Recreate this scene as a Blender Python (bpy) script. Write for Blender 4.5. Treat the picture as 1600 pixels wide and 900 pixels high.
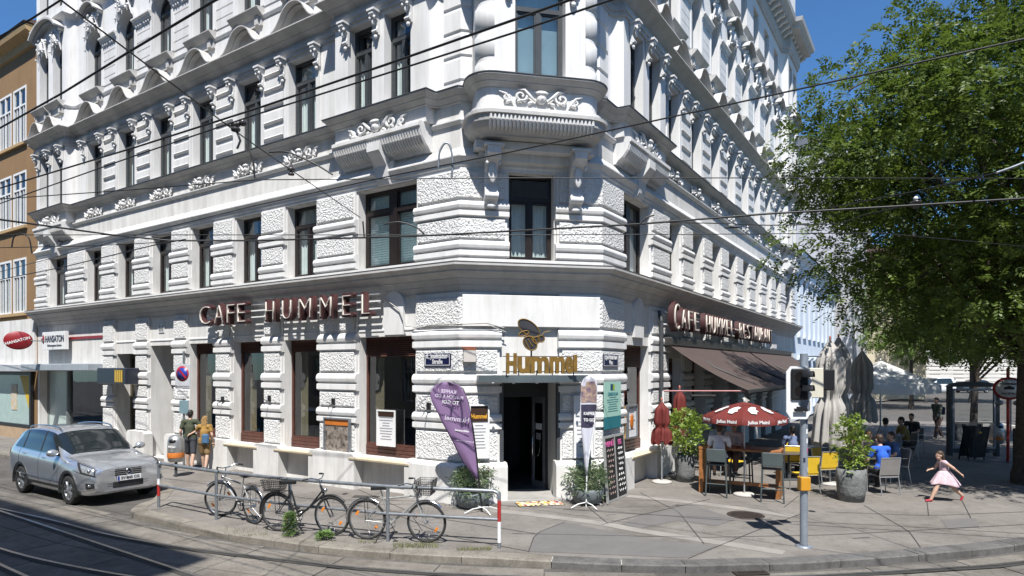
import bpy, bmesh, math, random
import numpy as np
from math import sin, cos, pi, radians, sqrt, atan2
from mathutils import Vector, Matrix, noise as mnoise
random.seed(7); rng = np.random.default_rng(11)
S = bpy.context.scene
for o in list(bpy.data.objects): bpy.data.objects.remove(o)
COL = S.collection
# ------------------------------------------------------------ camera
FPX, HOR, CAMZ = 998.0, 575.0, 3.0
cd = bpy.data.cameras.new('camera'); cam = bpy.data.objects.new('camera', cd); COL.objects.link(cam)
cd.sensor_width = 36; cd.lens = FPX / 1600 * 36; cd.shift_y = (HOR - 450) / 1600; cd.clip_end = 2000; cd.clip_start = .05
cam.location = (0, 0, CAMZ); cam.rotation_euler = (pi / 2, 0, 0); S.camera = cam
# ------------------------------------------------------------ sky and sun
SUN_EL, SUN_AZ = 59.0, 1.0
w = bpy.data.worlds.new('World'); S.world = w; w.use_nodes = True
wn = w.node_tree; bg = wn.nodes['Background']
sk = wn.nodes.new('ShaderNodeTexSky'); sk.sky_type = 'NISHITA'; sk.sun_disc = False
sk.sun_elevation = radians(SUN_EL); sk.sun_rotation = radians(180 + SUN_AZ); sk.altitude = 200; sk.air_density = 1.0; sk.dust_density = .05; sk.ozone_density = 5.5
tn = wn.nodes.new('ShaderNodeMix'); tn.data_type = 'RGBA'; tn.blend_type = 'MULTIPLY'; tn.inputs[0].default_value = 1; tn.inputs[7].default_value = (.60, .87, 1.05, 1)
wn.links.new(sk.outputs[0], tn.inputs[6]); wn.links.new(tn.outputs[2], bg.inputs[0]); bg.inputs[1].default_value = .088
sd = bpy.data.lights.new('sun', 'SUN'); sd.energy = 5.0; sd.angle = radians(.5); sd.color = (1, .975, .935)
so = bpy.data.objects.new('sun', sd); COL.objects.link(so); so.rotation_euler = (radians(90 - SUN_EL), 0, radians(SUN_AZ)); so.location = (0, -20, 40)
S.view_settings.view_transform = 'Standard'; S.view_settings.look = 'None'; S.view_settings.gamma = 1
S.view_settings.exposure = .76; S.view_settings.use_curve_mapping = False
S.render.engine = 'CYCLES'
S.cycles.max_bounces = 6; S.cycles.diffuse_bounces = 2; S.cycles.transparent_max_bounces = 12
# ------------------------------------------------------------ materials
MATS = {}
def srgb(h):
    h = h.lstrip('#'); return tuple(((int(h[i:i+2], 16) / 255 + .055) / 1.055) ** 2.4 if int(h[i:i+2], 16) > 10 else int(h[i:i+2], 16) / 255 / 12.92 for i in (0, 2, 4))
def mat(name, col, rough=.6, metal=0, var=.12, vs=3.0, bump=0, bs=60, bd=.01, world=True, coat=0, spec=None, col2=None, streak=0, transl=0):
    if name in MATS: return MATS[name]
    m = bpy.data.materials.new(name); m.use_nodes = True; nt = m.node_tree; N = nt.nodes; L = nt.links
    p = N['Principled BSDF']; p.inputs['Roughness'].default_value = rough; p.inputs['Metallic'].default_value = metal
    if coat: p.inputs['Coat Weight'].default_value = coat; p.inputs['Coat Roughness'].default_value = .11
    if spec is not None: p.inputs['Specular IOR Level'].default_value = spec
    if isinstance(col, str): col = srgb(col)
    if isinstance(col2, str): col2 = srgb(col2)
    geo = N.new('ShaderNodeNewGeometry') if world else N.new('ShaderNodeTexCoord')
    vec = geo.outputs['Position'] if world else geo.outputs['Object']
    if var > 0 or col2:
        nz = N.new('ShaderNodeTexNoise'); nz.inputs['Scale'].default_value = vs; nz.inputs['Detail'].default_value = 5; nz.inputs['Roughness'].default_value = .65
        L.new(vec, nz.inputs['Vector'])
        rp = N.new('ShaderNodeValToRGB'); e = rp.color_ramp.elements
        e[0].position = .34; e[1].position = .66
        lo = col2 if col2 else tuple(c * (1 - var) for c in col)
        hi = col if col2 else tuple(min(1, c * (1 + var * .6)) for c in col)
        e[0].color = (*lo, 1); e[1].color = (*hi, 1); L.new(nz.outputs[0], rp.inputs[0]); out = rp.outputs[0]
        if streak:
            mp = N.new('ShaderNodeMapping'); mp.inputs['Scale'].default_value = (1.6, 1.6, .16); L.new(vec, mp.inputs[0])
            n2 = N.new('ShaderNodeTexNoise'); n2.inputs['Scale'].default_value = 2.2; n2.inputs['Detail'].default_value = 7; n2.inputs['Roughness'].default_value = .7; L.new(mp.outputs[0], n2.inputs['Vector'])
            r2 = N.new('ShaderNodeValToRGB'); r2.color_ramp.elements[0].position = .28; r2.color_ramp.elements[1].position = .55
            k = 1 - streak; r2.color_ramp.elements[0].color = (k, k * .985, k * .95, 1); r2.color_ramp.elements[1].color = (1, 1, 1, 1); L.new(n2.outputs[0], r2.inputs[0])
            mx = N.new('ShaderNodeMix'); mx.data_type = 'RGBA'; mx.blend_type = 'MULTIPLY'; mx.inputs[0].default_value = 1
            L.new(out, mx.inputs[6]); L.new(r2.outputs[0], mx.inputs[7]); out = mx.outputs[2]
        L.new(out, p.inputs['Base Color'])
    else: p.inputs['Base Color'].default_value = (*col, 1)
    if bump:
        b = N.new('ShaderNodeBump'); b.inputs['Strength'].default_value = bump; b.inputs['Distance'].default_value = bd
        nb = N.new('ShaderNodeTexNoise'); nb.inputs['Scale'].default_value = bs; nb.inputs['Detail'].default_value = 3; L.new(vec, nb.inputs['Vector'])
        L.new(nb.outputs[0], b.inputs['Height']); L.new(b.outputs[0], p.inputs['Normal'])
    if transl:
        tr = N.new('ShaderNodeBsdfTranslucent'); tr.inputs[0].default_value = (*[min(1, c * 1.6) for c in col], 1)
        ms = N.new('ShaderNodeMixShader'); ms.inputs[0].default_value = transl
        L.new(p.outputs[0], ms.inputs[1]); L.new(tr.outputs[0], ms.inputs[2]); L.new(ms.outputs[0], N['Material Output'].inputs[0])
    MATS[name] = m; return m
def glass(name, tint=(.75, .82, .82), refl=1.0, rough=.01):
    m = bpy.data.materials.new(name); m.use_nodes = True; nt = m.node_tree; N = nt.nodes; L = nt.links; N.remove(N['Principled BSDF'])
    t = N.new('ShaderNodeBsdfTransparent'); t.inputs[0].default_value = (*tint, 1)
    g = N.new('ShaderNodeBsdfGlossy'); g.inputs['Roughness'].default_value = rough; g.inputs[0].default_value = (.95, .97, 1, 1)
    geo = N.new('ShaderNodeNewGeometry'); dt = N.new('ShaderNodeVectorMath'); dt.operation = 'DOT_PRODUCT'; L.new(geo.outputs['Incoming'], dt.inputs[0]); L.new(geo.outputs['Normal'], dt.inputs[1])
    def mth(op, a, b_):
        q = N.new('ShaderNodeMath'); q.operation = op
        for i, x_ in enumerate((a, b_)):
            if x_ is None: continue
            if isinstance(x_, (int, float)): q.inputs[i].default_value = x_
            else: L.new(x_, q.inputs[i])
        return q.outputs[0]
    ab = mth('ABSOLUTE', dt.outputs['Value'], None); f = mth('MULTIPLY_ADD', mth('POWER', mth('SUBTRACT', 1.0, ab), 5.0), .90); f.node.inputs[2].default_value = .11
    nz = N.new('ShaderNodeTexNoise'); nz.inputs['Scale'].default_value = .9; L.new(geo.outputs['Position'], nz.inputs['Vector'])
    b = N.new('ShaderNodeBump'); b.inputs['Strength'].default_value = .06; b.inputs['Distance'].default_value = .05; L.new(nz.outputs[0], b.inputs['Height']); L.new(b.outputs[0], g.inputs['Normal'])
    mu = N.new('ShaderNodeMath'); mu.operation = 'MULTIPLY'; mu.inputs[1].default_value = refl; mu.use_clamp = True; L.new(f, mu.inputs[0])
    x = N.new('ShaderNodeMixShader'); L.new(mu.outputs[0], x.inputs[0]); L.new(t.outputs[0], x.inputs[1]); L.new(g.outputs[0], x.inputs[2]); L.new(x.outputs[0], N['Material Output'].inputs[0])
    MATS[name] = m; return m
PLA = mat('white_plaster', (.66, .652, .64), .75, var=.05, vs=1.2, bump=.12, bs=40, bd=.004, streak=.19)
PLB = mat('white_plaster_dirty', (.645, .632, .608), .8, var=.09, vs=1.6, bump=.15, bs=40, bd=.004, streak=.27)
def stipple():
    m = mat('stippled_plaster', (.66, .652, .635), .85, var=.06, vs=2)
    nt = m.node_tree; N = nt.nodes; L = nt.links; p = N['Principled BSDF']; geo = [n for n in N if n.type == 'NEW_GEOMETRY'][0]
    v = N.new('ShaderNodeTexVoronoi'); v.inputs['Scale'].default_value = 27; v.inputs['Randomness'].default_value = 1; v.feature = 'SMOOTH_F1'
    nz = N.new('ShaderNodeTexNoise'); nz.inputs['Scale'].default_value = 12; nz.inputs['Detail'].default_value = 4
    L.new(geo.outputs['Position'], nz.inputs['Vector'])
    mx = N.new('ShaderNodeMix'); mx.data_type = 'VECTOR'; mx.inputs[0].default_value = .12; L.new(geo.outputs['Position'], mx.inputs[4]); L.new(nz.outputs[1], mx.inputs[5]); L.new(mx.outputs[1], v.inputs['Vector'])
    b = N.new('ShaderNodeBump'); b.inputs['Strength'].default_value = 1; b.inputs['Distance'].default_value = .042; L.new(v.outputs['Distance'], b.inputs['Height']); L.new(b.outputs[0], p.inputs['Normal'])
    return m
STI = stipple()
GLS = glass('window_glass', (.88, .92, .91), 1.0)
GLD = glass('shop_glass', (.62, .66, .66), 1.1)
FRB = mat('dark_brown_window_paint', (.018, .013, .012), .35, var=.2, vs=6)
FRG = mat('dark_grey_window_paint', (.045, .05, .053), .4, var=.15, vs=6)
CUR = mat('pale_curtain', (.62, .68, .67), .9, var=.06, vs=5)
BLI = mat('pale_blue_blind', (.55, .74, .78), .8, var=.05, vs=5)
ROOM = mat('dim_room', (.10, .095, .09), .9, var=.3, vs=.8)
WOOD = mat('brown_shop_wood', (.085, .032, .022), .5, var=.3, vs=5)
BEIGE = mat('beige_sill', (.62, .52, .36), .7, var=.1, vs=4)
BLK = mat('black_metal', (.012, .012, .013), .45, var=.2, vs=8)
GRYM = mat('grey_galvanised_steel', (.27, .29, .31), .42, .6, var=.22, vs=9, bump=.08, bs=50)
DGRY = mat('dark_grey_paint', (.05, .055, .06), .5, var=.15, vs=6)
CHROME = mat('chrome', (.62, .63, .65), .2, 1, var=.05)
WHT = mat('white_paint', (.68, .68, .67), .5, var=.05, vs=6)
RED = mat('red_paint', (.35, .025, .022), .45, var=.12, vs=6)
# ------------------------------------------------------------ mesh helpers
class MB:
    def __init__(s): s.v = []; s.f = []; s.sm = []; s.mi = []; s.m = 0
    def add(s, vs, fs, smooth=False):
        n = len(s.v); s.v += [tuple(v) for v in vs]
        for f in fs: s.f.append(tuple(i + n for i in f)); s.sm.append(smooth); s.mi.append(s.m)
        return s
    def xf(s, M, start=0):
        for i in range(start, len(s.v)): s.v[i] = tuple(M @ Vector(s.v[i]))
        return s
    def box(s, x0, x1, y0, y1, z0, z1, b=0):
        if x1 < x0: x0, x1 = x1, x0
        if y1 < y0: y0, y1 = y1, y0
        if z1 < z0: z0, z1 = z1, z0
        if b <= 0:
            return s.add([(x0,y0,z0),(x1,y0,z0),(x1,y1,z0),(x0,y1,z0),(x0,y0,z1),(x1,y0,z1),(x1,y1,z1),(x0,y1,z1)],
                         [(0,3,2,1),(4,5,6,7),(0,1,5,4),(1,2,6,5),(2,3,7,6),(3,0,4,7)])
        bm = bmesh.new(); bmesh.ops.create_cube(bm, size=1)
        for v in bm.verts: v.co = Vector(((x0 + x1) / 2 + v.co.x * (x1 - x0), (y0 + y1) / 2 + v.co.y * (y1 - y0), (z0 + z1) / 2 + v.co.z * (z1 - z0)))
        bmesh.ops.bevel(bm, geom=bm.edges[:], offset=b, segments=1, affect='EDGES'); s.bm(bm); return s
    def bm(s, bm, smooth=False):
        bm.verts.index_update(); s.add([v.co for v in bm.verts], [[v.index for v in f.verts] for f in bm.faces], smooth); bm.free(); return s
    def quad(s, a, b, c, d): return s.add([a, b, c, d], [(0, 1, 2, 3)])
    def prism(s, poly, a, b, ax='y', smooth=False):
        n = len(poly)
        P = {'y': lambda p, t: (p[0], t, p[1]), 'x': lambda p, t: (t, p[0], p[1]), 'z': lambda p, t: (p[0], p[1], t)}[ax]
        vs = [P(p, a) for p in poly] + [P(p, b) for p in poly]
        s.add(vs, [tuple(range(n))[::-1], tuple(range(n, 2 * n))]); 
        s.add(vs, [(i, (i + 1) % n, n + (i + 1) % n, n + i) for i in range(n)], smooth); return s
    def strip(s, pts, w0, w1, ax='y', th=.1):   # band following open curve pts (x,z), thickness th along 2D normal, depth w0..w1
        n = len(pts); up = []
        for i, p in enumerate(pts):
            a = pts[max(0, i - 1)]; b = pts[min(n - 1, i + 1)]; dx, dz = b[0] - a[0], b[1] - a[1]; l = sqrt(dx * dx + dz * dz) or 1
            up.append((p[0] - dz / l * th, p[1] + dx / l * th))
        return s.prism(list(pts) + up[::-1], w0, w1, ax)
    def tube(s, pts, r, n=8, closed=False, caps=True):
        pts = [Vector(p) for p in pts]; m = len(pts); rs = r if isinstance(r, (list, tuple)) else [r] * m
        vs = []; t0 = None; nr = None
        for i in range(m):
            if closed: t = pts[(i + 1) % m] - pts[i - 1]
            else: t = pts[min(i + 1, m - 1)] - pts[max(i - 1, 0)]
            if t.length < 1e-9: t = Vector((0, 0, 1))
            t.normalize()
            if nr is None:
                nr = t.cross(Vector((0, 0, 1)) if abs(t.z) < .95 else Vector((1, 0, 0))).normalized()
            else:
                nr = (nr - t * nr.dot(t))
                nr = nr.normalized() if nr.length > 1e-6 else t.orthogonal().normalized()
            bn = t.cross(nr)
            for k in range(n): a = 2 * pi * k / n; vs.append(pts[i] + (nr * cos(a) + bn * sin(a)) * rs[i])
        fs = []
        for i in range(m if closed else m - 1):
            j = (i + 1) % m
            for k in range(n): fs.append((i * n + k, i * n + (k + 1) % n, j * n + (k + 1) % n, j * n + k))
        s.add(vs, fs, n > 5)
        if caps and not closed: s.add(vs[:n], [tuple(range(n))[::-1]]); s.add(vs[-n:], [tuple(range(n))])
        return s
    def lathe(s, prof, n=20, c=(0, 0, 0), smooth=True, a0=0, a1=2 * pi):
        full = abs(a1 - a0 - 2 * pi) < 1e-6; m = n if full else n + 1
        vs = [(c[0] + r * cos(a0 + (a1 - a0) * k / n), c[1] + r * sin(a0 + (a1 - a0) * k / n), c[2] + z) for r, z in prof for k in range(m)]
        fs = []
        for i in range(len(prof) - 1):
            for k in range(n): j = (k + 1) % m; fs.append((i * m + k, i * m + j, (i + 1) * m + j, (i + 1) * m + k))
        return s.add(vs, fs, smooth)
    def ball(s, c, r, n=12, m=8, rot=None):
        if not isinstance(r, (tuple, list)): r = (r, r, r)
        st = len(s.v)
        s.lathe([(max(1e-4, sin(pi * i / m)), -cos(pi * i / m)) for i in range(m + 1)], n)
        M = Matrix.Translation(c) @ (rot.to_4x4() if rot else Matrix()) @ Matrix.Diagonal((*r, 1)); return s.xf(M, st)
    def sweep(s, path, prof, closed=False, caps=True, smooth=False):   # path XY, outward = left normal; prof (out, z)
        n = len(path); m = len(prof); offs = []
        for i in range(n):
            p = Vector(path[i]); a = Vector(path[i - 1]) if (i > 0 or closed) else None; b = Vector(path[(i + 1) % n]) if (i < n - 1 or closed) else None
            d1 = (p - a).normalized() if a else None; d2 = (b - p).normalized() if b else None
            n1 = Vector((-d1.y, d1.x)) if d1 else None; n2 = Vector((-d2.y, d2.x)) if d2 else None
            if n1 is None: o = n2
            elif n2 is None: o = n1
            else:
                o = n1 + n2; 
                o = o.normalized() if o.length > 1e-6 else n1
                o = o / max(.35, o.dot(n1))
            offs.append((p, o))
        vs = [(p.x + o.x * q[0], p.y + o.y * q[0], q[1]) for p, o in offs for q in prof]
        fs = [(i * m + k, ((i + 1) % n) * m + k, ((i + 1) % n) * m + k + 1, i * m + k + 1) for i in range(n if closed else n - 1) for k in range(m - 1)]
        s.add(vs, fs, smooth)
        if caps and not closed: s.add(vs[:m], [tuple(range(m))]); s.add(vs[-m:], [tuple(range(m))[::-1]])
        return s
    def mesh(s, name, mats):
        me = bpy.data.meshes.new(name); me.from_pydata(s.v, [], s.f)
        for m in (mats if isinstance(mats, (list, tuple)) else [mats]): me.materials.append(m)
        me.polygons.foreach_set('use_smooth', s.sm); me.polygons.foreach_set('material_index', s.mi); me.update()
        return me
    def build(s, name, mats, parent=None, M=None, **kw): return link(name, s.mesh(name, mats), parent, M, **kw)
def link(name, data, parent=None, M=None, label=None, cat=None, group=None, kind=None, loc=None):
    o = bpy.data.objects.new(name, data); COL.objects.link(o)
    if parent: o.parent = parent
    if M is not None: o.matrix_local = M
    if loc is not None: o.location = loc
    return tag(o, label, cat, group, kind)
def tag(o, label=None, cat=None, group=None, kind=None):
    for k, v in (('label', label), ('category', cat), ('group', group), ('kind', kind)):
        if v: o[k] = v
    return o
def thing(name, label, cat, loc=(0, 0, 0), rz=0, group=None, M=None):
    o = link(name, None, None, M, label, cat, group)
    if M is None: o.location = loc; o.rotation_euler = (0, 0, rz)
    o.empty_display_size = .2; return o
def copy_tree(o, parent=None):
    c = o.copy(); COL.objects.link(c); c.parent = parent
    for ch in list(o.children): copy_tree(ch, c)
    return c
def T(x=0, y=0, z=0): return Matrix.Translation((x, y, z))
def RZ(a): return Matrix.Rotation(a, 4, 'Z')
def RX(a): return Matrix.Rotation(a, 4, 'X')
def RY(a): return Matrix.Rotation(a, 4, 'Y')
def frame(o, a, n):  # columns a, n, z
    M = Matrix.Identity(4); M.col[0][:3] = a; M.col[1][:3] = n; M.col[2][:3] = Vector(a).cross(Vector(n)); M.col[3][:3] = o; return M
def G(u, v, z=0.0):   # pixel to point on horizontal plane
    Y = (CAMZ - z) * FPX / (v - HOR); return Vector(((u - 800) / FPX * Y, Y, z))
def P3(u, v, Y): return Vector(((u - 800) / FPX * Y, Y, CAMZ + (HOR - v) / FPX * Y))
def text_mesh(body, size, ext=.01, off=0, spacing=1.0, bev=0, align='CENTER'):
    c = bpy.data.curves.new('txt', 'FONT'); c.body = body; c.size = size; c.extrude = ext; c.offset = off; c.space_character = spacing; c.align_x = align; c.bevel_depth = bev; c.resolution_u = 3
    o = bpy.data.objects.new('txt', c); COL.objects.link(o); dg = bpy.context.evaluated_depsgraph_get(); dg.update()
    me = bpy.data.meshes.new_from_object(o.evaluated_get(dg)); bpy.data.objects.remove(o); bpy.data.curves.remove(c); me.materials.clear(); return me
def text(name, body, size, m, parent, M, ext=.004, off=0, spacing=1.0, sx=1.0):
    me = text_mesh(body, size, ext, off, spacing); me.materials.append(m)
    return link(name, me, parent, M @ Matrix.Diagonal((sx, 1, 1, 1)))
def wallM(F, x, y, z):  # text frame on facade: right = -A, up = Z, out = N
    A = F.col[0].xyz; Nn = F.col[1].xyz; o = (F @ Vector((x, y, z, 1))).xyz
    M = Matrix.Identity(4); M.col[0][:3] = -A; M.col[1][:3] = (0, 0, 1); M.col[2][:3] = Nn; M.col[3][:3] = o; return M
# ------------------------------------------------------------ corner cafe building
def vn(x, y): v = Vector((x, y, 0)); return v.normalized()
PL, PR = Vector((-1.146, 14.30, 0)), Vector((2.038, 14.955, 0))
aL = vn(-1520, 998); nL = Vector((-aL.y, aL.x, 0)); aR = -vn(655, 998); nR = Vector((-aR.y, aR.x, 0)); aC = (PL - PR).normalized(); nC = Vector((-aC.y, aC.x, 0)); WC = (PL - PR).length
FL, FR, FC = frame(PL, aL, nL), frame(PR, aR, nR), frame(PR, aC, nC)
def pxF(F, u, v, off=0.0):   # pixel to (x, z) on a facade plane at given outward offset
    o = (F @ Vector((0, off, 0, 1))).xyz; a = F.col[0].xyz; k = (u - 800) / FPX
    t = (k * o.y - o.x) / (a.x - k * a.y); Y = o.y + a.y * t; return t, CAMZ + (HOR - v) / FPX * Y
LL, LR = 22.1, 25.3
CAFE = thing('cafe_building', 'tall white stucco corner house with rusticated piers and a cafe on its ground floor', 'building', (0, 0, 0))
def wpt(F, x, y): p = F @ Vector((x, y, 0, 1)); return (p.x, p.y)
def wall(F, x0, x1, z0, z1, ops, y=0, depth=.24, m=None, name='wall', parent=None):
    b = MB(); xs = sorted({x0, x1, *[o[0] for o in ops], *[o[1] for o in ops]}); zs = sorted({z0, z1, *[o[2] for o in ops], *[o[3] for o in ops]})
    for i in range(len(xs) - 1):
        for j in range(len(zs) - 1):
            cx, cz = (xs[i] + xs[i + 1]) / 2, (zs[j] + zs[j + 1]) / 2
            if any(o[0] < cx < o[1] and o[2] < cz < o[3] for o in ops): continue
            b.quad((xs[i], y, zs[j]), (xs[i + 1], y, zs[j]), (xs[i + 1], y, zs[j + 1]), (xs[i], y, zs[j + 1]))
    for o in ops:
        a, c, e, g = o[:4]; d = o[5] if len(o) > 5 else depth; arch = len(o) > 4 and o[4]; yi = y - d
        if not arch:
            b.quad((a, y, g), (c, y, g), (c, yi, g), (a, yi, g)); top = g
            b.quad((a, y, e), (a, yi, e), (a, yi, g), (a, y, g)); b.quad((c, y, e), (c, y, g), (c, yi, g), (c, yi, e))
        else:
            r = (c - a) / 2; cx = (a + c) / 2; zs_ = g - r; n = 14
            arc = [(cx - r * cos(pi * k / n), zs_ + r * sin(pi * k / n)) for k in range(n + 1)]
            for k in range(n):
                p, q = arc[k], arc[k + 1]
                b.quad((p[0], y, p[1]), (q[0], y, q[1]), (q[0], y, g), (p[0], y, g)); b.quad((p[0], y, p[1]), (p[0], yi, p[1]), (q[0], yi, q[1]), (q[0], y, q[1]))
            b.quad((a, y, e), (a, yi, e), (a, yi, zs_), (a, y, zs_)); b.quad((c, y, e), (c, y, zs_), (c, yi, zs_), (c, yi, e))
        if e > z0 + .01: b.quad((a, y, e), (c, y, e), (c, yi, e), (a, yi, e))
    return b.build(name, m or PLA, parent or CAFE, F)
CB = [5.42 + 2.345 * k for k in range(6)]      # left bay axes
CR = [-(5.15 + 2.18 * k) for k in range(8)]    # right bay axes
BL1, BL2, BR1, BR2 = 2.27, 20.1, -2.2, -23.2
# --- ground and mezzanine walls
opsL = [(1.33, 3.22, .80, 3.77)] + [(c - .74, c + .74, .80, 3.77) for c in CB[:3]] + [(11.7, 13.2, .02, 3.75, False, 1.3), (14.1, 15.5, .02, 3.5, False, .45), (16.45, 21.95, .02, 2.95, False, .35)]
mezL = [(BL1 - .98, BL1 + .98, 5.47, 7.42)] + [(c - .61, c + .61, 5.47, 7.42) for c in CB] + [(BL2 - .85, BL2 + .85, 5.47, 7.42)]
wall(FL, 0, LL, 0, 9.0, opsL + mezL, m=PLB)
opsR = [(-3.1, -1.3, .80, 3.6)] + [(c - .6, c + .6, .15, 3.3) for c in CR[:7]]
mezR = [(BR1 - .9, BR1 + .9, 5.47, 7.42)] + [(c - .51, c + .51, 5.47, 7.42) for c in CR] + [(BR2 - .85, BR2 + .85, 5.47, 7.42)]
wall(FR, -LR, 0, 0, 9.0, opsR + mezR, m=PLB)
DC = 1.68
opsC = [(DC - .66, DC + .66, .02, 2.66, False, .9), (WC / 2 - .53, WC / 2 + .53, 5.47, 7.45)]
wall(FC, 0, WC, 0, 9.0, opsC, m=PLB)
# --- upper walls: path with projecting bays, coves and the round oriel
PJ = .3
def cove(x, y0, y1, n=6):   # quarter concave turn; going +x
    r = abs(y1 - y0)
    if y1 > y0: return [(x + r * sin(pi / 2 * k / n), y1 - r * cos(pi / 2 * k / n)) for k in range(n + 1)]
    return [(x + r * (1 - cos(pi / 2 * k / n)), y0 - r * sin(pi / 2 * k / n)) for k in range(n + 1)]
def bay(c, h): return cove(c - h - PJ, 0, PJ) + cove(c + h, PJ, 0)
OR, OH, OP = .35, 1.36, .85
def oriel(hw, pj, r, n=7):
    c = WC / 2; p = [(c - hw, 0.0)]
    p += [(c - hw + r - r * cos(pi / 2 * k / n), pj - r + r * sin(pi / 2 * k / n)) for k in range(n + 1)]
    p += [(c + hw - r + r * sin(pi / 2 * k / n), pj - r + r * cos(pi / 2 * k / n)) for k in range(n + 1)]
    return p + [(c + hw, 0.0)]
pR = [(-LR, 0)] + bay(BR2, 1.3) + bay(BR1, 1.45); pC = oriel(OH, OP, OR); pLf = bay(BL1, 1.5) + bay(BL2, 1.3) + [(LL, 0)]
UP = [wpt(FR, *p) for p in pR] + [(PR.x, PR.y)] + [wpt(FC, *p) for p in pC] + [(PL.x, PL.y)] + [wpt(FL, *p) for p in pLf]
LOW = [wpt(FR, -LR, 0), (PR.x, PR.y), (PL.x, PL.y), wpt(FL, LL, 0)]
Z0, Z1 = 9.0, 20.0
fl = [(9.32, 11.42, 0), (13.28, 15.5, 1), (16.95, 18.9, 0)]
def upops(cs, hw): return [(c - hw, c + hw, a, b, bool(ar)) for c in cs for a, b, ar in fl]
def dbl(c, hw, g): return upops([c - g / 2 - hw, c + g / 2 + hw], hw)
wall(FL, BL1 + 1.5 + PJ, BL2 - 1.3 - PJ, Z0, Z1, upops(CB, .58)); wall(FL, BL1 - 1.5, BL1 + 1.5, Z0, Z1, dbl(BL1, .42, .4), y=PJ); wall(FL, BL2 - 1.3, BL2 + 1.3, Z0, Z1, dbl(BL2, .40, .4), y=PJ)
wall(FR, BR2 + 1.3 + PJ, BR1 - 1.45 - PJ, Z0, Z1, upops(CR, .5)); wall(FR, BR1 - 1.45, BR1 + 1.45, Z0, Z1, dbl(BR1, .42, .4), y=PJ); wall(FR, BR2 - 1.3, BR2 + 1.3, Z0, Z1, dbl(BR2, .40, .4), y=PJ)
wall(FC, WC / 2 - OH + OR, WC / 2 + OH - OR, Z0, Z1, upops([WC / 2], .56), y=OP)
V = [(0, Z0), (0, Z1)]
def segs(F, pts, sm=True): MB().sweep([wpt(F, *p) for p in pts], V, caps=False, smooth=sm).build('wall', PLA, CAFE)
for F, c, h in ((FL, BL1, 1.5), (FL, BL2, 1.3), (FR, BR1, 1.45), (FR, BR2, 1.3)): segs(F, cove(c - h - PJ, 0, PJ)); segs(F, cove(c + h, PJ, 0))
segs(FL, [(0, 0), (BL1 - 1.5 - PJ, 0)], False); segs(FL, [(BL2 + 1.3 + PJ, 0), (LL, 0)], False); segs(FR, [(BR1 + 1.45 + PJ, 0), (0, 0)], False); segs(FR, [(-LR, 0), (BR2 - 1.3 - PJ, 0)], False)
segs(FC, [(0, 0), (WC / 2 - OH, 0)], False); segs(FC, [(WC / 2 + OH, 0), (WC, 0)], False); segs(FC, pC[:9]); segs(FC, pC[9:])
# --- back of the shell, floors and roof
b = MB(); far = [(wpt(FL, LL, 0)), wpt(FL, LL, -12), wpt(FR, -LR, -12), wpt(FR, -LR, 0)]
b.sweep(far, [(0, 0), (0, Z1 + .9)], caps=False); b.build('rear_wall', PLB, CAFE)
b = MB(); b.sweep(LOW, [(-4.2, 0), (-4.2, Z1)], caps=False)
for z in (.03, 4.4, 5.2, 8.2, 9.05, 12.6, 13.0, 16.3, 19.6): b.sweep(LOW, [(-.36, z), (-4.2, z)], caps=False)
for F, xs in ((FL, [.4, 4.0] + [c + 1.17 for c in CB]), (FR, [-.4, -4.0] + [c - 1.09 for c in CR])):
    for x in xs:
        p, q = wpt(F, x, -.36), wpt(F, x, -4.1)
        for a, e in ((5.2, 8.2), (9.05, 12.6), (13, 16.3), (16.35, 19.6)): b.quad((*p, a), (*q, a), (*q, e), (*p, e))
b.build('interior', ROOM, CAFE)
b = MB(); rp = [*LOW, wpt(FL, LL, -12), wpt(FR, -LR, -12)]; b.add([(x, y, 21.25) for x, y in rp], [tuple(range(6))])
b.build('roof', mat('grey_sheet_roof', (.16, .17, .18), .5, .3), CAFE)
# --- continuous mouldings
def mould(path, prof, m=PLA, name='cornice', smooth=False): return MB().sweep(path, prof, smooth=smooth).build(name, m, CAFE)
CORN = mat('shaded_weathered_cornice_plaster', (.45, .44, .425), .8, var=.12, vs=2.5, streak=.12)  # darker base puts moulding shade into the colour; mottling and streaks are weathering
LEAD = mat('zinc_flashing', (.22, .22, .225), .5, .35, var=.2, vs=3)
mould(LOW, [(0, 4.66), (.03, 4.70), (.03, 4.74), (.09, 4.84), (.10, 4.845), (.10, 4.87), (.17, 4.97), (.20, 4.98), (.20, 5.0), (.34, 5.12), (.36, 5.125), (.36, 5.16), (.46, 5.24), (.48, 5.25), (.48, 5.295), (0, 5.34)], CORN)
mould(LOW, [(0, 5.345), (.48, 5.305), (.485, 5.325), (0, 5.375)], LEAD, 'flashing')
mould(LOW, [(0, 5.38), (.13, 5.38), (.13, 5.45), (0, 5.47)], PLA, 'moulding')
mould(LOW, [(0, 7.44), (.04, 7.44), (.04, 7.51), (.07, 7.54), (.07, 7.60), (.16, 7.70), (.17, 7.705), (.17, 7.74), (.10, 7.80), (.03, 7.92), (0, 7.94)], PLA, 'string_course')
mould(LOW, [(0, 8.47), (.04, 8.47), (.09, 8.53), (.09, 8.56), (0, 8.60)], PLA, 'moulding')
SILL = [(0, 8.94), (.03, 8.96), (.03, 8.98), (.12, 9.06), (.13, 9.065), (.13, 9.08), (.23, 9.17), (.24, 9.175), (.24, 9.20), (0, 9.24)]
mould(UP, SILL, CORN); mould(UP, [(0, 9.245), (.255, 9.205), (.26, 9.22), (0, 9.27)], LEAD, 'flashing')
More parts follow.
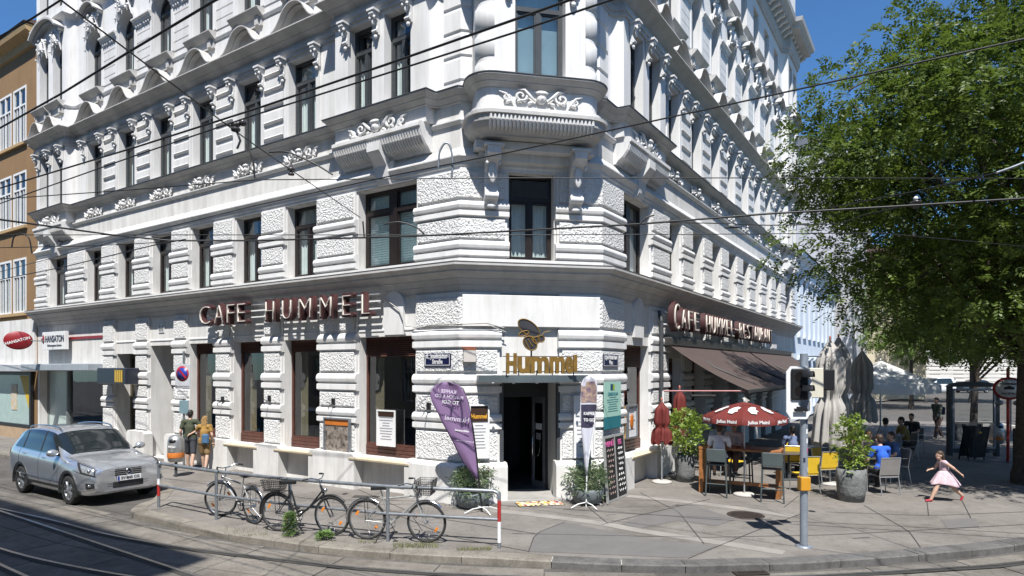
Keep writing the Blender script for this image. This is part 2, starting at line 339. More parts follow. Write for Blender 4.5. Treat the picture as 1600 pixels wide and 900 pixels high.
mould(UP, [(0, 11.50), (.05, 11.50), (.05, 11.60), (.08, 11.60), (.08, 11.72), (.02, 11.74), (.02, 11.84), (.14, 11.94), (.15, 11.945), (.15, 11.96), (.36, 12.08), (.38, 12.085), (.38, 12.115), (0, 12.16)], CORN)
mould(UP, [(0, 12.95), (.03, 12.95), (.06, 13.02), (.06, 13.06), (0, 13.1)], PLA, 'moulding')
mould(UP, [(0, 16.32), (.04, 16.36), (.20, 16.48), (.20, 16.51), (0, 16.56)], PLA)
mould(UP, [(0, 19.35), (.08, 19.35), (.08, 19.5), (.14, 19.55), (.14, 20.2), (.62, 20.24), (.62, 20.36), (.78, 20.5), (.82, 20.7), (0, 20.85)], CORN, 'roof_cornice')
mould(UP, [(0, 20.86), (-.1, 20.86), (-.1, 21.6), (.04, 21.62), (.04, 21.75), (-.4, 21.75), (-.4, 21.2)], PLA, 'parapet')
# --- windows
WINC = {}
def window(F, x, y, z, w_, h, kind='single', fm=None, arch=False, cur=0):
    fm = fm or FRG; key = (round(w_, 2), round(h, 2), kind, fm.name, arch)
    if key not in WINC:
        b = MB(); t = .075; d = .07; hw = w_ / 2; zt = h * .70
        b.box(-hw, -hw + t, -d, 0, 0, h); b.box(hw - t, hw, -d, 0, 0, h); b.box(-hw + t, hw - t, -d, 0, 0, t)
        if not arch: b.box(-hw + t, hw - t, -d, 0, h - t, h)
        else:
            r = hw; arc = [(-(r - t) * cos(pi * k / 12), h - r + (r - t) * sin(pi * k / 12)) for k in range(13)]; b.strip(arc, -d, 0, th=t); 
        lights = []
        if kind == 'double':
            b.box(-.13, .13, -d, .03, t, h - t); b.box(-hw + t, -.13, -d, .02, zt, zt + .11); b.box(.13, hw - t, -d, .02, zt, zt + .11)
            lights = [(-hw + t, -.13, t, zt), (.13, hw - t, t, zt), (-hw + t, -.13, zt + .11, h - t), (.13, hw - t, zt + .11, h - t)]
        else:
            b.box(-hw + t, hw - t, -d, .02, zt, zt + .10); b.box(-.05, .05, -d, .015, t, zt)
            lights = [(-hw + t, -.05, t, zt), (.05, hw - t, t, zt), (-hw + t, hw - t, zt + .10, h - t * (0 if arch else 1))]
        for (a, c, e, g) in lights:   # casement rails
            if c - a < .9 and not (arch and g > h - .2):
                s = .035; b.box(a, a + s, -d + .01, -.008, e, g); b.box(c - s, c, -d + .01, -.008, e, g); b.box(a + s, c - s, -d + .01, -.008, e, e + s); b.box(a + s, c - s, -d + .01, -.008, g - s, g)
        fr = b.mesh('window', fm); panes = []
        for (a, c, e, g) in lights:
            pb = MB(); 
            if arch and g > h - .2:
                r = hw - .02; zz = h - hw; poly = [(a, e), (c, e), (c, max(e, zz))] + [(r * cos(pi * k / 12), zz + r * sin(pi * k / 12)) for k in range(1, 12) if zz + r * sin(pi * k / 12) > e] + [(a, max(e, zz))]
                pb.add([(p[0], -.04, p[1]) for p in poly], [tuple(range(len(poly)))])
            else: pb.quad((a, -.04, e), (c, -.04, e), (c, -.04, g), (a, -.04, g))
            panes.append(pb.mesh('pane', GLS))
        cs = []
        for var in range(4):
            cb = MB(); n = 24; x0 = -hw + .02
            if var == 0: rngs = [(-hw + .03, -hw * .35), (hw * .35, hw - .03)]; zz = (.05, h - .03)
            elif var == 1: rngs = [(-hw + .03, hw - .03)]; zz = (.05, h * .69)
            elif var == 2: rngs = [(-hw + .03, hw - .03)]; zz = (.05, h - .03)
            else: rngs = [(-hw + .03, -hw * .05), (hw * .62, hw - .03)]; zz = (.05, h - .03)
            for a, c in rngs:
                m = max(6, int((c - a) * 30)); pts = [(a + (c - a) * k / m, -.20 + .022 * sin(k * 1.9 + var)) for k in range(m + 1)]
                cb.add([(p[0], p[1], zz[0]) for p in pts] + [(p[0], p[1], zz[1]) for p in pts], [(k, k + 1, m + 2 + k, m + 1 + k) for k in range(m)], True)
            cs.append(cb.mesh('curtain', CUR))
        cb = MB(); 
        for k in range(int(h / .06)): cb.quad((-hw + .05, -.15, .05 + k * .06), (hw - .05, -.15, .05 + k * .06), (hw - .05, -.13, .1 + k * .06), (-hw + .05, -.13, .1 + k * .06))
        cs.append(cb.mesh('blind', BLI)); WINC[key] = (fr, panes, cs)
    fr, panes, cs = WINC[key]; o = link('window', fr, CAFE, F @ T(x, y, z))
    for p in panes: link('pane', p, o)
    if cur >= 0: link('blind' if cur == 4 else 'curtain', cs[cur], o)
    return o
cv = [2, 1, 3, 2, 0, 2, 1, 2, 1, 0]
D = .24
for i, (a, c, e, g) in enumerate(mezL): window(FL, (a + c) / 2, -D, e, c - a, g - e, 'double' if c - a > 1.5 else 'single', FRB, cur=[4, 2, 0, 1, 3, 2, 1, 1][i])
for i, (a, c, e, g) in enumerate(mezR): window(FR, (a + c) / 2, -D, e, c - a, g - e, 'double' if c - a > 1.5 else 'single', FRB, cur=cv[i % 10])
window(FC, WC / 2, -D, 5.47, 1.06, 1.98, 'single', FRB, cur=1)
for fi, (e, g, ar) in enumerate(fl):
    for i, c in enumerate(CB): window(FL, c, -D, e, 1.16, g - e, 'single', FRG, bool(ar), cv[(i + fi * 3) % 10])
    for i, c in enumerate(CR): window(FR, c, -D, e, 1.0, g - e, 'single', FRG, bool(ar), cv[(i + fi * 2) % 10])
    for F, c, hw in ((FL, BL1, .42), (FL, BL2, .40), (FR, BR1, .42), (FR, BR2, .40)):
        for s in (-1, 1): window(F, c + s * (.2 + hw), PJ - D, e, 2 * hw, g - e, 'single', FRG, bool(ar), cv[(fi * 4 + s) % 10])
    window(FC, WC / 2, OP - D, e, 1.12, g - e, 'single', FRG, bool(ar), 4)
# --- rusticated piers
def bandprof(h, z, k=1.0): return [(0, z + h), (.07 * k, z + h), (.12 * k, z + h * .94), (.15 * k, z + h * .80), (.155 * k, z + h * .70), (.14 * k, z + h * .55), (.07 * k, z + h * .47), (.07 * k, z + h * .41), (.13 * k, z + h * .38), (.135 * k, z + h * .08), (.06 * k, z), (0, z)]
def blockprof(h, z, d=.10): return [(0, z), (d - .015, z), (d, z + .015), (d, z + h - .015), (d - .015, z + h), (0, z + h)]
GST = [(1.60, 1.98, 'm'), (2.42, 2.86, 'm'), (3.44, 3.88, 'm'), (.92, 1.55, 's'), (2.03, 2.38, 's'), (2.92, 3.40, 's'), (3.95, 4.58, 's')]
MST = [(5.49, 5.86, 'm'), (6.38, 6.74, 'm'), (5.90, 6.34, 's'), (6.80, 7.40, 's')]
PC = {}
def pier(F, x0, x1, stack, z0, z1, pj=.06, inset=.06, gnd=False):
    w_ = x1 - x0; key = (round(w_, 2), id(stack), gnd)
    if key not in PC:
        ms = [('pier', MB().box(0, w_, 0, pj, z0, z1).mesh('pier', PLA))]
        for a, c, k in stack:
            if k == 'm': ms.append(('moulded_band', MB().sweep([(-.04, 0), (w_ + .04, 0)], bandprof(c - a, a)).mesh('moulded_band', PLA)))
            else: ms.append(('rusticated_block', MB().sweep([(inset, 0), (w_ - inset, 0)], blockprof(c - a, a, pj + .05)).mesh('rusticated_block', STI)))
        if gnd:
            pb = MB(); pb.prism([(-.16, 0), (w_ + .16, 0), (w_ + .16, .80), (w_ + .08, .88), (-.08, .88), (-.16, .80)], 0, .30); ms.append(('plinth', pb.mesh('plinth', PLB)))
        PC[key] = ms
    for n, me in PC[key]: link(n, me, CAFE, F @ T(x0, 0, 0))
gp = [(3.22, CB[0] - .74), (CB[0] + .74, CB[1] - .74), (CB[1] + .74, CB[2] - .74), (CB[2] + .74, 11.7), (13.2, 14.1), (15.5, 16.4)]
for a, c in gp: pier(FL, a + .04, c - .04, GST, .8, 4.7, gnd=True)
e = [BL1 + .98] + [v for c in CB for v in (c - .61, c + .61)] + [BL2 - .85, BL2 + .85, LL]
for i in range(0, len(e), 2): pier(FL, e[i] + .05, e[i + 1] - .05, MST, 5.47, 7.44)
e = [BR1 - .9] + [v for c in CR for v in (c + .51, c - .51)] + [BR2 + .85, BR2 - .85, -LR]
for i in range(0, len(e), 2): pier(FR, e[i + 1] + .05, e[i] - .05, MST, 5.47, 7.44)
e = [-3.1] + [v for c in CR[:7] for v in (c + .6, c - .6)] + [CR[7] + .3]
for i in range(0, len(e), 2): pier(FR, e[i + 1] + .04, e[i] - .04, GST, .8, 4.7, gnd=True)
def cpier(path, stack, z0, z1, gnd=False, ins=.06):
    MB().sweep(path, [(0, z0), (.06, z0), (.06, z1), (0, z1)]).build('pier', PLA, CAFE)
    p = [Vector(q) for q in path]; d0 = (p[1] - p[0]).normalized(); d1 = (p[-1] - p[-2]).normalized()
    big = [p[0] - d0 * .04] + p[1:-1] + [p[-1] + d1 * .04]; sml = [p[0] + d0 * ins] + p[1:-1] + [p[-1] - d1 * ins]; plp = [p[0] - d0 * .14] + p[1:-1] + [p[-1] + d1 * .14]
    for a, c, k in stack:
        if k == 'm': MB().sweep(big, bandprof(c - a, a)).build('moulded_band', PLA, CAFE)
        else: MB().sweep(sml, blockprof(c - a, a, .11)).build('rusticated_block', STI, CAFE)
    if gnd: MB().sweep(plp, [(0, 0), (.30, 0), (.30, .80), (.2, .88), (0, .88)]).build('plinth', PLB, CAFE)
cR, cL = (PR.x, PR.y), (PL.x, PL.y)
cpier([wpt(FC, DC + .70, 0), cL, wpt(FL, 1.29, 0)], GST, .8, 4.7, True); cpier([wpt(FR, -1.27, 0), cR, wpt(FC, DC - .70, 0)], GST, .8, 4.7, True)
cpier([wpt(FC, WC / 2 + .58, 0), cL, wpt(FL, BL1 - 1.02, 0)], MST, 5.47, 7.44); cpier([wpt(FR, BR1 + .95, 0), cR, wpt(FC, WC / 2 - .58, 0)], MST, 5.47, 7.44)
# --- ornament meshes
def spiral(c, r0, turns, sgn, y, n=26, a0=0.0, x=1):
    return [(c[0] + x * r0 * (1 - .82 * k / n) * cos(a0 + sgn * 2 * pi * turns * k / n), y + .02 * k / n, c[1] + r0 * (1 - .82 * k / n) * sin(a0 + sgn * 2 * pi * turns * k / n)) for k in range(n + 1)]
def orn_scroll():   # foliate scroll frieze with a central mask, about 1.3 x .34
    b = MB()
    for s in (-1, 1):
        b.tube(spiral((s * .36, .02), .13, 1.4, s, .05, a0=pi / 2, x=1), [.028] * 20 + [.022] * 7, 5); b.tube(spiral((s * .60, -.04), .09, 1.3, -s, .045, a0=-pi / 2), .02, 5)
        b.tube([(s * .1, .05, -.06), (s * .2, .07, .03), (s * .30, .07, .15), (s * .42, .06, .16)], [.02, .034, .028, .012], 5)
        b.tube([(s * .5, .05, -.12), (s * .62, .06, .05), (s * .74, .04, .10)], [.03, .024, .01], 5)
        for q in range(3): b.ball((s * (.2 + .19 * q), .05, -.11 + .03 * (q % 2)), (.055, .05, .034), 7, 5, RY(s * .7).to_3x3())
    b.ball((0, .06, 0), (.095, .08, .125), 10, 7); b.ball((0, .11, .09), (.12, .05, .05), 8, 5); b.ball((0, .13, -.02), (.025, .03, .045), 6, 4)
    return b.mesh('scroll_relief', PLA)
def orn_bracket(w_=.2, h=.5, d=.24):
    b = MB(); pr = [(0, 0), (.05, .0), (.10, .05), (.09, .12), (.06, .2), (.07, .3), (.13, .38), (.2, .40), (.24, .43), (.24, .5), (0, .5)]
    b.prism([(q[0] * d / .24, q[1] * h / .5) for q in pr], -w_ / 2 * .72, w_ / 2 * .72, 'x')
    b.box(-w_ / 2 - .02, w_ / 2 + .02, 0, d + .02, h, h + .05)
    b.tube([(-w_ * .42, d * .72, h * .86), (w_ * .42, d * .72, h * .86)], .055 * w_ / .2, 8); b.tube([(-w_ * .38, d * .38, h * .14), (w_ * .38, d * .38, h * .14)], .04 * w_ / .2, 8)
    b.ball((0, d * .62, h * .55), (w_ * .3, .03, h * .2), 7, 5); b.ball((0, d * .3, -.05), (w_ * .3, .035, .06), 7, 5)
    for s in (-1, 1): b.ball((s * w_ * .34, d * .8, h * .7), (.04, .03, .05), 6, 4)
    return b.mesh('bracket', PLA)
def orn_cartouche():
    b = MB(); R_ = random.Random(3)
    b.ball((0, .08, .2), (.16, .10, .24), 10, 8)
    for s in (-1, 1):
        b.tube(spiral((s * .26, .34), .13, 1.3, -s, .1), .035, 5); b.tube(spiral((s * .30, .02), .10, 1.2, s, .08), .03, 5)
        b.tube([(s * .15, .1, .5), (s * .36, .1, .3), (s * .42, .08, 0), (s * .5, .05, -.3)], [.05, .045, .04, .015], 5)
        for q in range(7): b.ball((s * R_.uniform(.1, .5), R_.uniform(.06, .14), R_.uniform(-.3, .5)), (R_.uniform(.03, .08), .05, R_.uniform(.03, .08)), 6, 4)
    return b.mesh('cartouche', PLA)
def bell(w_, h): return [(x * w_ / 2, h * (.5 + .5 * cos(pi * min(1, abs(x) * 1.0)) if abs(x) > .55 else .5 + .5 * cos(pi * .55) + (h and 1) * (sqrt(max(0, 1 - (x / .62) ** 2)) - sqrt(1 - (.55 / .62) ** 2)) * .74)) for x in [k / 14 for k in range(-14, 15)]]
def orn_hood(w_=1.75, h=.74):
    b = MB(); cv_ = bell(w_, h); b.strip(cv_, 0, .36, th=.03); b.strip([(p[0], p[1] - .05) for p in cv_], 0, .2, th=.04)
    b.add([(p[0], .04, p[1]) for p in cv_] + [(p[0], .04, -.02) for p in cv_], [(k, k + 1, 30 + k, 29 + k) for k in range(28)])
    return b.mesh('hood_moulding', CORN)
def orn_sill(w_=1.42):
    b = MB(); b.prism([(0, -.06), (.05, -.03), (.13, .05), (.14, .05), (.26, .165), (.26, .19), (0, .24)], -w_ / 2, w_ / 2, 'x'); b.box(-w_ / 2 + .06, w_ / 2 - .06, 0, .07, -.26, -.02)
    for s in (-1, 1): b.box(s * (w_ / 2 - .22) - .07, s * (w_ / 2 - .22) + .07, 0, .13, -.24, -.02)
    return b.mesh('sill', CORN)
def seghood(w_=1.5, h=.34):
    b = MB(); cv_ = [(w_ / 2 * sin(a), h * (cos(a) - cos(1.05)) / (1 - cos(1.05))) for a in [1.05 * k / 9 for k in range(-9, 10)]]; cv_ = [(p[0] / sin(1.05), p[1]) for p in cv_]
    b.strip(cv_, 0, .36, th=.05); b.strip([(p[0] * .95, p[1] - .08) for p in cv_], 0, .2, th=.07); return b.mesh('hood_moulding', CORN)
def lines_panel(w_, h, n):   # rusticated ashlar courses: shallow raised slabs
    b = MB(); s = h / n
    for k in range(n): b.prism([(0, k * s + .015), (.022, k * s + .03), (.03, k * s + s - .02), (0, k * s + s - .008)], -w_ / 2, w_ / 2, 'x')
    return b.mesh('ashlar_courses', PLA)
def pier_panel(w_, hs):    # third-storey pier: raised tablets with sloping lower lips
    out = []
    for (a, c) in hs: out.append(MB().prism([(0, a), (.07, a + .05), (.05, a + .08), (.05, c - .02), (.03, c), (0, c)], -w_ / 2, w_ / 2, 'x').mesh('pier_tablet', PLA))
    return out
OS, OB, OC, OHd, OSl, OSg = orn_scroll(), orn_bracket(), orn_cartouche(), orn_hood(), orn_sill(), seghood()
hsl = [(9.42, 9.72), (9.86, 10.2), (10.34, 10.66), (10.78, 11.1), (11.2, 11.46)]
KEY = MB().box(-.05, .05, 0, .03, 9.45, 9.7).mesh('keystone', PLA)
def bays(F, cs, hw, sp):
    pp = pier_panel(sp - 2 * hw - .34, hsl); ll = lines_panel(sp - 2 * hw - .2, 1.5, 5); sur = MB()
    for s in (-1, 1): sur.box(s * (hw + .02), s * (hw + .15), 0, .04, 9.28, 11.45)
    sur = sur.mesh('window_surround', PLA)
    ar = MB(); r = hw + .02; ar.strip([(-r * cos(pi * k / 14), 15.5 - hw + r * sin(pi * k / 14)) for k in range(15)][::1], 0, .07, th=.13)
    for s in (-1, 1): ar.box(s * (hw + .01), s * (hw + .14), 0, .05, 13.3, 15.5 - hw)
    ar = ar.mesh('arch_moulding', PLA)
    imp = MB(); imp.prism([(0, 0), (.06, 0), (.06, .07), (.10, .09), (.12, .16), (.18, .2), (.18, .25), (0, .29)], -(sp / 2 - hw - .02), sp / 2 - hw - .02, 'x')
    for s in (-1, 1):
        for q in range(3): imp.ball((s * (.12 + .14 * q), .05, .0), (.05, .05, .07), 6, 4)
    imp = imp.mesh('impost', PLA)
    for i, c in enumerate(cs):
        link('window_surround', sur, CAFE, F @ T(c, 0, 0)); link('arch_moulding', ar, CAFE, F @ T(c, 0, 0))
        for s in (-1, 1): link('bracket', OB, CAFE, F @ T(c + s * (hw + .12), .03, 10.95))
        link('scroll_relief', OS, CAFE, F @ T(c, .02, 8.755)); link('hood_moulding', OHd, CAFE, F @ T(c, .0, 12.14) @ Matrix.Diagonal((sp / 2.345, 1, 1, 1)))
        link('sill', OSl, CAFE, F @ T(c, .0, 13.02) @ Matrix.Diagonal((sp / 2.345, 1, 1, 1))); link('cartouche', OC, CAFE, F @ T(c, .04, 15.55)); link('hood_moulding', OSg, CAFE, F @ T(c, 0, 16.05) @ Matrix.Diagonal((.8, 1, 1, 1)))
        link('sill', OSl, CAFE, F @ T(c, .0, 16.7) @ Matrix.Diagonal((sp / 2.345, 1, 1, 1)))
    d = 1 if cs[1] > cs[0] else -1
    for i in range(len(cs) - 1):
        x = (cs[i] + cs[i + 1]) / 2
        for me in pp: link('pier_tablet', me, CAFE, F @ T(x, 0, 0))
        link('ashlar_courses', ll, CAFE, F @ T(x, 0, 13.25)); link('impost', imp, CAFE, F @ T(x, 0, 14.72))
bays(FL, CB, .58, 2.345); bays(FR, CR, .5, 2.18)
# --- projecting bays: corbel, relief, brackets
def corbel(w_, d=.42):
    b = MB(); pr = [(0, 0), (.06, 0), (.12, .08), (.24, .16), (.36, .30), (.42, .42), (.42, .48), (.47, .50), (.47, .58), (.40, .62), (0, .64)]
    h = w_ / 2; b.sweep([(-h + .3, 0), (-h + .06, .0), (h - .06, 0), (h - .3, 0)][1:3], pr)
    n = int(w_ / .085)
    for k in range(n): x = -h + .1 + (w_ - .2) * k / (n - 1); b.tube([(x, .10, .06), (x, .25, .15), (x, .38, .31), (x, .43, .42)], [.012, .03, .036, .02], 5)
    return b.mesh('corbel', PLA)
CK = MB().prism([(0, -.62), (.10, -.62), (.16, -.5), (.2, -.2), (.46, .1), (.46, .3), (0, .3)], -.20, .20, 'x'); CK.box(-.34, .34, 0, .12, -.36, -.1); CK = CK.mesh('keystone', PLA)
def bayorn(F, c, h):
    link('corbel', corbel(2 * h), CAFE, F @ T(c, .0, 7.98)); link('keystone', CK, CAFE, F @ T(c, .02, 8.05))
    MB().box(-h, h, -.02, PJ, 8.60, 9.0).build('bay_base', PLA, CAFE, F @ T(c, 0, 0)); link('scroll_relief', OS, CAFE, F @ T(c, PJ + .02, 8.76) @ Matrix.Diagonal((1.35, 1, 1.1, 1)))
    for x in (-1.04, 0, 1.04): link('bracket', OB, CAFE, F @ T(c + x, PJ + .01, 10.95))
    for q in (-1, 1):
        link('hood_moulding', OHd, CAFE, F @ T(c + q * .62, PJ, 12.14) @ Matrix.Diagonal((.7, 1, .8, 1))); link('sill', OSl, CAFE, F @ T(c + q * .62, PJ, 13.02) @ Matrix.Diagonal((.82, 1, 1, 1)))
        link('cartouche', OC, CAFE, F @ T(c + q * .62, PJ, 15.5) @ Matrix.Diagonal((.8, 1, 1, 1)))
    link('hood_moulding', OSg, CAFE, F @ T(c, PJ, 16.0) @ Matrix.Diagonal((1.5, 1, 1.4, 1)))
for F, c, h in ((FL, BL1, 1.5), (FR, BR1, 1.45), (FL, BL2, 1.3), (FR, BR2, 1.3)): bayorn(F, c, h)
for z in (9.45, 10.0, 10.55, 11.1): MB().sweep([wpt(FC, WC / 2 + OH + .02, 0), cL, wpt(FL, BL1 - 1.5 - PJ, 0)], [(0, z), (.03, z + .03), (.03, z + .46), (0, z + .5)]).build('corner_course', PLA, CAFE)
for z in (9.45, 10.0, 10.55, 11.1): MB().sweep([wpt(FR, BR1 + 1.45 + PJ, 0), cR, wpt(FC, WC / 2 - OH - .02, 0)], [(0, z), (.03, z + .03), (.03, z + .46), (0, z + .5)]).build('corner_course', PLA, CAFE)
for z in (9.55, 10.15, 10.75, 11.35):
    for sl in (pC[1:9], pC[9:17]): MB().sweep([wpt(FC, *p) for p in sl], [(0, z - .5), (.025, z - .48), (.025, z - .03), (0, z)], smooth=True).build('oriel_course', PLA, CAFE)
# --- oriel base
def ori(d, name, prof, m=PLA, hw=OH, pj=OP, r=OR): return MB().sweep([wpt(FC, *p) for p in oriel(hw, pj, r)], prof).build(name, m, CAFE)
ori(0, 'oriel_base', [(-.4, 8.20), (.06, 8.20), (.06, 8.44), (.12, 8.48), (.12, 8.55), (.02, 8.58), (.02, 9.0), (-.4, 9.0)])
ori(0, 'oriel_moulding', [(-.3, 7.98), (-.08, 7.98), (-.04, 8.02), (.10, 8.10), (.19, 8.22), (.21, 8.34), (.25, 8.36), (.25, 8.43), (-.3, 8.43)], CORN)
ob = MB(); c = WC / 2
for k in range(27): x = c - 1.12 + 2.24 * k / 26; ob.tube([(x, OP + .02, 8.05), (x, OP + .13, 8.12), (x, OP + .20, 8.24), (x, OP + .215, 8.33)], [.015, .034, .036, .02], 5)
ob.build('egg_moulding', PLA, CAFE, FC)
ob = MB().add([(*wpt(FC, *p), 7.985) for p in oriel(OH - .06, OP - .06, OR)], [tuple(range(18))]); ob.build('oriel_soffit', CORN, CAFE)
ob = MB().box(c - OH, c + OH, 0, .5, 7.80, 7.97); ob.box(c - OH + .1, c + OH - .1, 0, .24, 7.62, 7.80); ob.build('oriel_support', PLA, CAFE, FC)
link('scroll_relief', OS, CAFE, FC @ T(c, OP + .02, 8.78) @ Matrix.Diagonal((1.25, 1, 1.05, 1)))
BIG = orn_bracket(.40, 1.15, .62)
for s in (-1, 1): link('bracket', BIG, CAFE, FC @ T(c + s * .98, .06, 6.66))
for s in (-1, 1): link('bracket', OB, CAFE, FC @ T(c + s * .72, OP, 10.95))
# roof brackets
RB = MB().prism([(0, 0), (.1, 0), (.2, .1), (.42, .16), (.42, .3), (0, .3)], -.09, .09, 'x').mesh('bracket', PLA)
for F, x0, x1 in ((FR, -LR + .3, -.3), (FL, .3, LL - .3)):
    n = int(abs(x1 - x0) / .58)
    for k in range(n): link('bracket', RB, CAFE, F @ T(x0 + (x1 - x0) * k / (n - 1), .14, 19.93))
# dormer-like attic piece at the far right end
b = MB().box(-1.4, 1.4, -.6, .2, 0, 2.4); b.prism([(-1.6, 2.4), (1.6, 2.4), (0, 3.3)], -.65, .3); b.box(-.5, .5, .2, .25, .4, 1.9); b.build('attic_gable', PLA, CAFE, FR @ T(BR2, 0, 21.3))
# ------------------------------------------------------------ cafe ground floor fittings
def shop_window(F, xa, xb, z0, z1, y=-D, blind=.45, board=.27, cur=True):
    w_ = xb - xa; h = z1 - z0; hw = w_ / 2; b = MB(); t = .06
    zb = board
    b.box(-hw, -hw + t, -.07, 0, zb, h); b.box(hw - t, hw, -.07, 0, zb, h); b.box(-hw + t, hw - t, -.07, 0, h - t, h); b.box(-hw + t, hw - t, -.07, 0, zb, zb + .05)
    o = b.build('shop_window', WOOD, CAFE, F @ T((xa + xb) / 2, y, z0))
    MB().quad((-hw + t, -.035, zb + .05), (hw - t, -.035, zb + .05), (hw - t, -.035, h - t), (-hw + t, -.035, h - t)).build('pane', GLD, o)
    for k in range(3):
        MB().box(-hw, hw, -.06, .02, k * board / 3 + .004, (k + 1) * board / 3 - .006, b=.006).build('board', WOOD, o)
    n = int(blind / .05)
    for k in range(n): MB().prism([(.0, h - .03 - k * .05), (.035, h - .075 - k * .05), (.028, h - .08 - k * .05), (-.005, h - .035 - k * .05)], -hw + .02, hw - .02, 'x').build('blind_slat', WOOD, o)
    if cur:
        cb = MB(); m = 14
        for a, c in ((hw - .35, hw - .05),):
            pts = [(a + (c - a) * k / m, -.28 + .03 * sin(k * 2.1)) for k in range(m + 1)]
            cb.add([(p[0], p[1], .3) for p in pts] + [(p[0], p[1], h - .1) for p in pts], [(k, k + 1, m + 2 + k, m + 1 + k) for k in range(m)], True)
        cb.build('curtain', mat('beige_curtain', (.30, .25, .17), .9, var=.1), o)
    MB().prism([(-.02, -.06), (.32 + D, -.06), (.33 + D, -.02), (-.02, .0)], -hw - .05, hw + .05, 'x').build('sill', BEIGE, o)
    return o
shop_window(FL, 1.33, 3.22, .80, 3.77)
for c in CB[:3]: shop_window(FL, c - .74, c + .74, .80, 3.77, blind=.35)
shop_window(FR, -3.1, -1.3, .80, 3.6, blind=.6)
for i, c in enumerate(CR[:7]):
    b = MB(); b.box(-.6, -.53, -.07, 0, 0, 3.15); b.box(.53, .6, -.07, 0, 0, 3.15); b.box(-.53, .53, -.07, 0, 3.05, 3.15); b.box(-.53, .53, -.07, 0, .0, .5); b.box(-.53, .53, -.07, .01, 2.3, 2.4); b.box(-.04, .04, -.07, .01, .5, 2.3)
    o = b.build('shop_window', WOOD, CAFE, FR @ T(c, -D, .15)); MB().quad((-.53, -.04, .5), (.53, -.04, .5), (.53, -.04, 3.05), (-.53, -.04, 3.05)).build('pane', GLD, o)
# recess behind chamfer door
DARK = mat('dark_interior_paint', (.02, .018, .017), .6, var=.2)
dr = MB()
dr.box(DC - .66, DC - .60, -.9, -.82, .02, 2.64); dr.box(DC + .60, DC + .66, -.9, -.82, .02, 2.64); dr.box(DC - .60, DC + .60, -.9, -.82, 2.3, 2.64)
dr = dr.build('entrance_door', BLK, CAFE, FC)
for s in (-1, 1):
    b = MB(); b.box(0, .58, -.025, .025, 0, .18); b.box(0, .58, -.025, .025, 2.1, 2.26); b.box(0, .08, -.025, .025, .18, 2.1); b.box(.5, .58, -.025, .025, .18, 2.1)
    M = FC @ T(DC + s * .60, -.86, .03) @ (RZ(pi + 1.25) if s > 0 else RZ(-1.25)); o = b.build('door_leaf', mat('grey_door_frame', (.20, .20, .21), .4, .3), CAFE, M); MB().box(.15, .42, -.006, .006, 1.45, 1.6).build('door_notice', WHT, o); MB().box(.2, .4, -.006, .006, 1.2, 1.36).build('door_notice', mat('grey_notice', (.25, .25, .26), .6), o)
    MB().quad((.08, 0, .18), (.5, 0, .18), (.5, 0, 2.1), (.08, 0, 2.1)).build('pane', GLD, o)
    MB().tube([(.46, .03, .75), (.44, .09, .8), (.40, .11, 1.05), (.44, .09, 1.3), (.46, .03, 1.35)], .018, 8).build('handle', CHROME, o)
MB().box(DC - .75, DC + .75, -.9, .34, -.02, .055, b=.01).build('threshold', mat('grey_stone_step', (.30, .29, .27), .8), CAFE, FC)
for s in (-1, 1):   # dark jamb posts and moulded white jambs
    b = MB().box(DC + s * .70, DC + s * .62, .02, .12, .05, 2.64); b.build('door_jamb', DGRY, CAFE, FC)
# lobby walls behind the door
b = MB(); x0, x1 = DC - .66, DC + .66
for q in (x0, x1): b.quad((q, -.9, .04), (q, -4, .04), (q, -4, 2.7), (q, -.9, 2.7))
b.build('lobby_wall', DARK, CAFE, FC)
# house entrance and side door on the left front
dm = mat('grey_green_door_paint', (.16, .19, .18), .5)
b = MB().box(-.75, .75, -.06, 0, 0, 3.73); b.box(-.6, -.05, 0, .03, .2, 2.1); b.box(.05, .6, 0, .03, .2, 2.1); b.box(-.6, .6, 0, .04, 2.3, 2.4); b.build('house_door', mat('brown_door_wood', (.06, .035, .025), .5, var=.3), CAFE, FL @ T(12.455, -1.3, .02))
o = MB().box(-.7, .7, -.06, 0, 0, .1).box(-.7, -.58, -.06, 0, .1, 3.4).box(.58, .7, -.06, 0, .1, 3.4).box(-.58, .58, -.06, 0, 2.35, 2.5).box(-.58, .58, -.06, 0, 3.3, 3.4).box(-.04, .04, -.06, 0, .1, 2.35).build('side_door', mat('bronze_door_metal', (.10, .085, .055), .4, .4), CAFE, FL @ T(14.8, -.45, .04))
MB().quad((-.58, -.03, .1), (.58, -.03, .1), (.58, -.03, 3.3), (-.58, -.03, 3.3)).build('pane', GLD, o)
for k, z in enumerate((1.5, 1.05)): MB().box(-.5, -.12, -.025, -.015, z, z + .36).build('notice', WHT, o)
b = MB().box(13.75, 15.75, .05, .55, 2.45, 3.0, b=.02); sg = b.build('fascia_box', mat('dark_blue_fascia', (.018, .022, .034), .35), CAFE, FL)
for k in range(4): MB().box(13.95 + .14 * k, 14.03 + .14 * k, .552, .57, 2.52, 2.93).build('letter_strip', mat('gold_lettering', (.55, .36, .05), .4), CAFE, FL)
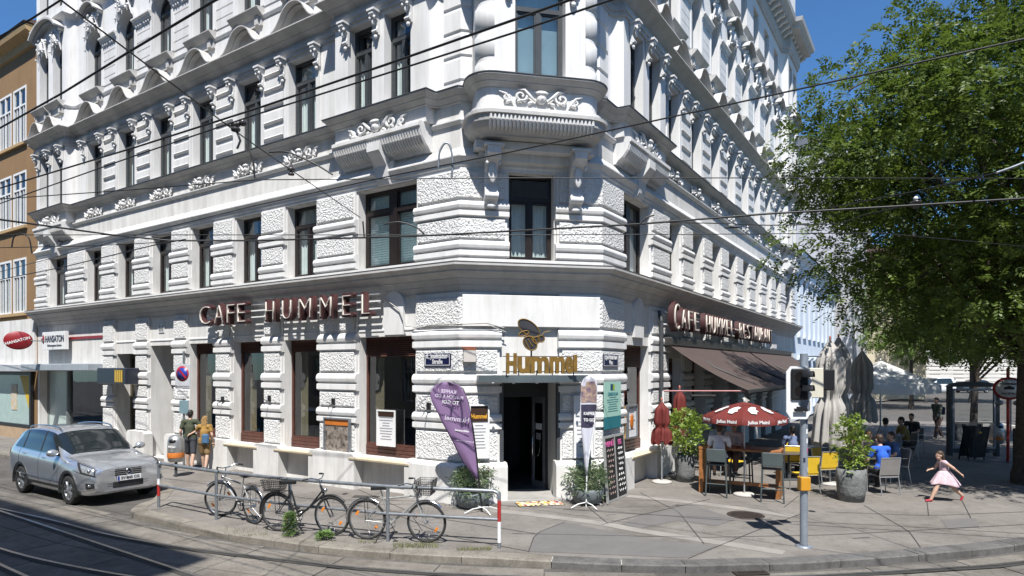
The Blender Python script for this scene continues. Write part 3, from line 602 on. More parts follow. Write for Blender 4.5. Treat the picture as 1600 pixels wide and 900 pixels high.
# hearing shop front
gm = mat('grey_glass_panel', (.17, .19, .19), .3, var=.08)
b = MB().box(16.45, 21.95, -.4, -.33, 0, .35).box(16.45, 16.9, -.36, -.28, .35, 2.95).box(19.9, 20.02, -.36, -.2, .35, 2.95).box(21.8, 21.95, -.36, -.28, .35, 2.95)
sf = b.build('shopfront', gm, CAFE, FL)
MB().quad((16.9, -.3, .35), (19.9, -.3, .35), (19.9, -.3, 2.95), (16.9, -.3, 2.95)).build('pane', GLD, sf)
MB().quad((20.02, -.3, .35), (21.8, -.3, .35), (21.8, -.3, 2.95), (20.02, -.3, 2.95)).build('frosted_pane', mat('frosted_panel', (.42, .50, .47), .25, var=.06), sf)
MB().box(16.3, 22.05, 0, .62, 2.90, 3.16, b=.02).build('shopfront_canopy', mat('blue_grey_canopy', (.30, .33, .36), .5), CAFE, FL)
b = MB(); 
for k in range(3): b.box(17.2, 19.6, -1.9, -1.5, .5 + k * .7, .53 + k * .7)
b.build('display_shelves', WHT, CAFE, FL)
DR = mat('deep_red_sign', (.23, .012, .018), .4, var=.06)
MB().box(16.5, 21.7, .002, .035, 4.10, 4.20).build('red_stripe', DR, CAFE, FL)
def sign_box(F, x0, x1, z0, z1, y0, y1, m, name, label, cat, fm=None):
    r = thing(name, label, cat, M=F @ T((x0 + x1) / 2, y0, z0)); hw = (x1 - x0) / 2
    MB().box(-hw, hw, 0, y1 - y0, 0, z1 - z0, b=.006).build('panel', m, r); return r
x1, za = pxF(FL, 66, 543, .3); x0, zb = pxF(FL, 101, 522, .3)
r = sign_box(FL, x0, x1, 3.72, 4.42, .16, .30, WHT, 'shop_sign', 'white rectangular HANSATON sign board on the red wall stripe', 'sign')
LM = lambda x, y, z: Matrix(((-1, 0, 0, x), (0, 0, 1, y), (0, 1, 0, z), (0, 0, 0, 1)))   # text right=-x, up=z, out=y
W_ = (x1 - x0)
NAVY = mat('navy_lettering', (.02, .025, .05), .5)
text('lettering', 'HANSATON', .36, NAVY, r, LM(-.12, .145, .30), .006, .008, sx=W_ / 2.35); text('lettering', 'Hörkompetenz-Zentren', .13, NAVY, r, LM(-.1, .145, .12), .004, sx=W_ / 2.0)
MB().lathe([(.001, .01), (.17, .01), (.17, 0)], 16).xf(Matrix.Diagonal((.5, 1, 1, 1)), 0).build('emblem', DR, r, Matrix(((1, 0, 0, W_ / 2 - .12), (0, 0, 1, .145), (0, 1, 0, .42), (0, 0, 0, 1))))
for s in (-1, 1): MB().box(s * W_ * .3 - .03, s * W_ * .3 + .03, -.16, 0, .3, .36).build('standoff', GRYM, r)
# oval projecting sign
p = P3(28.5, 532, 24.2); r = thing('oval_sign', 'deep red oval HANSATON sign projecting from the wall', 'sign', p, 0); r.scale = (.72, .72, .72)
Mo = RZ(radians(35)) @ RX(pi / 2)
b = MB().lathe([(.001, .08), (.58, .08), (.62, .05), (.62, -.05), (.58, -.08), (.001, -.08)], 36).xf(Matrix.Diagonal((1, .78, 1, 1))); b.build('panel', DR, r, Mo)
text('lettering', 'HANSATON', .20, WHT, r, Mo @ T(0, -.07, .085) @ RZ(.33), .005, .006)
MB().tube([(.5, .2, 0), (1.1, .9, 0)], .03, 6).build('arm', GRYM, r)
p, z = pxF(FL, 54, 612, -.2); r = thing('oval_window_sign', 'red oval notice with white words stuck on frosted shop window', 'sign', M=FL @ T(p, -.28, z))
Mo = Matrix(((-1, 0, 0, 0), (0, 0, 1, 0), (0, 1, 0, 0), (0, 0, 0, 1)))
MB().lathe([(.001, .015), (.42, .015), (.42, 0)], 30).xf(Matrix.Diagonal((.75, 1.15, 1, 1))).build('panel', DR, r, Mo)
for k, s in enumerate(('HÖRGERÄTE', 'HÖR-', 'BERATUNG')): text('lettering', s, .12, WHT, r, Mo @ T(0, .14 - .17 * k, .02) @ RZ(.15), .002, .004)
# enamel plates
def plate(F, x, z, y, w_, h, lines, sz, label, name='street_sign', m=None, tm=None):
    r = thing(name, label, 'sign', M=F @ T(x, y, z)); m = m or mat('dark_blue_enamel', (.008, .012, .05), .3, var=.05)
    MB().box(-w_ / 2, w_ / 2, 0, .02, 0, h, b=.006).build('plate', m, r)
    b = MB(); t = .012; a, c = w_ / 2 - .03, h - .03
    b.box(-a, a, .0205, .023, .03, .03 + t).box(-a, a, .0205, .023, c - t, c).box(-a, -a + t, .0205, .023, .03 + t, c - t).box(a - t, a, .0205, .023, .03 + t, c - t).build('border', tm or WHT, r)
    for k, (s, q) in enumerate(lines): text('lettering', s, sz, tm or WHT, r, LM(0, .022, h - (k + 1) * (h - .06) / len(lines) + .01), .002, .0025, sx=q)
    return r
x, z = pxF(FL, 684, 573, .12); plate(FL, x, z, .115, .78, .30, [('8., Josefstädter-', .74), ('Straße', .85)], .14, 'dark blue enamel street sign reading Josefstädter Straße on stippled corner pier')
x, z = pxF(FR, 954, 574, .12); plate(FR, x, z, .115, .86, .30, [('8., Josef-Matthias-Hauer-', .52), ('Platz', .8)], .135, 'dark blue enamel square sign reading Platz above the mint poster')
x, z = pxF(FL, 252, 520, .02); plate(FL, x, z, .004, .34, .36, [('66', 1)], .26, 'small white house number plate 66 above the entrance recess', 'house_number', WHT, BLK)
MB().box(.02, WC - .02, .0, .135, 3.93, 4.64, b=.008).build('fascia_panel', PLA, CAFE, FC)
# canopy above the cafe door with gilt letters
def arcp(x0, x1, y0, y1, n=14): return [(x0 + (x1 - x0) * k / n, y0 + (y1 - y0) * sin(pi * k / n)) for k in range(n + 1)]
cz = 2.69; ca = arcp(.42, 2.92, .48, .98)
MB().prism([(.42, .05)] + ca + [(2.92, .05)], cz, cz + .15, 'z').build('door_canopy', mat('slate_grey_metal', (.10, .125, .135), .45, .2), CAFE, FC)
cn = MB()
for x in (.7, 1.15, 1.68, 2.2, 2.65): cn.lathe([(.03, 0), (.03, -.03), (.001, -.03)], 8, (x, .75, cz))
cn.build('canopy_lights', WHT, CAFE, FC)
GOLD = mat('gilt_letter_face', (.20, .115, .022), .5, .2, var=.3, vs=8); GREY = mat('slate_sign_plate', (.035, .035, .04), .5)
def fit_letter(ch, w_, h, ext, off=0):
    me = text_mesh(ch, 1.0, 1.0, 0); co = np.empty(len(me.vertices) * 3); me.vertices.foreach_get('co', co); co = co.reshape(-1, 3)
    mn, mx = co.min(0), co.max(0); bpy.data.meshes.remove(me)
    sx, sy = w_ / (mx[0] - mn[0]), h / (mx[1] - mn[1]); me = text_mesh(ch, 1.0, ext, off / ((sx * sy) ** .5)); me.vertices.foreach_get('co', co.reshape(-1)) if False else None
    n = len(me.vertices); c2 = np.empty(n * 3); me.vertices.foreach_get('co', c2); c2 = c2.reshape(-1, 3)
    c2[:, 0] = (c2[:, 0] - (mn[0] + mx[0]) / 2) * sx; c2[:, 1] = (c2[:, 1] - mn[1]) * sy; me.vertices.foreach_set('co', c2.reshape(-1)); me.update(); return me
hs = thing('hummel_sign', 'gold Hummel letters with a bumblebee emblem standing on the door canopy', 'sign', M=FC @ T(1.65, .80, cz + .14))
for ch, ua, ub in (('H', 792, 806), ('u', 810, 826), ('m', 830, 856), ('m', 860, 881), ('e', 884, 894), ('l', 895, 902)):
    xa, _ = pxF(FC, ua, 560, .82); xb, _ = pxF(FC, ub, 560, .82); h = .385 if ch in 'Hl' else .32
    me = fit_letter(ch, xa - xb, h, .035, .022) if ch != 'l' else MB().box((xb - xa) / 2 * .8, (xa - xb) / 2 * .8, 0, h, -.035, .035).mesh('letter', []); me.materials.append(GOLD); link('letter', me, hs, LM((xa + xb) / 2 - 1.65, .02, .075))
MB().tube([(-1.0 + .0, 0, .09), (.8, 0, .09)], .012, 6).tube([(-1.0, 0, .42), (.8, 0, .42)], .01, 6).build('rail', BLK, hs)
for x in (-.78, -.3, .05, .45, .72): MB().tube([(x, 0, 0), (x, 0, .12)], .012, 6).build('support', BLK, hs)
MB().tube([(.17, 0, .4), (.17, 0, .63)], .02, 6).build('post', BLK, hs)
be = lambda cx, cz_, rx, rz, rot: [(cx + rx * cos(a) * cos(rot) - rz * sin(a) * sin(rot), cz_ + rx * cos(a) * sin(rot) + rz * sin(a) * cos(rot)) for a in [2 * pi * k / 24 for k in range(24)]]
bee = link('bee_emblem', None, hs, LM(.17, 0, .53))
for nm, sh in (('abdomen', be(-.03, .17, .17, .13, -.75)), ('thorax', be(.11, .24, .075, .07, 0)), ('bee_head', be(.22, .27, .07, .07, 0)), ('wing', be(-.06, .50, .27, .145, -.62)), ('wing', be(-.17, .38, .12, .05, .35))):
    o = MB().prism([(p[0], p[1]) for p in sh], -.015, .015, 'z').build(nm, GREY, bee); MB().tube([(p[0], p[1], .018) for p in sh], .013, 6, closed=True).build('outline', GOLD, o)
b = MB()
for k in range(3): b.tube([(-.15 + .07 * k, .24 + .02 * k, .02), (-.10 + .075 * k, .15 + .02 * k, .02), (-.05 + .08 * k, .06 + .045 * k, .02)], .012, 6)
b.tube([(.22, .34, .0), (.30, .42, .0), (.42, .44, 0)], .012, 6); b.build('stripes', GOLD, bee)
# neon letters
NEOB = mat('brown_red_letter_sides', (.06, .022, .022), .5); NEOW = mat('cream_neon_tube', (.58, .52, .46), .4, var=.04)
def neon(F, spec, off, name, label, hz):
    xs = [pxF(F, u, 490, off)[0] for _, u0, u1, _, _ in spec for u in (u0, u1)]; c0 = (min(xs) + max(xs)) / 2
    r = thing(name, label, 'sign', M=F @ T(c0, 0, hz))
    for ch, ua, ub, va, vb in spec:
        xa, z1 = pxF(F, ua, va, off); xb, _ = pxF(F, ub, va, off); z0 = pxF(F, ub, vb, off)[1]; w_ = abs(xa - xb); h = z1 - z0
        zc = pxF(F, (ua + ub) / 2, vb, off)[1] - hz
        me = fit_letter(ch, w_, h, .07, .02); me.materials.append(NEOB); o = link('letter', me, r, LM((xa + xb) / 2 - c0, off - .07, zc))
        me = fit_letter(ch, w_ * .94, h * .95, .018, -.026); me.materials.append(NEOW); link('neon_tube', me, o, T(0, h * .015, .095))
    lo, hi = min(xs) - c0, max(xs) - c0
    for dz in (.12, .30, .48): MB().box(lo - .1, hi + .1, off - .22, off - .17, dz, dz + .035).build('rail', WHT, r)
    for k in range(5): x = lo + (hi - lo) * k / 4; MB().box(x - .02, x + .02, .0, off - .22, .28, .33).build('bracket', WHT, r)
    return r
sp = [('C', 312, 330), ('A', 335, 352), ('F', 355, 368), ('E', 371, 385), ('H', 415, 430), ('U', 441, 457), ('M', 467, 488), ('M', 500, 520), ('E', 535, 550), ('L', 565, 580)]
neon(FL, [(c, a, b_, 478 + (a - 312) * -.080, 508 + (a - 312) * -.062) for c, a, b_ in sp], .42, 'neon_sign', 'red-brown and cream neon letters CAFE HUMMEL on the sunlit front', 4.30)
sp = 'CAFE HUMMEL-RESTAURANT'; bl = []; us = []
xa, xb = pxF(FR, 1051, 500, .45)[0], pxF(FR, 1206, 500, .45)[0]; n = len(sp); 
def uof(F, x, off): p = F @ Vector((x, off, 0, 1)); return 800 + FPX * p.x / p.y
def vof(F, x, off, z): p = F @ Vector((x, off, z, 1)); return HOR - FPX * (p.z - CAMZ) / p.y
st = (xb - xa) / n; spec = []
for i, ch in enumerate(sp):
    if ch == ' ': continue
    x0, x1 = xa + st * (i + .1), xa + st * (i + .86); h = .78 if i == 0 else (.06 if ch == '-' else .60); z0 = 4.12 if ch != '-' else 4.38
    spec.append((ch, uof(FR, x0, .45), uof(FR, x1, .45), vof(FR, x0, .45, z0 + h), vof(FR, x0, .45, z0)))
def neonR(spec_):
    c0 = (xa + xb) / 2; r = thing('neon_sign', 'red-brown neon letters CAFE HUMMEL - RESTAURANT above the brown awnings', 'sign', M=FR @ T(c0, 0, 4.12))
    for i, ch in enumerate(sp):
        if ch == ' ': continue
        x0, x1 = xa + st * (i + .08), xa + st * (i + .84); h = .82 if i == 0 else (.08 if ch == '-' else .62); z0 = -.06 if i == 0 else (.0 if ch != '-' else .26)
        me = fit_letter(ch, abs(x1 - x0), h, .08, .02); me.materials.append(NEOB); o = link('letter', me, r, LM((x0 + x1) / 2 - c0, .38, z0))
        me = fit_letter(ch, abs(x1 - x0) * .94, h * .95, .018, -.022); me.materials.append(NEOW); link('neon_tube', me, o, T(0, h * .015, .105))
    for dz in (.1, .45): MB().box(xa - c0, xb - c0, .2, .25, dz, dz + .035).build('rail', WHT, r)
    for k in range(6): x = xa - c0 + (xb - xa) * k / 5; MB().box(x - .02, x + .02, 0, .2, .1, .14).build('bracket', WHT, r)
neonR(spec)
# showcases, posters, menu boards
def case(F, u0, u1, v0, v1, off, label, name='menu_case', head=None, paper=True, fm=WHT, depth=.08, pm=None):
    xa, z1 = pxF(F, u0, v0, off); xb, z0 = pxF(F, u1, v1, off); z0 = pxF(F, u0, v1, off)[1]; w_ = abs(xa - xb); h = z1 - z0; r = thing(name, label, 'menu case', M=F @ T((xa + xb) / 2, off - depth, z0))
    a = w_ / 2; t = .035; MB().box(-a, -a + t, 0, depth, 0, h).box(a - t, a, 0, depth, 0, h).box(-a + t, a - t, 0, depth, 0, t).box(-a + t, a - t, 0, depth, h - t, h).build('frame', fm, r)
    MB().box(-a + t, a - t, 0, depth * .4, t, h - t).build('paper', pm or mat('printed_paper', (.66, .66, .67), .7, var=.05, vs=20), r)
    if head: MB().box(-a + t, a - t, depth * .4, depth * .6, h * .68, h - t).build('header', mat('dark_brown_print', (.035, .015, .008), .5), r); text('lettering', head, .14, mat('orange_print', (.65, .33, .03), .5), r, LM(0, depth * .62, h * .74), .002, .004, sx=min(1, w_ / .62))
    return r, w_, h
INK = mat('grey_print', (.22, .22, .23), .7)
def printlines(r, w_, h, y, z0, z1, n=8, m=None, seed=1):
    R_ = random.Random(seed); b = MB()
    for k in range(n): z = z1 - (z1 - z0) * k / n; l = w_ * R_.uniform(.35, .75); b.box(-l / 2, l / 2, y, y + .002, z, z + (z1 - z0) / n * .25)
    b.build('print_lines', m or INK, r)
r, a, h = case(FC, 733, 765, 632, 717, .24, 'white framed menu case with a brown Hummel header beside the door', head='Hummel'); printlines(r, a, h, .034, .15, h * .6)
r, a, h = case(FC, 897, 930, 618, 716, .24, 'plain white framed menu case on the pier behind the slim banner'); printlines(r, a, h, .034, .15, h * .9, 12, seed=4)
r, a, h = case(FL, 505, 545, 652, 708, .22, 'grey framed photo showcase hung low on a pier', 'photo_case', fm=GRYM, pm=mat('photo_collage', (.35, .30, .25), .4, var=.9, vs=9, col2=(.04, .03, .03)))
MB().box(-a / 2 + .04, a / 2 - .04, .034, .05, h * .8, h - .04).build('header', mat('orange_banner', (.5, .15, .02), .5), r)
r, a, h = case(FL, 588, 617, 640, 696, -.10, 'white menu sheet with brown header in the large cafe window', 'menu_sheet', depth=.03); MB().box(-a / 2 + .05, a / 2 - .05, .013, .02, h * .82, h - .04).build('header', mat('dark_brown_print', (.035, .015, .008), .5), r); printlines(r, a, h, .014, .1, h * .78, 9, seed=2)
r, a, h = case(FR, 982, 997, 634, 686, .0, 'white framed ice cream price poster in side window', 'poster_frame', fm=GRYM); MB().ball((0, .04, h * .5), (.12, .02, .2), 8, 6).build('picture', mat('orange_banner', (.5, .15, .02), .5), r); printlines(r, a, h, .034, .1, h * .9, 6, seed=9)
r, a, h = case(FR, 969, 978, 636, 688, .05, 'wooden framed notice in the side window recess', 'notice_frame', fm=mat('light_wood', (.45, .28, .12), .5)); printlines(r, a, h, .034, .1, h * .9, 6, seed=10)
# mint poster
xa, z1 = pxF(FR, 944, 597, .17); xb, z0 = pxF(FR, 970, 668, .17); z0 = pxF(FR, 944, 672, .17)[1]; w_ = xa - xb; h = z1 - z0
r = thing('hanging_poster', 'mint green poster with teal foot hanging on right corner pier', 'poster', M=FR @ T((xa + xb) / 2, .16, z0))
MB().box(-w_ / 2, w_ / 2, 0, .012, h * .26, h).build('sheet', mat('mint_print', (.34, .55, .46), .5, var=.04), r); MB().box(-w_ / 2, w_ / 2, 0, .012, 0, h * .26).build('foot', mat('teal_print', (.02, .16, .19), .5, var=.04), r)
MB().box(.0, .13, .013, .016, h * .82, h * .95).build('emblem', mat('emblem_blue', (.01, .06, .13), .5), r); MB().box(-.1, .0, .013, .016, h * .82, h * .95).build('emblem', mat('emblem_lime', (.3, .42, .04), .5), r)
text('lettering', 'GEMEINSAM', .12, mat('teal_print', (.02, .16, .19), .5), r, LM(0, .014, h * .70), .001, .003, sx=.9); printlines(r, w_, h, .014, h * .32, h * .66, 7, mat('teal_print', (.02, .16, .19), .5))
# blackboards leaning on the corner
CH = mat('chalk_white', (.6, .6, .58), .9); CHP = mat('chalk_pink', (.55, .10, .28), .9); BB = mat('blackboard', (.014, .014, .015), .6, var=.3, vs=7)
xa, z0 = pxF(FR, 943, 780, .42); xb, _ = pxF(FR, 974, 765, .42)
r = thing('menu_blackboard', 'pair of tall chalk blackboards in a pale frame leaning at corner', 'blackboard', M=FR @ T((xa + xb) / 2, .52, 0.0) @ RX(radians(4)))
w_ = abs(xa - xb) / 2
for s in (-1, 1):
    MB().box(s * w_ / 2 - w_ / 2 + .04, s * w_ / 2 + w_ / 2 - .04, -.02, .012, .05, 1.42).build('board', BB, r)
    R_ = random.Random(5 + s); b = MB()
    for k in range(9): z = 1.15 - k * .12; l = w_ * R_.uniform(.4, .75); b.tube([(s * w_ / 2 - l / 2 + l * q / 8, .016, z + .03 * sin(q * 2.3 + k)) for q in range(9)], .008, 4)
    b.build('chalk_writing', CH if s < 0 else mat('chalk_dull', (.30, .22, .20), .9), r); text('chalk_title', 'MENÜ' if s > 0 else 'EIS', .16, CHP, r, LM(s * w_ / 2, .014, 1.24), .002, .004)
for x in (-w_, -.02, w_ - .04): MB().box(x, x + .04, -.03, .02, 0, 1.48).build('frame_rail', mat('pale_alu', (.5, .5, .49), .4, .5), r)
for z in (0.005, 1.43): MB().box(-w_ + .04, w_ - .04, -.028, .018, z, z + .045).build('frame_rail', MATS['pale_alu'], r)
# awnings
AWN = mat('dark_brown_awning_cloth', (.068, .047, .040), .85, var=.12, vs=2); AWD = mat('awning_metal', (.04, .038, .036), .5)
def awning(x0, x1, label, win):
    r = thing('awning', label, 'awning', M=FR @ T((x0 + x1) / 2, .1, 3.68)); hw = abs(x1 - x0) / 2; n = 10; pj, dz = 2.35, -1.28
    top = []; 
    for i in range(n + 1): t = i / n; top.append((.15 + (pj - .15) * t, dz * t - .10 * sin(pi * t)))
    b = MB(); k = 8
    for s_, z_ in ((0, 0), (1, -.012)): pass
    vs = [(-hw + 2 * hw * q / k, y, z + .012 * sin(q * 2.4) * sin(pi * i / n)) for q in range(k + 1) for i, (y, z) in enumerate(top)]
    b.add(vs, [(q * (n + 1) + i, (q + 1) * (n + 1) + i, (q + 1) * (n + 1) + i + 1, q * (n + 1) + i + 1) for q in range(k) for i in range(n)], True)
    b.build('cloth', AWN, r); MB().box(-hw, hw, 0, .26, -.05, .20, b=.03).build('cassette', AWD, r); MB().box(-hw, hw, pj - .02, pj + .05, dz - .07, dz + .03, b=.01).build('front_bar', AWD, r)
    MB().prism([(-hw, dz - .07), (hw, dz - .07), (hw, dz - .10), (-hw, dz - .10)], pj + .01, pj + .018).build('valance', AWN, r)
    for q in (-.55, .0, .55): MB().tube([(q * hw, .2, -.1), (q * hw + .9, 1.1, -.65), (q * hw, pj, dz - .02)], .03, 6).build('arm', AWD, r)
    return r
awning(-13.3, -4.0, 'long brown fabric awning over the terrace next to the corner', 0); awning(-22.6, -13.6, 'brown fabric awning farther along the side street terrace', 0)
# drain pipe, wall cables and small lamps on the piers
MB().tube([(-3.55, .22, .0), (-3.55, .22, 4.3)], .055, 8).tube([(-3.55, .22, 4.3), (-3.6, .12, 4.6)], .055, 8).build('downpipe', DGRY, CAFE, FR)
cb = MB(); A_ = [wpt(FL, t, .17) for t in (3.2, 2.6, 1.9, 1.3, .7)]
cb.tube([(*wpt(FL, 3.0, .10), 4.62), (*wpt(FL, 2.2, .13), 4.66), (*wpt(FL, 1.75, .14), 4.4), (*wpt(FL, 1.5, .16), 3.98), (*wpt(FL, 1.1, .17), 3.93), (*wpt(FL, .5, .17), 4.0), (*wpt(FL, -.10, .17), 3.97), (*wpt(FC, 2.7, .19), 4.0), (*wpt(FC, 2.3, .17), 3.9), (*wpt(FC, 2.3, .1), 3.7)], .014, 5)
cb.tube([(*wpt(FL, 1.3, .17), 3.9), (*wpt(FL, .7, .18), 3.98), (*wpt(FL, -.10, .18), 3.93), (*wpt(FC, 2.6, .19), 3.94), (*wpt(FC, 2.25, .17), 3.8)], .011, 5); cb.build('wall_cable', mat('pale_cable', (.35, .34, .32), .6), CAFE)
for u, v in ((521, 632), (421, 627), (348, 628), (670, 640)):
    x, z = pxF(FL, u, v, .13); b = MB().box(x - .05, x + .05, .11, .16, z, z + .16); b.tube([(x, .14, z + .02), (x, .3, z - .03), (x, .3, z - .10)], .014, 6); b.tube([(x + .11, .14, z + .02), (x + .11, .26, z + .06)], .012, 6); b.build('wall_lamp_bracket', BLK, CAFE, FL)
x, z = pxF(FC, 733, 566, .14); b = MB().box(x - .14, x + .14, .11, .26, z, z + .28, b=.01); b.build('alarm_box', mat('beige_plastic', (.50, .46, .42), .5), CAFE, FC); MB().box(x - .145, x + .145, .10, .27, z + .28, z + .30).build('alarm_box_lid', mat('brick_orange', (.45, .13, .05), .5), CAFE, FC)
for u in (614, 1000):   # round-headed fascia medallions
    F = FL if u < 900 else FR; x, z = pxF(F, u, 505, .1)
    MB().prism([(x - .3, 3.80), (x - .32, 4.45)] + [(x - .34 * cos(pi * k / 12), 4.50 + .34 * sin(pi * k / 12)) for k in range(13)] + [(x + .32, 4.45), (x + .3, 3.80)], 0.0, .09).build('fascia_medallion', PLA, CAFE, F)
for t in (4.72,): 
    MB().sweep([wpt(FR, -LR, 0), cR, cL, wpt(FL, 16.4, 0)], [(0, 3.90), (.02, 3.90), (.02, 3.94), (0, 3.96)]).build('fascia_moulding', PLA, CAFE)
# ------------------------------------------------------------ ground: road, rails, slabs, kerb, pavement
RZ0 = -.12
def catmull(pts, n=6):
    out = []; P = [pts[0] * 2 - pts[1]] + list(pts) + [pts[-1] * 2 - pts[-2]]
    for i in range(1, len(P) - 2):
        for k in range(n):
            t = k / n; a, b_, c, d = P[i - 1], P[i], P[i + 1], P[i + 2]
            out.append(.5 * ((2 * b_) + (c - a) * t + (2 * a - 5 * b_ + 4 * c - d) * t * t + (3 * b_ - a - 3 * c + d) * t ** 3))
    return out + [pts[-1].copy()]
def resample(p, step):
    L = [0]; 
    for i in range(1, len(p)): L.append(L[-1] + (p[i] - p[i - 1]).length)
    n = max(1, int(round(L[-1] / step))); out = []; j = 0
    for k in range(n + 1):
        s = L[-1] * k / n
        while j < len(p) - 2 and L[j + 1] < s: j += 1
        t = (s - L[j]) / max(1e-9, L[j + 1] - L[j]); out.append(p[j].lerp(p[j + 1], min(1, max(0, t))))
    return out
def offs(p, d):   # to the right of travel when d>0
    out = []
    for i in range(len(p)):
        t = (p[min(i + 1, len(p) - 1)] - p[max(i - 1, 0)]).normalized(); out.append(p[i] + Vector((t.y, -t.x)) * d)
    return out
V2 = lambda u, v, z=0: Vector(G(u, v, z)[:2])
ROADM = mat('worn_asphalt_road', (.10, .092, .084), .92, var=.22, vs=1.1, bump=.25, bs=90, bd=.006)
CONC = mat('concrete_slab', (.185, .168, .145), .9, var=.18, vs=1.4, bump=.2, bs=70, bd=.004, streak=0)
CONC2 = mat('concrete_slab_dark', (.15, .137, .12), .9, var=.16, vs=1.6, bump=.2, bs=70, bd=.004)
def grime(m, sc, lo, p0, p1, fine=True):
    nt = m.node_tree; N = nt.nodes; L_ = nt.links; p = N['Principled BSDF']; src = p.inputs['Base Color'].links[0].from_socket; geo = [n for n in N if n.type == 'NEW_GEOMETRY'][0]
    for s_, l_, a_, b_ in ((sc, lo, p0, p1), (sc * 9, .74, .32, .5), (60, .62, .34, .56))[:3 if fine else 1]:
        nz = N.new('ShaderNodeTexNoise'); nz.inputs['Scale'].default_value = s_; nz.inputs['Detail'].default_value = 6; nz.inputs['Roughness'].default_value = .7; L_.new(geo.outputs['Position'], nz.inputs['Vector'])
        rp = N.new('ShaderNodeValToRGB'); e = rp.color_ramp.elements; e[0].position = a_; e[1].position = b_; e[0].color = (l_, l_ * .985, l_ * .96, 1); e[1].color = (1, 1, 1, 1); L_.new(nz.outputs[0], rp.inputs[0])
        mx = N.new('ShaderNodeMix'); mx.data_type = 'RGBA'; mx.blend_type = 'MULTIPLY'; mx.inputs[0].default_value = 1; L_.new(src, mx.inputs[6]); L_.new(rp.outputs[0], mx.inputs[7]); src = mx.outputs[2]
    if fine:   # trodden chewing gum and oil spots
        for s_, r0, r1, c_ in ((2.6, .045, .06, .62), (.9, .05, .10, .80)):
            v = N.new('ShaderNodeTexVoronoi'); v.inputs['Scale'].default_value = s_; L_.new(geo.outputs['Position'], v.inputs['Vector']); rp = N.new('ShaderNodeValToRGB'); e = rp.color_ramp.elements; e[0].position = r0; e[1].position = r1; e[0].color = (c_, c_, c_, 1); e[1].color = (1, 1, 1, 1); L_.new(v.outputs['Distance'], rp.inputs[0])
            mx = N.new('ShaderNodeMix'); mx.data_type = 'RGBA'; mx.blend_type = 'MULTIPLY'; mx.inputs[0].default_value = 1; L_.new(src, mx.inputs[6]); L_.new(rp.outputs[0], mx.inputs[7]); src = mx.outputs[2]
    L_.new(src, p.inputs['Base Color']); return m
PAVM = grime(mat('grey_mastic_pavement', (.195, .178, .160), .92, var=.16, vs=.7, bump=.35, bs=130, bd=.005), .55, .74, .36, .52)
grime(CONC, .8, .72, .36, .52); grime(CONC2, .8, .72, .36, .52); grime(ROADM, .5, .7, .36, .55)
KERBM = mat('granite_kerb', (.22, .20, .168), .85, var=.2, vs=4, bump=.2, bs=60, bd=.004)
KERBD = mat('dark_granite_kerb', (.125, .12, .115), .85, var=.22, vs=4, bump=.2, bs=60, bd=.004); grime(KERBM, 1.2, .7, .38, .52); grime(KERBD, 1.2, .7, .38, .52)
TAR = mat('tar_seam', (.045, .043, .042), .8, var=.2)
road = MB().quad((-160, -60, RZ0), (200, -60, RZ0), (200, 260, RZ0), (-160, 260, RZ0)).build('road', ROADM, None, kind='structure')
kp = [(205, 797), (215, 803), (250, 811), (290, 821), (362, 835), (400, 840), (475, 851), (532, 857), (607, 863), (672, 867), (775, 872), (842, 876), (925, 880), (995, 883), (1087, 884), (1162, 882), (1240, 880), (1305, 876), (1394, 870), (1475, 863), (1532, 858), (1600, 850)]
front = [V2(*p) for p in kp]; front[0] = Vector((-8.02, 13.42))
last = front[-1]; front += [last + Vector((2.5, .9)), last + Vector((6, 2.6)), last + Vector((11, 6.5)), last + Vector((15, 12)), last + Vector((18, 24))]
back = [Vector(wpt(FL, 60, 2.45)), Vector(wpt(FL, 30, 2.45)), Vector(wpt(FL, 16, 2.45)), Vector(wpt(FL, 8.6, 2.5)), Vector((-8.35, 14.95)), Vector((-8.22, 14.0))]
kerb = resample(catmull(back + front, 8), .12)
KW = .30; inner = offs(kerb, -KW)
# pavement sheet
far = [(31, 60), (-40, 90), (-70, 60)]
pts = [(p.x, p.y) for p in inner] + [(28, 36), (9, 36), (9, 37), (*wpt(FR, -60, 4.5),), wpt(FR, -60, -30), wpt(FL, 60, -20)]
PAVE = MB().add([(x, y, 0) for x, y in pts], [tuple(range(len(pts)))]).build('pavement', PAVM, None, kind='structure')
L = 0; seg = [0]; ln = [.95, 1.25, 1.1, 1.4, 1.0]; i0 = 0; q = 0; acc = 0; rr = random.Random(4)
for i in range(1, len(kerb)):
    acc += (kerb[i] - kerb[i - 1]).length
    if acc > ln[q % 5] or i == len(kerb) - 1:
        a = kerb[i0:i + 1]; c = inner[i0:i + 1]; q += 1; i0n = i
        mid = kerb[(i0 + i) // 2]
        if mid.y < 30:
            g = .006; b = MB(); z1 = .006 + rr.uniform(-.004, .004); da = (a[1] - a[0]).normalized() * g; a = [a[0] + da] + a[1:-1] + [a[-1] - da]; c = [c[0] + da] + c[1:-1] + [c[-1] - da]
            n = len(a); ch = .02
            ai = [p.lerp(c[k], ch / KW) for k, p in enumerate(a)]
            vs = [(p.x, p.y, RZ0 - .03) for p in a] + [(p.x, p.y, z1 - ch) for p in a] + [(p.x, p.y, z1) for p in ai] + [(p.x, p.y, z1) for p in c] + [(p.x, p.y, RZ0) for p in c]
            b.add(vs, [(r_ * n + k, r_ * n + k + 1, (r_ + 1) * n + k + 1, (r_ + 1) * n + k) for r_ in range(4) for k in range(n - 1)]); b.add(vs, [tuple(r_ * n for r_ in range(5)), tuple(r_ * n + n - 1 for r_ in range(4, -1, -1))])
            b.build('kerb_stone', KERBM if mid.x < .3 else KERBD, PAVE)
        i0 = i0n; acc = 0
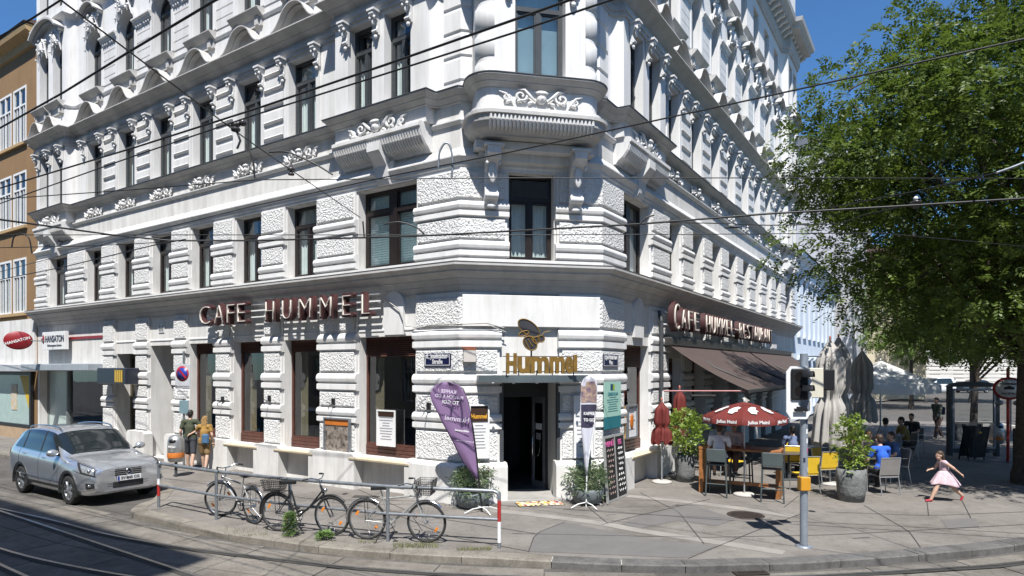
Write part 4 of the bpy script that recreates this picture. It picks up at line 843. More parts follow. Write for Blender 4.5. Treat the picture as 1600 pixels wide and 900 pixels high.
MB().add([(p.x, p.y, -.007) for p in offs(kerb, -.012)] + [(p.x, p.y, -.007) for p in inner], [(k, k + 1, len(kerb) + k + 1, len(kerb) + k) for k in range(len(kerb) - 1)]).build('kerb_mortar', mat('pale_mortar', (.5, .47, .42), .9), PAVE)
# tram rails
def ribbon(path, w_, z, m, name, parent, th=None):
    a, c = offs(path, -w_ / 2), offs(path, w_ / 2); n = len(path)
    return MB().add([(p.x, p.y, z) for p in a] + [(p.x, p.y, z) for p in c], [(k, k + 1, n + k + 1, n + k) for k in range(n - 1)]).build(name, m, parent)
STEEL = mat('worn_rail_steel', (.35, .34, .33), .3, .85, var=.2, vs=5); GROOVE = mat('rail_groove_dirt', (.035, .033, .03), .9, var=.3)
VR = lambda u, v: Vector(G(u, v, RZ0)[:2])
A0 = [VR(0, 797), VR(80, 815), VR(165, 837), VR(280, 857), VR(400, 872), VR(500, 884), VR(600, 893), VR(700, 899), VR(900, 907), VR(1100, 907), VR(1250, 903), VR(1375, 897), VR(1490, 890), VR(1600, 881)]
d0 = (A0[0] - A0[1]).normalized(); A0 = [A0[0] + d0 * 40, A0[0] + d0 * 12] + A0; A0 += [A0[-1] + Vector((3, 1.15)), A0[-1] + Vector((7, 3.4)), A0[-1] + Vector((12, 8)), A0[-1] + Vector((16, 14)), A0[-1] + Vector((20, 28))]
RA = resample(catmull(A0, 8), .35)
B0 = [VR(0, 801), VR(287, 897)]; dB = (B0[1] - B0[0]).normalized(); RB_ = [B0[0] - dB * 50 + dB * k for k in range(80)]
rails = [RA, offs(RA, 1.435), RB_, offs(RB_, 1.435), offs(RB_, 4.3), offs(RB_, 5.73)]
for r_ in rails:
    ribbon(r_, .16, RZ0 + .018, GROOVE, 'rail_groove', road); ribbon(offs(r_, -.035), .055, RZ0 + .024, STEEL, 'tram_rail', road)
# slabs beside the curved rail
def slabrow(path, d0, d1, step, m, name='concrete_slab', ph=0, kerblim=None):
    pr = resample(path, step); out = []
    for k in range(len(pr) - 1):
        mid = (pr[k] + pr[k + 1]) / 2
        if not (-24 < mid.x < 24 and 2 < mid.y < 24): continue
        t = (pr[k + 1] - pr[k]).normalized(); nrm = Vector((t.y, -t.x)); e0, e1 = d0, d1
        if kerblim:
            dk = min((q_ - mid).length for q_ in kerb); lim = -(dk - .10); e0 = max(e0, lim)
        if e1 - e0 < .12: continue
        g = t * .012; t0 = (pr[k] - pr[max(0, k - 1)]).normalized() if k else t; t2 = (pr[min(k + 2, len(pr) - 1)] - pr[k + 1]).normalized() if k + 2 < len(pr) else t
        na = Vector(((t.y + t0.y), -(t.x + t0.x))).normalized(); nb = Vector(((t.y + t2.y), -(t.x + t2.x))).normalized()
        c = [pr[k] + g + na * e0, pr[k + 1] - g + nb * e0, pr[k + 1] - g + nb * e1, pr[k] + g + na * e1]; z = RZ0 + .010 + rr.uniform(-.003, .003)
        b = MB().add([(p.x, p.y, RZ0 - .02) for p in c] + [(p.x, p.y, z) for p in c], [(4, 5, 6, 7), (0, 1, 5, 4), (1, 2, 6, 5), (2, 3, 7, 6), (3, 0, 4, 7)]); b.build(name, m if rr.random() < .65 else CONC2, road)
slabrow(RA, -1.0, -.09, 1.7, CONC, kerblim=True); slabrow(RA, .09, .71, 1.75, CONC); slabrow(RA, .73, 1.345, 1.75, CONC); slabrow(RA, 1.53, 2.9, 1.8, CONC)
# drain grating in the gutter and round cover in the pavement
IRON = mat('rusty_cast_iron', (.055, .042, .035), .7, .4, var=.3, vs=9)
c = G(1168, 893, RZ0); gr = thing('drain_grate', 'rectangular rusty iron drain grating in the gutter below kerb', 'drain grate', (c.x, c.y, RZ0 + .012), radians(4))
MB().box(-.26, .26, -.2, -.17, 0, .012).box(-.26, .26, .17, .2, 0, .012).box(-.26, -.23, -.17, .17, 0, .012).box(.23, .26, -.17, .17, 0, .012).build('frame', IRON, gr)
for k in range(9): MB().box(-.22 + .052 * k, -.195 + .052 * k, -.17, .17, 0, .010).build('bar', IRON, gr)
MB().box(-.23, .23, -.17, .17, -.002, .001).build('shaft', BLK, gr)
c = G(1165, 805); gr = thing('manhole_cover', 'round ribbed iron manhole cover in the grey pavement', 'manhole', (c.x, c.y, .004), .3)
MB().lathe([(.30, 0), (.30, .008), (.36, .008), (.37, 0)], 32).build('frame', IRON, gr); MB().lathe([(.001, .001), (.29, .001)], 28).build('cover', BLK, gr)
for k in range(9): x = -.26 + .065 * k; y = sqrt(max(.002, .285 ** 2 - x * x)); MB().box(x - .02, x + .02, -y, y, .002, .009).build('rib', IRON, gr)
# lighter crossing strips, patches and tar seams on the pavement
STRIP = mat('pale_paving_strip', (.235, .218, .195), .9, var=.15, vs=2.2, bump=.15, bs=90)
PATCH = mat('newer_asphalt_patch', (.125, .118, .112), .92, var=.1, vs=2, bump=.2, bs=110)
def ground_poly(pix, z, m, name):
    p = [G(*q) for q in pix]; return MB().add([(v.x, v.y, z) for v in p], [tuple(range(len(p)))]).build(name, m, PAVE)
def strip_px(pix, w_, z, m, name): return ribbon(resample([V2(*p) for p in pix], .4), w_, z, m, name, PAVE)
strip_px([(700, 790), (850, 806), (935, 817), (1010, 831), (1150, 852), (1225, 864)], .28, .004, STRIP, 'paving_strip'); strip_px([(980, 775), (1070, 784), (1160, 795), (1240, 807)], .30, .0045, STRIP, 'paving_strip')
ground_poly([(882, 816), (836, 834), (826, 862), (1070, 872), (1120, 853), (1010, 842)], .004, PATCH, 'asphalt_patch')
ground_poly([(1080, 788), (1005, 805), (970, 819), (1000, 826), (1060, 814), (1120, 822), (1150, 811)], .005, PATCH, 'asphalt_patch')
ground_poly([(1470, 812), (1525, 810), (1530, 823), (1480, 826)], .005, PATCH, 'asphalt_patch')
for pix in ([(826, 862), (836, 834), (882, 816)], [(826, 862), (700, 838), (610, 800)], [(1075, 873), (1180, 830), (1260, 800)], [(940, 820), (1005, 804), (1110, 780)], [(880, 796), (1000, 804), (1150, 811), (1400, 822), (1600, 834)],
            [(950, 818), (920, 794)], [(240, 745), (420, 770), (620, 800), (836, 834)], [(1448, 780), (1451, 806)], [(1502, 780), (1517, 810)], [(400, 800), (560, 790), (700, 786)], [(1225, 793), (1248, 775)], [(560, 765), (640, 800), (660, 830)], [(1350, 790), (1420, 830), (1440, 858)], [(1000, 770), (1060, 800), (1100, 850)], [(1290, 800), (1450, 806), (1600, 800)], [(0, 698), (120, 712), (300, 738)], [(800, 834), (1100, 840), (1300, 836), (1600, 820)]):
    strip_px(pix, .018, .0065, TAR, 'tar_seam')
# threshold mat
c = G(842, 786); r = thing('doormat', 'colourful patterned doormat lying before the cafe entrance', 'doormat', (c.x, c.y - .03, 0.003), atan2(nC.x, -nC.y))
def mosaic(name, cols, sc, parent=None):
    m = bpy.data.materials.new(name); m.use_nodes = True; N = m.node_tree.nodes; L_ = m.node_tree.links; p = N['Principled BSDF']; p.inputs['Roughness'].default_value = .9
    tc = N.new('ShaderNodeTexCoord'); v = N.new('ShaderNodeTexVoronoi'); v.inputs['Scale'].default_value = sc; L_.new(tc.outputs['Object'], v.inputs['Vector'])
    rp = N.new('ShaderNodeValToRGB'); rp.color_ramp.interpolation = 'CONSTANT'
    while len(rp.color_ramp.elements) < len(cols): rp.color_ramp.elements.new(.5)
    for i, cc in enumerate(cols): rp.color_ramp.elements[i].position = i / len(cols); rp.color_ramp.elements[i].color = (*cc, 1)
    sp_ = N.new('ShaderNodeSeparateColor'); L_.new(v.outputs['Color'], sp_.inputs[0]); L_.new(sp_.outputs[0], rp.inputs[0]); L_.new(rp.outputs[0], p.inputs['Base Color']); return m
MB().box(-.5, .5, -.28, .28, 0, .014, b=.004).build('mat_face', mosaic('mat_pattern', [(.55, .5, .38), (.5, .35, .05), (.06, .02, .05), (.6, .56, .48), (.35, .06, .03), (.5, .42, .25)], 15), r); MB().box(-.515, .515, -.295, .295, -.001, .008).build('mat_backing', BLK, r)
# ------------------------------------------------------------ other houses
OCH = mat('ochre_render', (.235, .14, .062), .85, var=.08, vs=1.2, streak=.12, bump=.1, bs=40)
TAN = mat('tan_stone_base', (.38, .27, .17), .8, var=.15, vs=3)
def simple_window(w_, h, fm, arch=False, deep=.16):
    b = MB(); t = .09; b.box(-w_ / 2, -w_ / 2 + t, -.06, .02, 0, h); b.box(w_ / 2 - t, w_ / 2, -.06, .02, 0, h); b.box(-w_ / 2 + t, w_ / 2 - t, -.06, .02, 0, t); b.box(-w_ / 2 + t, w_ / 2 - t, -.06, .02, h - t, h)
    b.box(-.045, .045, -.05, .01, t, h - t); b.box(-w_ / 2 + t, -.045, -.05, .015, h * .66, h * .66 + .07); b.box(.045, w_ / 2 - t, -.05, .015, h * .66, h * .66 + .07)
    for s in (-1, 1): b.box(s * w_ * .245 - .015, s * w_ * .245 + .015, -.045, 0, t, h * .66); 
    p = MB().quad((-w_ / 2 + t, -.03, t), (w_ / 2 - t, -.03, t), (w_ / 2 - t, -.03, h - t), (-w_ / 2 + t, -.03, h - t))
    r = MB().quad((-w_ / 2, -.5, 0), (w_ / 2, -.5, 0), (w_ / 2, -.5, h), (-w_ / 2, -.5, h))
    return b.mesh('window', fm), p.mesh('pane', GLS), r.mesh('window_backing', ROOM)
def house(name, label, o, a, length, depth, h, floors, cols, wm, fm=None, ww=1.15, roof=2.5, roofm=None, side=0, trim=None, pane=True, hood=True, rec=.16):
    n = Vector((-a.y, a.x, 0)); F = frame(Vector(o), a, n); r = thing(name, label, 'building', (o[0], o[1], 0)); r.rotation_euler = (0, 0, atan2(a.y, a.x))
    I = Matrix.Identity(4); ops = []; m3 = {}
    for (z0, z1) in floors:
        for x in cols: ops.append((x - ww / 2, x + ww / 2, z0, z1, False, .18))
        m3[(z0, z1)] = simple_window(ww, z1 - z0, fm or WHT)
    wall(I, 0, length, 0, h, ops, m=wm, parent=r)
    b = MB().sweep([(length, 0), (length, -depth), (0, -depth), (0, 0)], [(0, 0), (0, h)], caps=False); b.build('side_wall', wm, r)
    hd = MB().prism([(0, 0), (.1, 0), (.18, .08), (.2, .16), (0, .22)], -ww / 2 - .15, ww / 2 + .15, 'x').mesh('window_hood', trim or wm); sl = MB().box(-ww / 2 - .1, ww / 2 + .1, 0, .12, -.12, 0).mesh('sill', trim or wm)
    for (z0, z1) in floors:
        fr, pn, bk = m3[(z0, z1)]
        for x in cols:
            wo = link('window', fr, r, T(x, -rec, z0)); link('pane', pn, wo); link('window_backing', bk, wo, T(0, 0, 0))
            link('sill', sl, r, T(x, 0, z0))
            if hood: link('window_hood', hd, r, T(x, 0, z1 + .08))
    MB().sweep([(-.1, 0), (length + .1, 0)], [(0, h - .7), (.1, h - .66), (.15, h - .4), (.45, h - .25), (.5, h - .05), (0, h + .02)]).build('eave_cornice', trim or wm, r)
    rm = roofm or mat('dark_tile_roof', (.10, .06, .05), .8, var=.25, vs=4)
    b = MB().prism([(.55, h + .03), (-depth / 2, h + roof), (-depth - .3, h + .03)], -.15, length + .15, 'x'); b.build('roof', rm, r)
    return r, F
r, F = house('ochre_building', 'ochre yellow house with white double windows beside the white corner house', FL @ Vector((LL + .02, -.02, 0, 1)).xyz if False else (FL @ Vector((LL + .03, .0, 0, 1))).xyz, aL, 20, 11, 17.1, [(5.35, 7.7), (9.05, 11.4), (12.6, 15.0)], [1.75, 3.3, 6.6, 8.2, 11.6, 13.2, 16.6, 18.2], OCH, WHT, 1.34, trim=mat('pale_ochre_trim', (.40, .27, .13), .8), hood=False, rec=.0)
MB().box(.05, 19.9, 0, .10, 3.15, 5.05).build('fascia', PLB, r); MB().box(.1, 19.8, 0, .55, 2.85, 3.15, b=.02).build('shop_canopy', mat('grey_shop_canopy', (.42, .43, .45), .5), r)
MB().box(.0, 20, .0, .12, 0, .5).build('stone_base', TAN, r)
for k in range(4):
    sw = MB().box(.3 + k * 4.9, .45 + k * 4.9, .0, .14, .5, 2.85).box(4.6 + k * 4.9, 4.75 + k * 4.9, 0, .14, .5, 2.85).box(.45 + k * 4.9, 4.6 + k * 4.9, 0, .14, .5, .62).box(.45 + k * 4.9, 4.6 + k * 4.9, 0, .14, 2.7, 2.85).build('shop_window', BLK, r)
    MB().quad((.45 + k * 4.9, .05, .62), (4.6 + k * 4.9, .05, .62), (4.6 + k * 4.9, .05, 2.7), (.45 + k * 4.9, .05, 2.7)).build('pane', mat('mint_display', (.36, .47, .44), .2, var=.08), sw)
    MB().add([(.5 + k * 4.9, .06, 2.68), (1.6 + k * 4.9, .06, 2.68), (.5 + k * 4.9, .06, 1.0)], [(0, 1, 2)]).build('yellow_banner', mat('yellow_print', (.5, .34, .02), .6), sw)
    MB().box(1.9 + k * 4.9, 2.5 + k * 4.9, .055, .07, 1.2, 2.3).build('poster', mat('poster_orange', (.5, .33, .12), .6, var=.6, vs=5, col2=(.5, .5, .48)), sw)
# houses across the street, behind the camera: they shade the tram tracks and stand in the window reflections
aO = -aL; o0 = Vector((-5.1, -3.0, 0))
house('facing_building', 'cream five storey house across the street whose shadow lies on the tracks', o0 + aL * 36, aO, 36, 11, 21.6, [(1, 3.6), (5.2, 7.4), (9, 11.2), (12.8, 15), (16.6, 18.6)], [1.8 + 2.7 * k for k in range(13)], mat('cream_render', (.50, .43, .32), .85, var=.08, vs=1), WHT, 1.2, roof=.8)
house('facing_grey_building', 'grey four storey house on the far side of crossing', Vector((34, -17, 0)), Vector((-1, 0, 0)), 31, 11, 17, [(1, 3.4), (5, 7.1), (8.6, 10.7), (12.2, 14.3)], [2 + 2.9 * k for k in range(10)], mat('grey_render', (.38, .37, .35), .85, var=.08, vs=1), WHT, 1.2)
# square behind: low blue-white house, tall blank gable, far facades
o = (FR @ Vector((-44, 0, 0, 1))).xyz
house('blue_white_building', 'low bluish white house with tall windows past the end of white house', o, aR, 18.6, 10, 9.6, [(.6, 3.4), (4.9, 8.2)], [1.4 + 1.95 * k for k in range(9)], mat('bluish_white_render', (.62, .68, .75), .8, var=.05, vs=1), DGRY, .85, roof=1.4, roofm=mat('slate_roof', (.12, .13, .15), .7))
o = (FR @ Vector((-64, 1.2, 0, 1))).xyz
SLT = mat('slate_roof', (.12, .13, .15), .7)
r, F = house('gable_building', 'tall grey house with windowless gable wall rising above the low roof', o, aR, 19.6, 14, 21, [(1, 3.6), (5.4, 7.6), (9.4, 11.6), (13.4, 15.6)], [2 + 3 * k for k in range(6)], mat('pale_grey_firewall', (.46, .46, .48), .9, var=.06, vs=.7, streak=.1), WHT, 1.2, roofm=SLT)
house('yellow_building', 'pale yellow house front seen beyond the beige parasols', Vector((48, 74, 0)), -vn(655, 998), 16, 10, 13, [(1, 3.6), (5.4, 7.6), (9, 11)], [2 + 2.6 * k for k in range(5)], mat('yellow_render', (.55, .49, .36), .85), WHT, 1.2)
r, F = house('white_far_building', 'long white far facade closing the square behind the parked van', Vector((128, 92, 0)), Vector((-1, 0, 0)), 80, 12, 19, [(1.2, 4.6), (6.6, 9.4), (11, 13.6), (15, 17.2)], [2.5 + 3.4 * k for k in range(23)], mat('warm_white_render', (.60, .56, .50), .85, var=.06, vs=.6), DGRY, 1.5)
for k in range(9): MB().box(0, 80, .0, .06, .5 + k * .56, .5 + k * .56 + .44).build('stone_course', MATS['warm_white_render'], r)
# ------------------------------------------------------------ trees
LEAF = mat('locust_leaf', (.090, .132, .020), .5, var=.5, vs=.9, transl=.32, spec=.35)
LEAF2 = mat('light_leaf', (.10, .16, .025), .5, var=.3, vs=2.5, transl=.35, spec=.35)
BARK = mat('brown_bark', (.07, .055, .042), .95, var=.4, vs=9, bump=.8, bs=26, bd=.03)
def leaf_mesh(name, centers, dirs, rlen, n_pairs, ll, lw, seed, m, droop=.5):
    R_ = np.random.default_rng(seed); N = len(centers); c = np.asarray(centers); d = np.asarray(dirs); d = d / np.linalg.norm(d, axis=1, keepdims=True)
    side = np.cross(d, np.array([0, 0, 1.0]) + R_.normal(0, .35, (N, 3))); side /= np.linalg.norm(side, axis=1, keepdims=True) + 1e-9; up = np.cross(side, d)
    V = []; 
    L_ = rlen * R_.uniform(.7, 1.25, (N, 1))
    for k in range(n_pairs):
        t = (k + .6) / n_pairs; base = c + d * L_ * t - np.array([0, 0, 1.0]) * L_ * droop * t * t * .6
        for s in (-1, 1):
            ld = side * s * R_.uniform(.75, 1.1, (N, 1)) + d * R_.uniform(.25, .7, (N, 1)) + R_.normal(0, .22, (N, 3)); ld /= np.linalg.norm(ld, axis=1, keepdims=True)
            sd = np.cross(ld, up + R_.normal(0, .3, (N, 3))); sd /= np.linalg.norm(sd, axis=1, keepdims=True) + 1e-9
            sc = R_.uniform(.75, 1.25, (N, 1)); a = base; tip = base + ld * ll * sc; mid = base + ld * ll * .45 * sc
            V.append(np.stack([a, mid + sd * lw * .5 * sc, tip, mid - sd * lw * .5 * sc], 1))
    V = np.concatenate(V, 0).reshape(-1, 3); nq = len(V) // 4; me = bpy.data.meshes.new(name); me.vertices.add(len(V)); me.vertices.foreach_set('co', V.astype(np.float32).ravel())
    me.loops.add(nq * 4); me.loops.foreach_set('vertex_index', np.arange(nq * 4, dtype=np.int32)); me.polygons.add(nq); me.polygons.foreach_set('loop_start', np.arange(0, nq * 4, 4, dtype=np.int32)); me.polygons.foreach_set('loop_total', np.full(nq, 4, np.int32))
    me.materials.append(m); me.update(calc_edges=True); me.validate(); return me
def tree(name, label, base, height, cc, cr, nclump, nspray, seed, m=None, group=None, tr=.22, pairs=6, ll=.085, lw=.036, rl=.34):
    R_ = random.Random(seed); rn = np.random.default_rng(seed); r = thing(name, label, 'tree', base, 0, group); base = Vector(base); cc = Vector(cc) - base
    tp = [Vector((0, 0, -.05)), Vector((.05, .03, 1.2)), Vector((cc.x * .15, cc.y * .15, cc.z * .42)), Vector((cc.x * .4, cc.y * .4, cc.z * .75)), Vector((cc.x * .8, cc.y * .8, cc.z + cr[2] * .3)), Vector((cc.x, cc.y, cc.z + cr[2] * .75))]
    b = MB().tube(catmull(tp, 4), [tr * (1.25 if k < 2 else 1.05 - k * .043) for k in range(21)], 10); b.build('trunk', BARK, r)
    cl = []
    for i in range(nclump):
        for _ in range(40):
            p = rn.normal(0, 1, 3); p /= np.linalg.norm(p); p *= rn.uniform(.45, 1.0) ** .6
            if p[2] > -.85: break
        cl.append(np.array([cc.x + p[0] * cr[0] * .86, cc.y + p[1] * cr[1] * .86, cc.z + p[2] * cr[2] * .86]))
    for i, c in enumerate(cl):
        if i % 2 == 0:
            t = R_.uniform(.35, .95); k = t * 5; j = min(4, int(k)); s = tp[j].lerp(tp[j + 1], k - j); e = Vector(c); mid = s.lerp(e, .5) + Vector((0, 0, R_.uniform(.1, .6)))
            MB().tube(catmull([s, mid, e], 3), [tr * .32 * (1 - .12 * q) for q in range(7)], 6).build('limb', BARK, r)
    cs = []; ds = []; per = nspray // nclump
    for c in cl:
        rad = rn.uniform(.7, 1.3) * min(cr) * .215; q = rn.normal(0, 1, (per, 3)); q /= np.linalg.norm(q, axis=1, keepdims=True); rr_ = rn.uniform(.25, 1, (per, 1)) ** .5
        pos = c + q * rr_ * rad * np.array([1.15, 1.15, .72]); cs.append(pos); dd = q + rn.normal(0, .45, (per, 3)); dd[:, 2] -= .25; ds.append(dd)
    me = leaf_mesh('crown', np.concatenate(cs), np.concatenate(ds), rl, pairs, ll, lw, seed, m or LEAF); link('crown', me, r); return r
tree('locust_tree', 'large locust tree spreading a dense green crown over the terrace', (13.3, 16.6, 0), 13, (13.5, 16.4, 8.3), (7.1, 5.9, 5.8), 180, 22000, 5, tr=.24, ll=.12, lw=.052)
tree('plaza_tree', 'green tree on the plaza behind the tram shelter', (19.5, 27, 0), 8, (19.6, 26.0, 6.3), (5.2, 4.3, 3.5), 75, 7500, 8, tr=.16, ll=.11, lw=.05)
tree('plaza_tree', 'lighter green tree near the parked white van across the square', (30, 48, 0), 8, (30, 48, 6.8), (4.6, 4, 4.2), 40, 3000, 13, LEAF2, tr=.16, ll=.16, lw=.08, rl=.5)
tree('plaza_tree', 'broad green tree at the far edge of the square', (41, 57, 0), 8, (41, 57, 8), (7, 5, 5), 50, 3500, 17, LEAF, tr=.2, ll=.18, lw=.09, rl=.55)
# ------------------------------------------------------------ street furniture
# railing along the kerb
rail = thing('pavement_railing', 'grey tubular steel railing with red and white end posts along kerb', 'railing', (-4.1, 11.9, 0)); o_ = Vector((-4.1, 11.9, 0))
pp = [G(248, 793), G(338, 812), G(453, 829), G(606, 846), G(780, 857)]
for i, p in enumerate(pp):
    q = p - o_; MB().tube([q, q + Vector((0, 0, .93))], .03, 10).build('post', GRYM, rail)
tp = [p - o_ for p in pp]; d = (tp[1] - tp[0]).normalized(); d2 = (tp[-1] - tp[-2]).normalized()
top = [tp[0] + Vector((0, 0, .86)), tp[0] + Vector((0, 0, .925)) + d * .03, tp[0] + d * .1 + Vector((0, 0, .95))] + [p + Vector((0, 0, .95)) for p in tp[1:-1]] + [tp[-1] - d2 * .1 + Vector((0, 0, .95)), tp[-1] + Vector((0, 0, .925)) - d2 * .03, tp[-1] + Vector((0, 0, .86))]
MB().tube(top, .032, 10).build('top_rail', GRYM, rail); MB().tube([p + Vector((0, 0, .48)) for p in tp], .027, 10).build('middle_rail', GRYM, rail)
for i, k in ((0, (.25, .5)), (4, (.45, .80))): MB().tube([tp[i] + Vector((0, 0, k[0])), tp[i] + Vector((0, 0, k[1]))], .033, 10).build('red_band', RED, rail)
for i, k in ((0, (.5, .62)), (4, (.1, .45))): MB().tube([tp[i] + Vector((0, 0, k[0])), tp[i] + Vector((0, 0, k[1]))], .0325, 10).build('white_band', WHT, rail)
# traffic signal
c = G(1256, 854); r = thing('traffic_signal', 'grey signal post with stickers and a white backed pedestrian signal head', 'traffic light', (c.x, c.y, 0))
POLE = mat('blue_grey_pole', (.26, .29, .33), .45, .3, var=.15, vs=6)
MB().tube([(0, 0, 0), (0, 0, 3.24)], .062, 16).build('pole', POLE, r); MB().lathe([(.14, 0), (.14, .012), (.07, .03)], 20).build('foot', POLE, r)
hb = MB().prism([(-.21, 2.27), (-.13, 2.15), (.13, 2.15), (.21, 2.27), (.21, 2.93), (.13, 3.03), (-.13, 3.03), (-.21, 2.93)], -.16, -.13).build('backboard', WHT, r, T(-.13, .05, 0))
MB().box(-.145, .145, -.20, -.165, 2.47, 2.99, b=.02).build('housing', BLK, r, T(-.13, .05, 0))
for k, z in enumerate((2.85, 2.62)):
    MB().lathe([(.095, .16), (.10, 0), (.105, .0), (.10, .16)], 20, a0=0, a1=pi).xf(RX(pi / 2)).build('visor', BLK, r, T(-.13 + .05, -.16, z) @ RZ(.95)); MB().lathe([(.001, 0), (.092, 0)], 20).xf(RX(pi / 2)).build('lens', mat('dark_lens', (.012, .010, .010), .2), r, T(-.13, -.152, z))
MB().box(.09, .32, -.03, .03, 2.50, 3.0, b=.01).build('side_panel', mat('beige_panel', (.55, .52, .42), .6), r); MB().tube([(0, 0, 3.2), (.28, .02, 3.2)], .02, 8).build('arm', POLE, r); MB().box(.34, .55, .04, .12, 2.62, 2.98, b=.02).build('rear_housing', BLK, r)
MB().box(-.09, .075, -.10, .06, .95, 1.18, b=.012).build('push_button_box', mat('yellow_orange_box', (.55, .26, .02), .45), r)
R_ = random.Random(2)
for k in range(7):
    z = 1.3 + k * .16; a = R_.uniform(-2.2, -.9); MB().lathe([(.0635, -.04), (.0635, .04)], 5, a0=a, a1=a + R_.uniform(.5, .9)).build('sticker', [WHT, NAVY, mat('sticker_pink', (.5, .12, .25), .5), WHT][k % 4], r, T(0, 0, z))
bx = MB().box(-.1, .12, -.186, -.166, 2.28, 2.33).box(-.06, .07, -.186, -.166, 2.33, 2.36); bx.build('tram_mark', BLK, r, T(-.13, .02, 0)); MB().box(.02, .18, -.13 - .04, -.128 - .04, 2.30, 2.46).build('grey_mark', GRYM, r, T(-.13, .05, 0))
# no-parking sign
c = G(300, 733); c = G(286, 733); r = thing('parking_sign', 'grey panel with round blue and red no-waiting sign on slim post', 'sign', (c.x, c.y, 0), -.25)
MB().tube([(0, .03, 0), (0, .03, 3.5)], .03, 8).build('post', GRYM, r)
z0 = 3 + (575 - 607) / FPX * c.y; z1 = 3 + (575 - 569) / FPX * c.y; MB().box(-.27, .27, -.02, 0, z0, z1, b=.006).build('panel', mat('sign_grey', (.45, .46, .48), .5), r); zz = (z0 + z1) / 2 + .08
Mx = T(0, -.024, zz) @ RX(pi / 2)
MB().lathe([(.001, .004), (.225, .004), (.225, 0)], 28).build('red_rim', mat('sign_red', (.35, .015, .02), .4), r, Mx); MB().lathe([(.001, .007), (.175, .007), (.175, .003)], 28).build('blue_disc', mat('sign_blue', (.015, .04, .28), .4), r, Mx); MB().box(-.185, .185, -.03, .03, .004, .010).xf(RZ(-pi / 4)).build('red_bar', MATS['sign_red'], r, Mx)
text('lettering', 'Kurzparkzone', .085, INK, r, T(0, -.024, z0 + .04) @ RX(pi / 2), .001, .002); MB().box(-.26, .26, -.02, 0, z0 - .30, z0 - .02, b=.005).build('text_panel', WHT, r)
for k, s in enumerate(('gebührenpflichtig', 'Parkdauer 2 Std.', 'Mo-Fr (werkt.) 9-22h')): text('lettering', s, .065, INK, r, T(0, -.022, z0 - .10 - .085 * k) @ RX(pi / 2), .001, .001, sx=.85)
MB().box(-.12, .2, -.02, .0, z0 - .75, z0 - .35, b=.005).build('blue_notice', mat('teal_notice', (.16, .24, .27), .5), r)
# litter bins
def bin_(c, label, rz=0, sc=1):
    r = thing('litter_bin', label, 'litter bin', (c.x, c.y, 0), rz); ALU = mat('brushed_aluminium', (.42, .42, .41), .38, .7, var=.15, vs=7)
    MB().tube([(0, .0, 0), (0, 0, .5)], .04, 8).build('post', DGRY, r); MB().lathe([(.001, .42), (.17, .42), (.205, .46), (.215, .8), (.21, 1.0), (.17, 1.1), (.08, 1.16), (.001, 1.17)], 22).build('drum', ALU, r)
    MB().lathe([(.2165, .54), (.220, .56), (.220, .66), (.2165, .68)], 22).build('orange_band', mat('orange_band', (.55, .17, .03), .5), r)
    MB().ball((0, -.185, 1.0), (.10, .05, .055), 12, 6).build('mouth', BLK, r); text('lettering', 'Wien', .09, WHT, r, T(0, -.219, .82) @ RX(pi / 2), .003, .003)
    text('lettering', '48', .08, INK, r, T(0, -.2175, .70) @ RX(pi / 2), .003, .002); return r
bin_(G(275, 745), 'aluminium litter bin with orange band on post in front of the wall'); bin_(G(1557, 712), 'aluminium litter bin with orange band beside the red tram stop pole')
# tram stop sign, shelter, boards
c = G(1575, 722); r = thing('tram_stop_sign', 'red tram stop pole with a white oval sign in red rim', 'sign', (c.x, c.y, 0), -.3)
MB().tube([(0, 0, 0), (0, 0, 3.0)], .045, 10).build('pole', RED, r); zc = 3 + (575 - 607) / FPX * c.y; Mx = T(0, -.06, zc) @ RX(pi / 2)
MB().lathe([(.001, .02), (.42, .02), (.45, .0), (.42, -.02), (.001, -.02)], 30).xf(Matrix.Diagonal((1, .80, 1, 1))).build('rim', RED, r, Mx); MB().lathe([(.001, .026), (.37, .026), (.37, .02)], 30).xf(Matrix.Diagonal((1, .78, 1, 1))).build('face', WHT, r, Mx)
text('lettering', 'STRASSENBAHN', .085, BLK, r, Mx @ T(0, .12, .028), .002, .003, sx=.85); text('lettering', 'HALTESTELLE', .085, BLK, r, Mx @ T(0, -.19, .028), .002, .003, sx=.85); MB().box(-.14, .14, -.03, .05, .026, .03).prism([(-.1, .05), (.1, .05), (0, .10)], .026, .03, 'z').build('tram_emblem', BLK, r, Mx)
for s in (-1, 1): MB().ball((s * .24, -.02, zc - .46), (.12, .04, .08), 12, 8).build('line_disc', GRYM, r)
MB().box(.06, .09, -.02, .02, .9, 2.0).build('timetable', GRYM, r)
c = G(1520, 712); r = thing('advert_case', 'dark framed glass advertising case standing at the tram stop', 'advert case', (c.x, c.y, 0), -.1)
w_ = 74 / FPX * c.y; hh = 3 + (575 - 598) / FPX * c.y
MB().box(-w_ / 2, -w_ / 2 + .12, -.1, .1, 0, hh - .12, b=.01).build('post', DGRY, r); MB().box(w_ / 2 - .12, w_ / 2, -.1, .1, 0, hh - .12, b=.01).build('post', DGRY, r)
MB().prism([(-w_ / 2 - .05, hh - .14)] + [(-w_ / 2 * cos(pi * k / 12), hh - .12 + .16 * sin(pi * k / 12)) for k in range(13)] + [(w_ / 2 + .05, hh - .14)], -.12, .12).build('arched_top', DGRY, r)
MB().box(-w_ / 2 + .2, w_ / 2 - .5, -.02, .0, .5, 1.1).build('notice', mat('dim_poster', (.16, .16, .17), .5, var=.8, vs=1.4, col2=(.05, .05, .045)), r); MB().quad((-w_ / 2 + .12, -.07, .25), (w_ / 2 - .12, -.07, .25), (w_ / 2 - .12, -.07, hh - .2), (-w_ / 2 + .12, -.07, hh - .2)).build('glass', GLS, r)
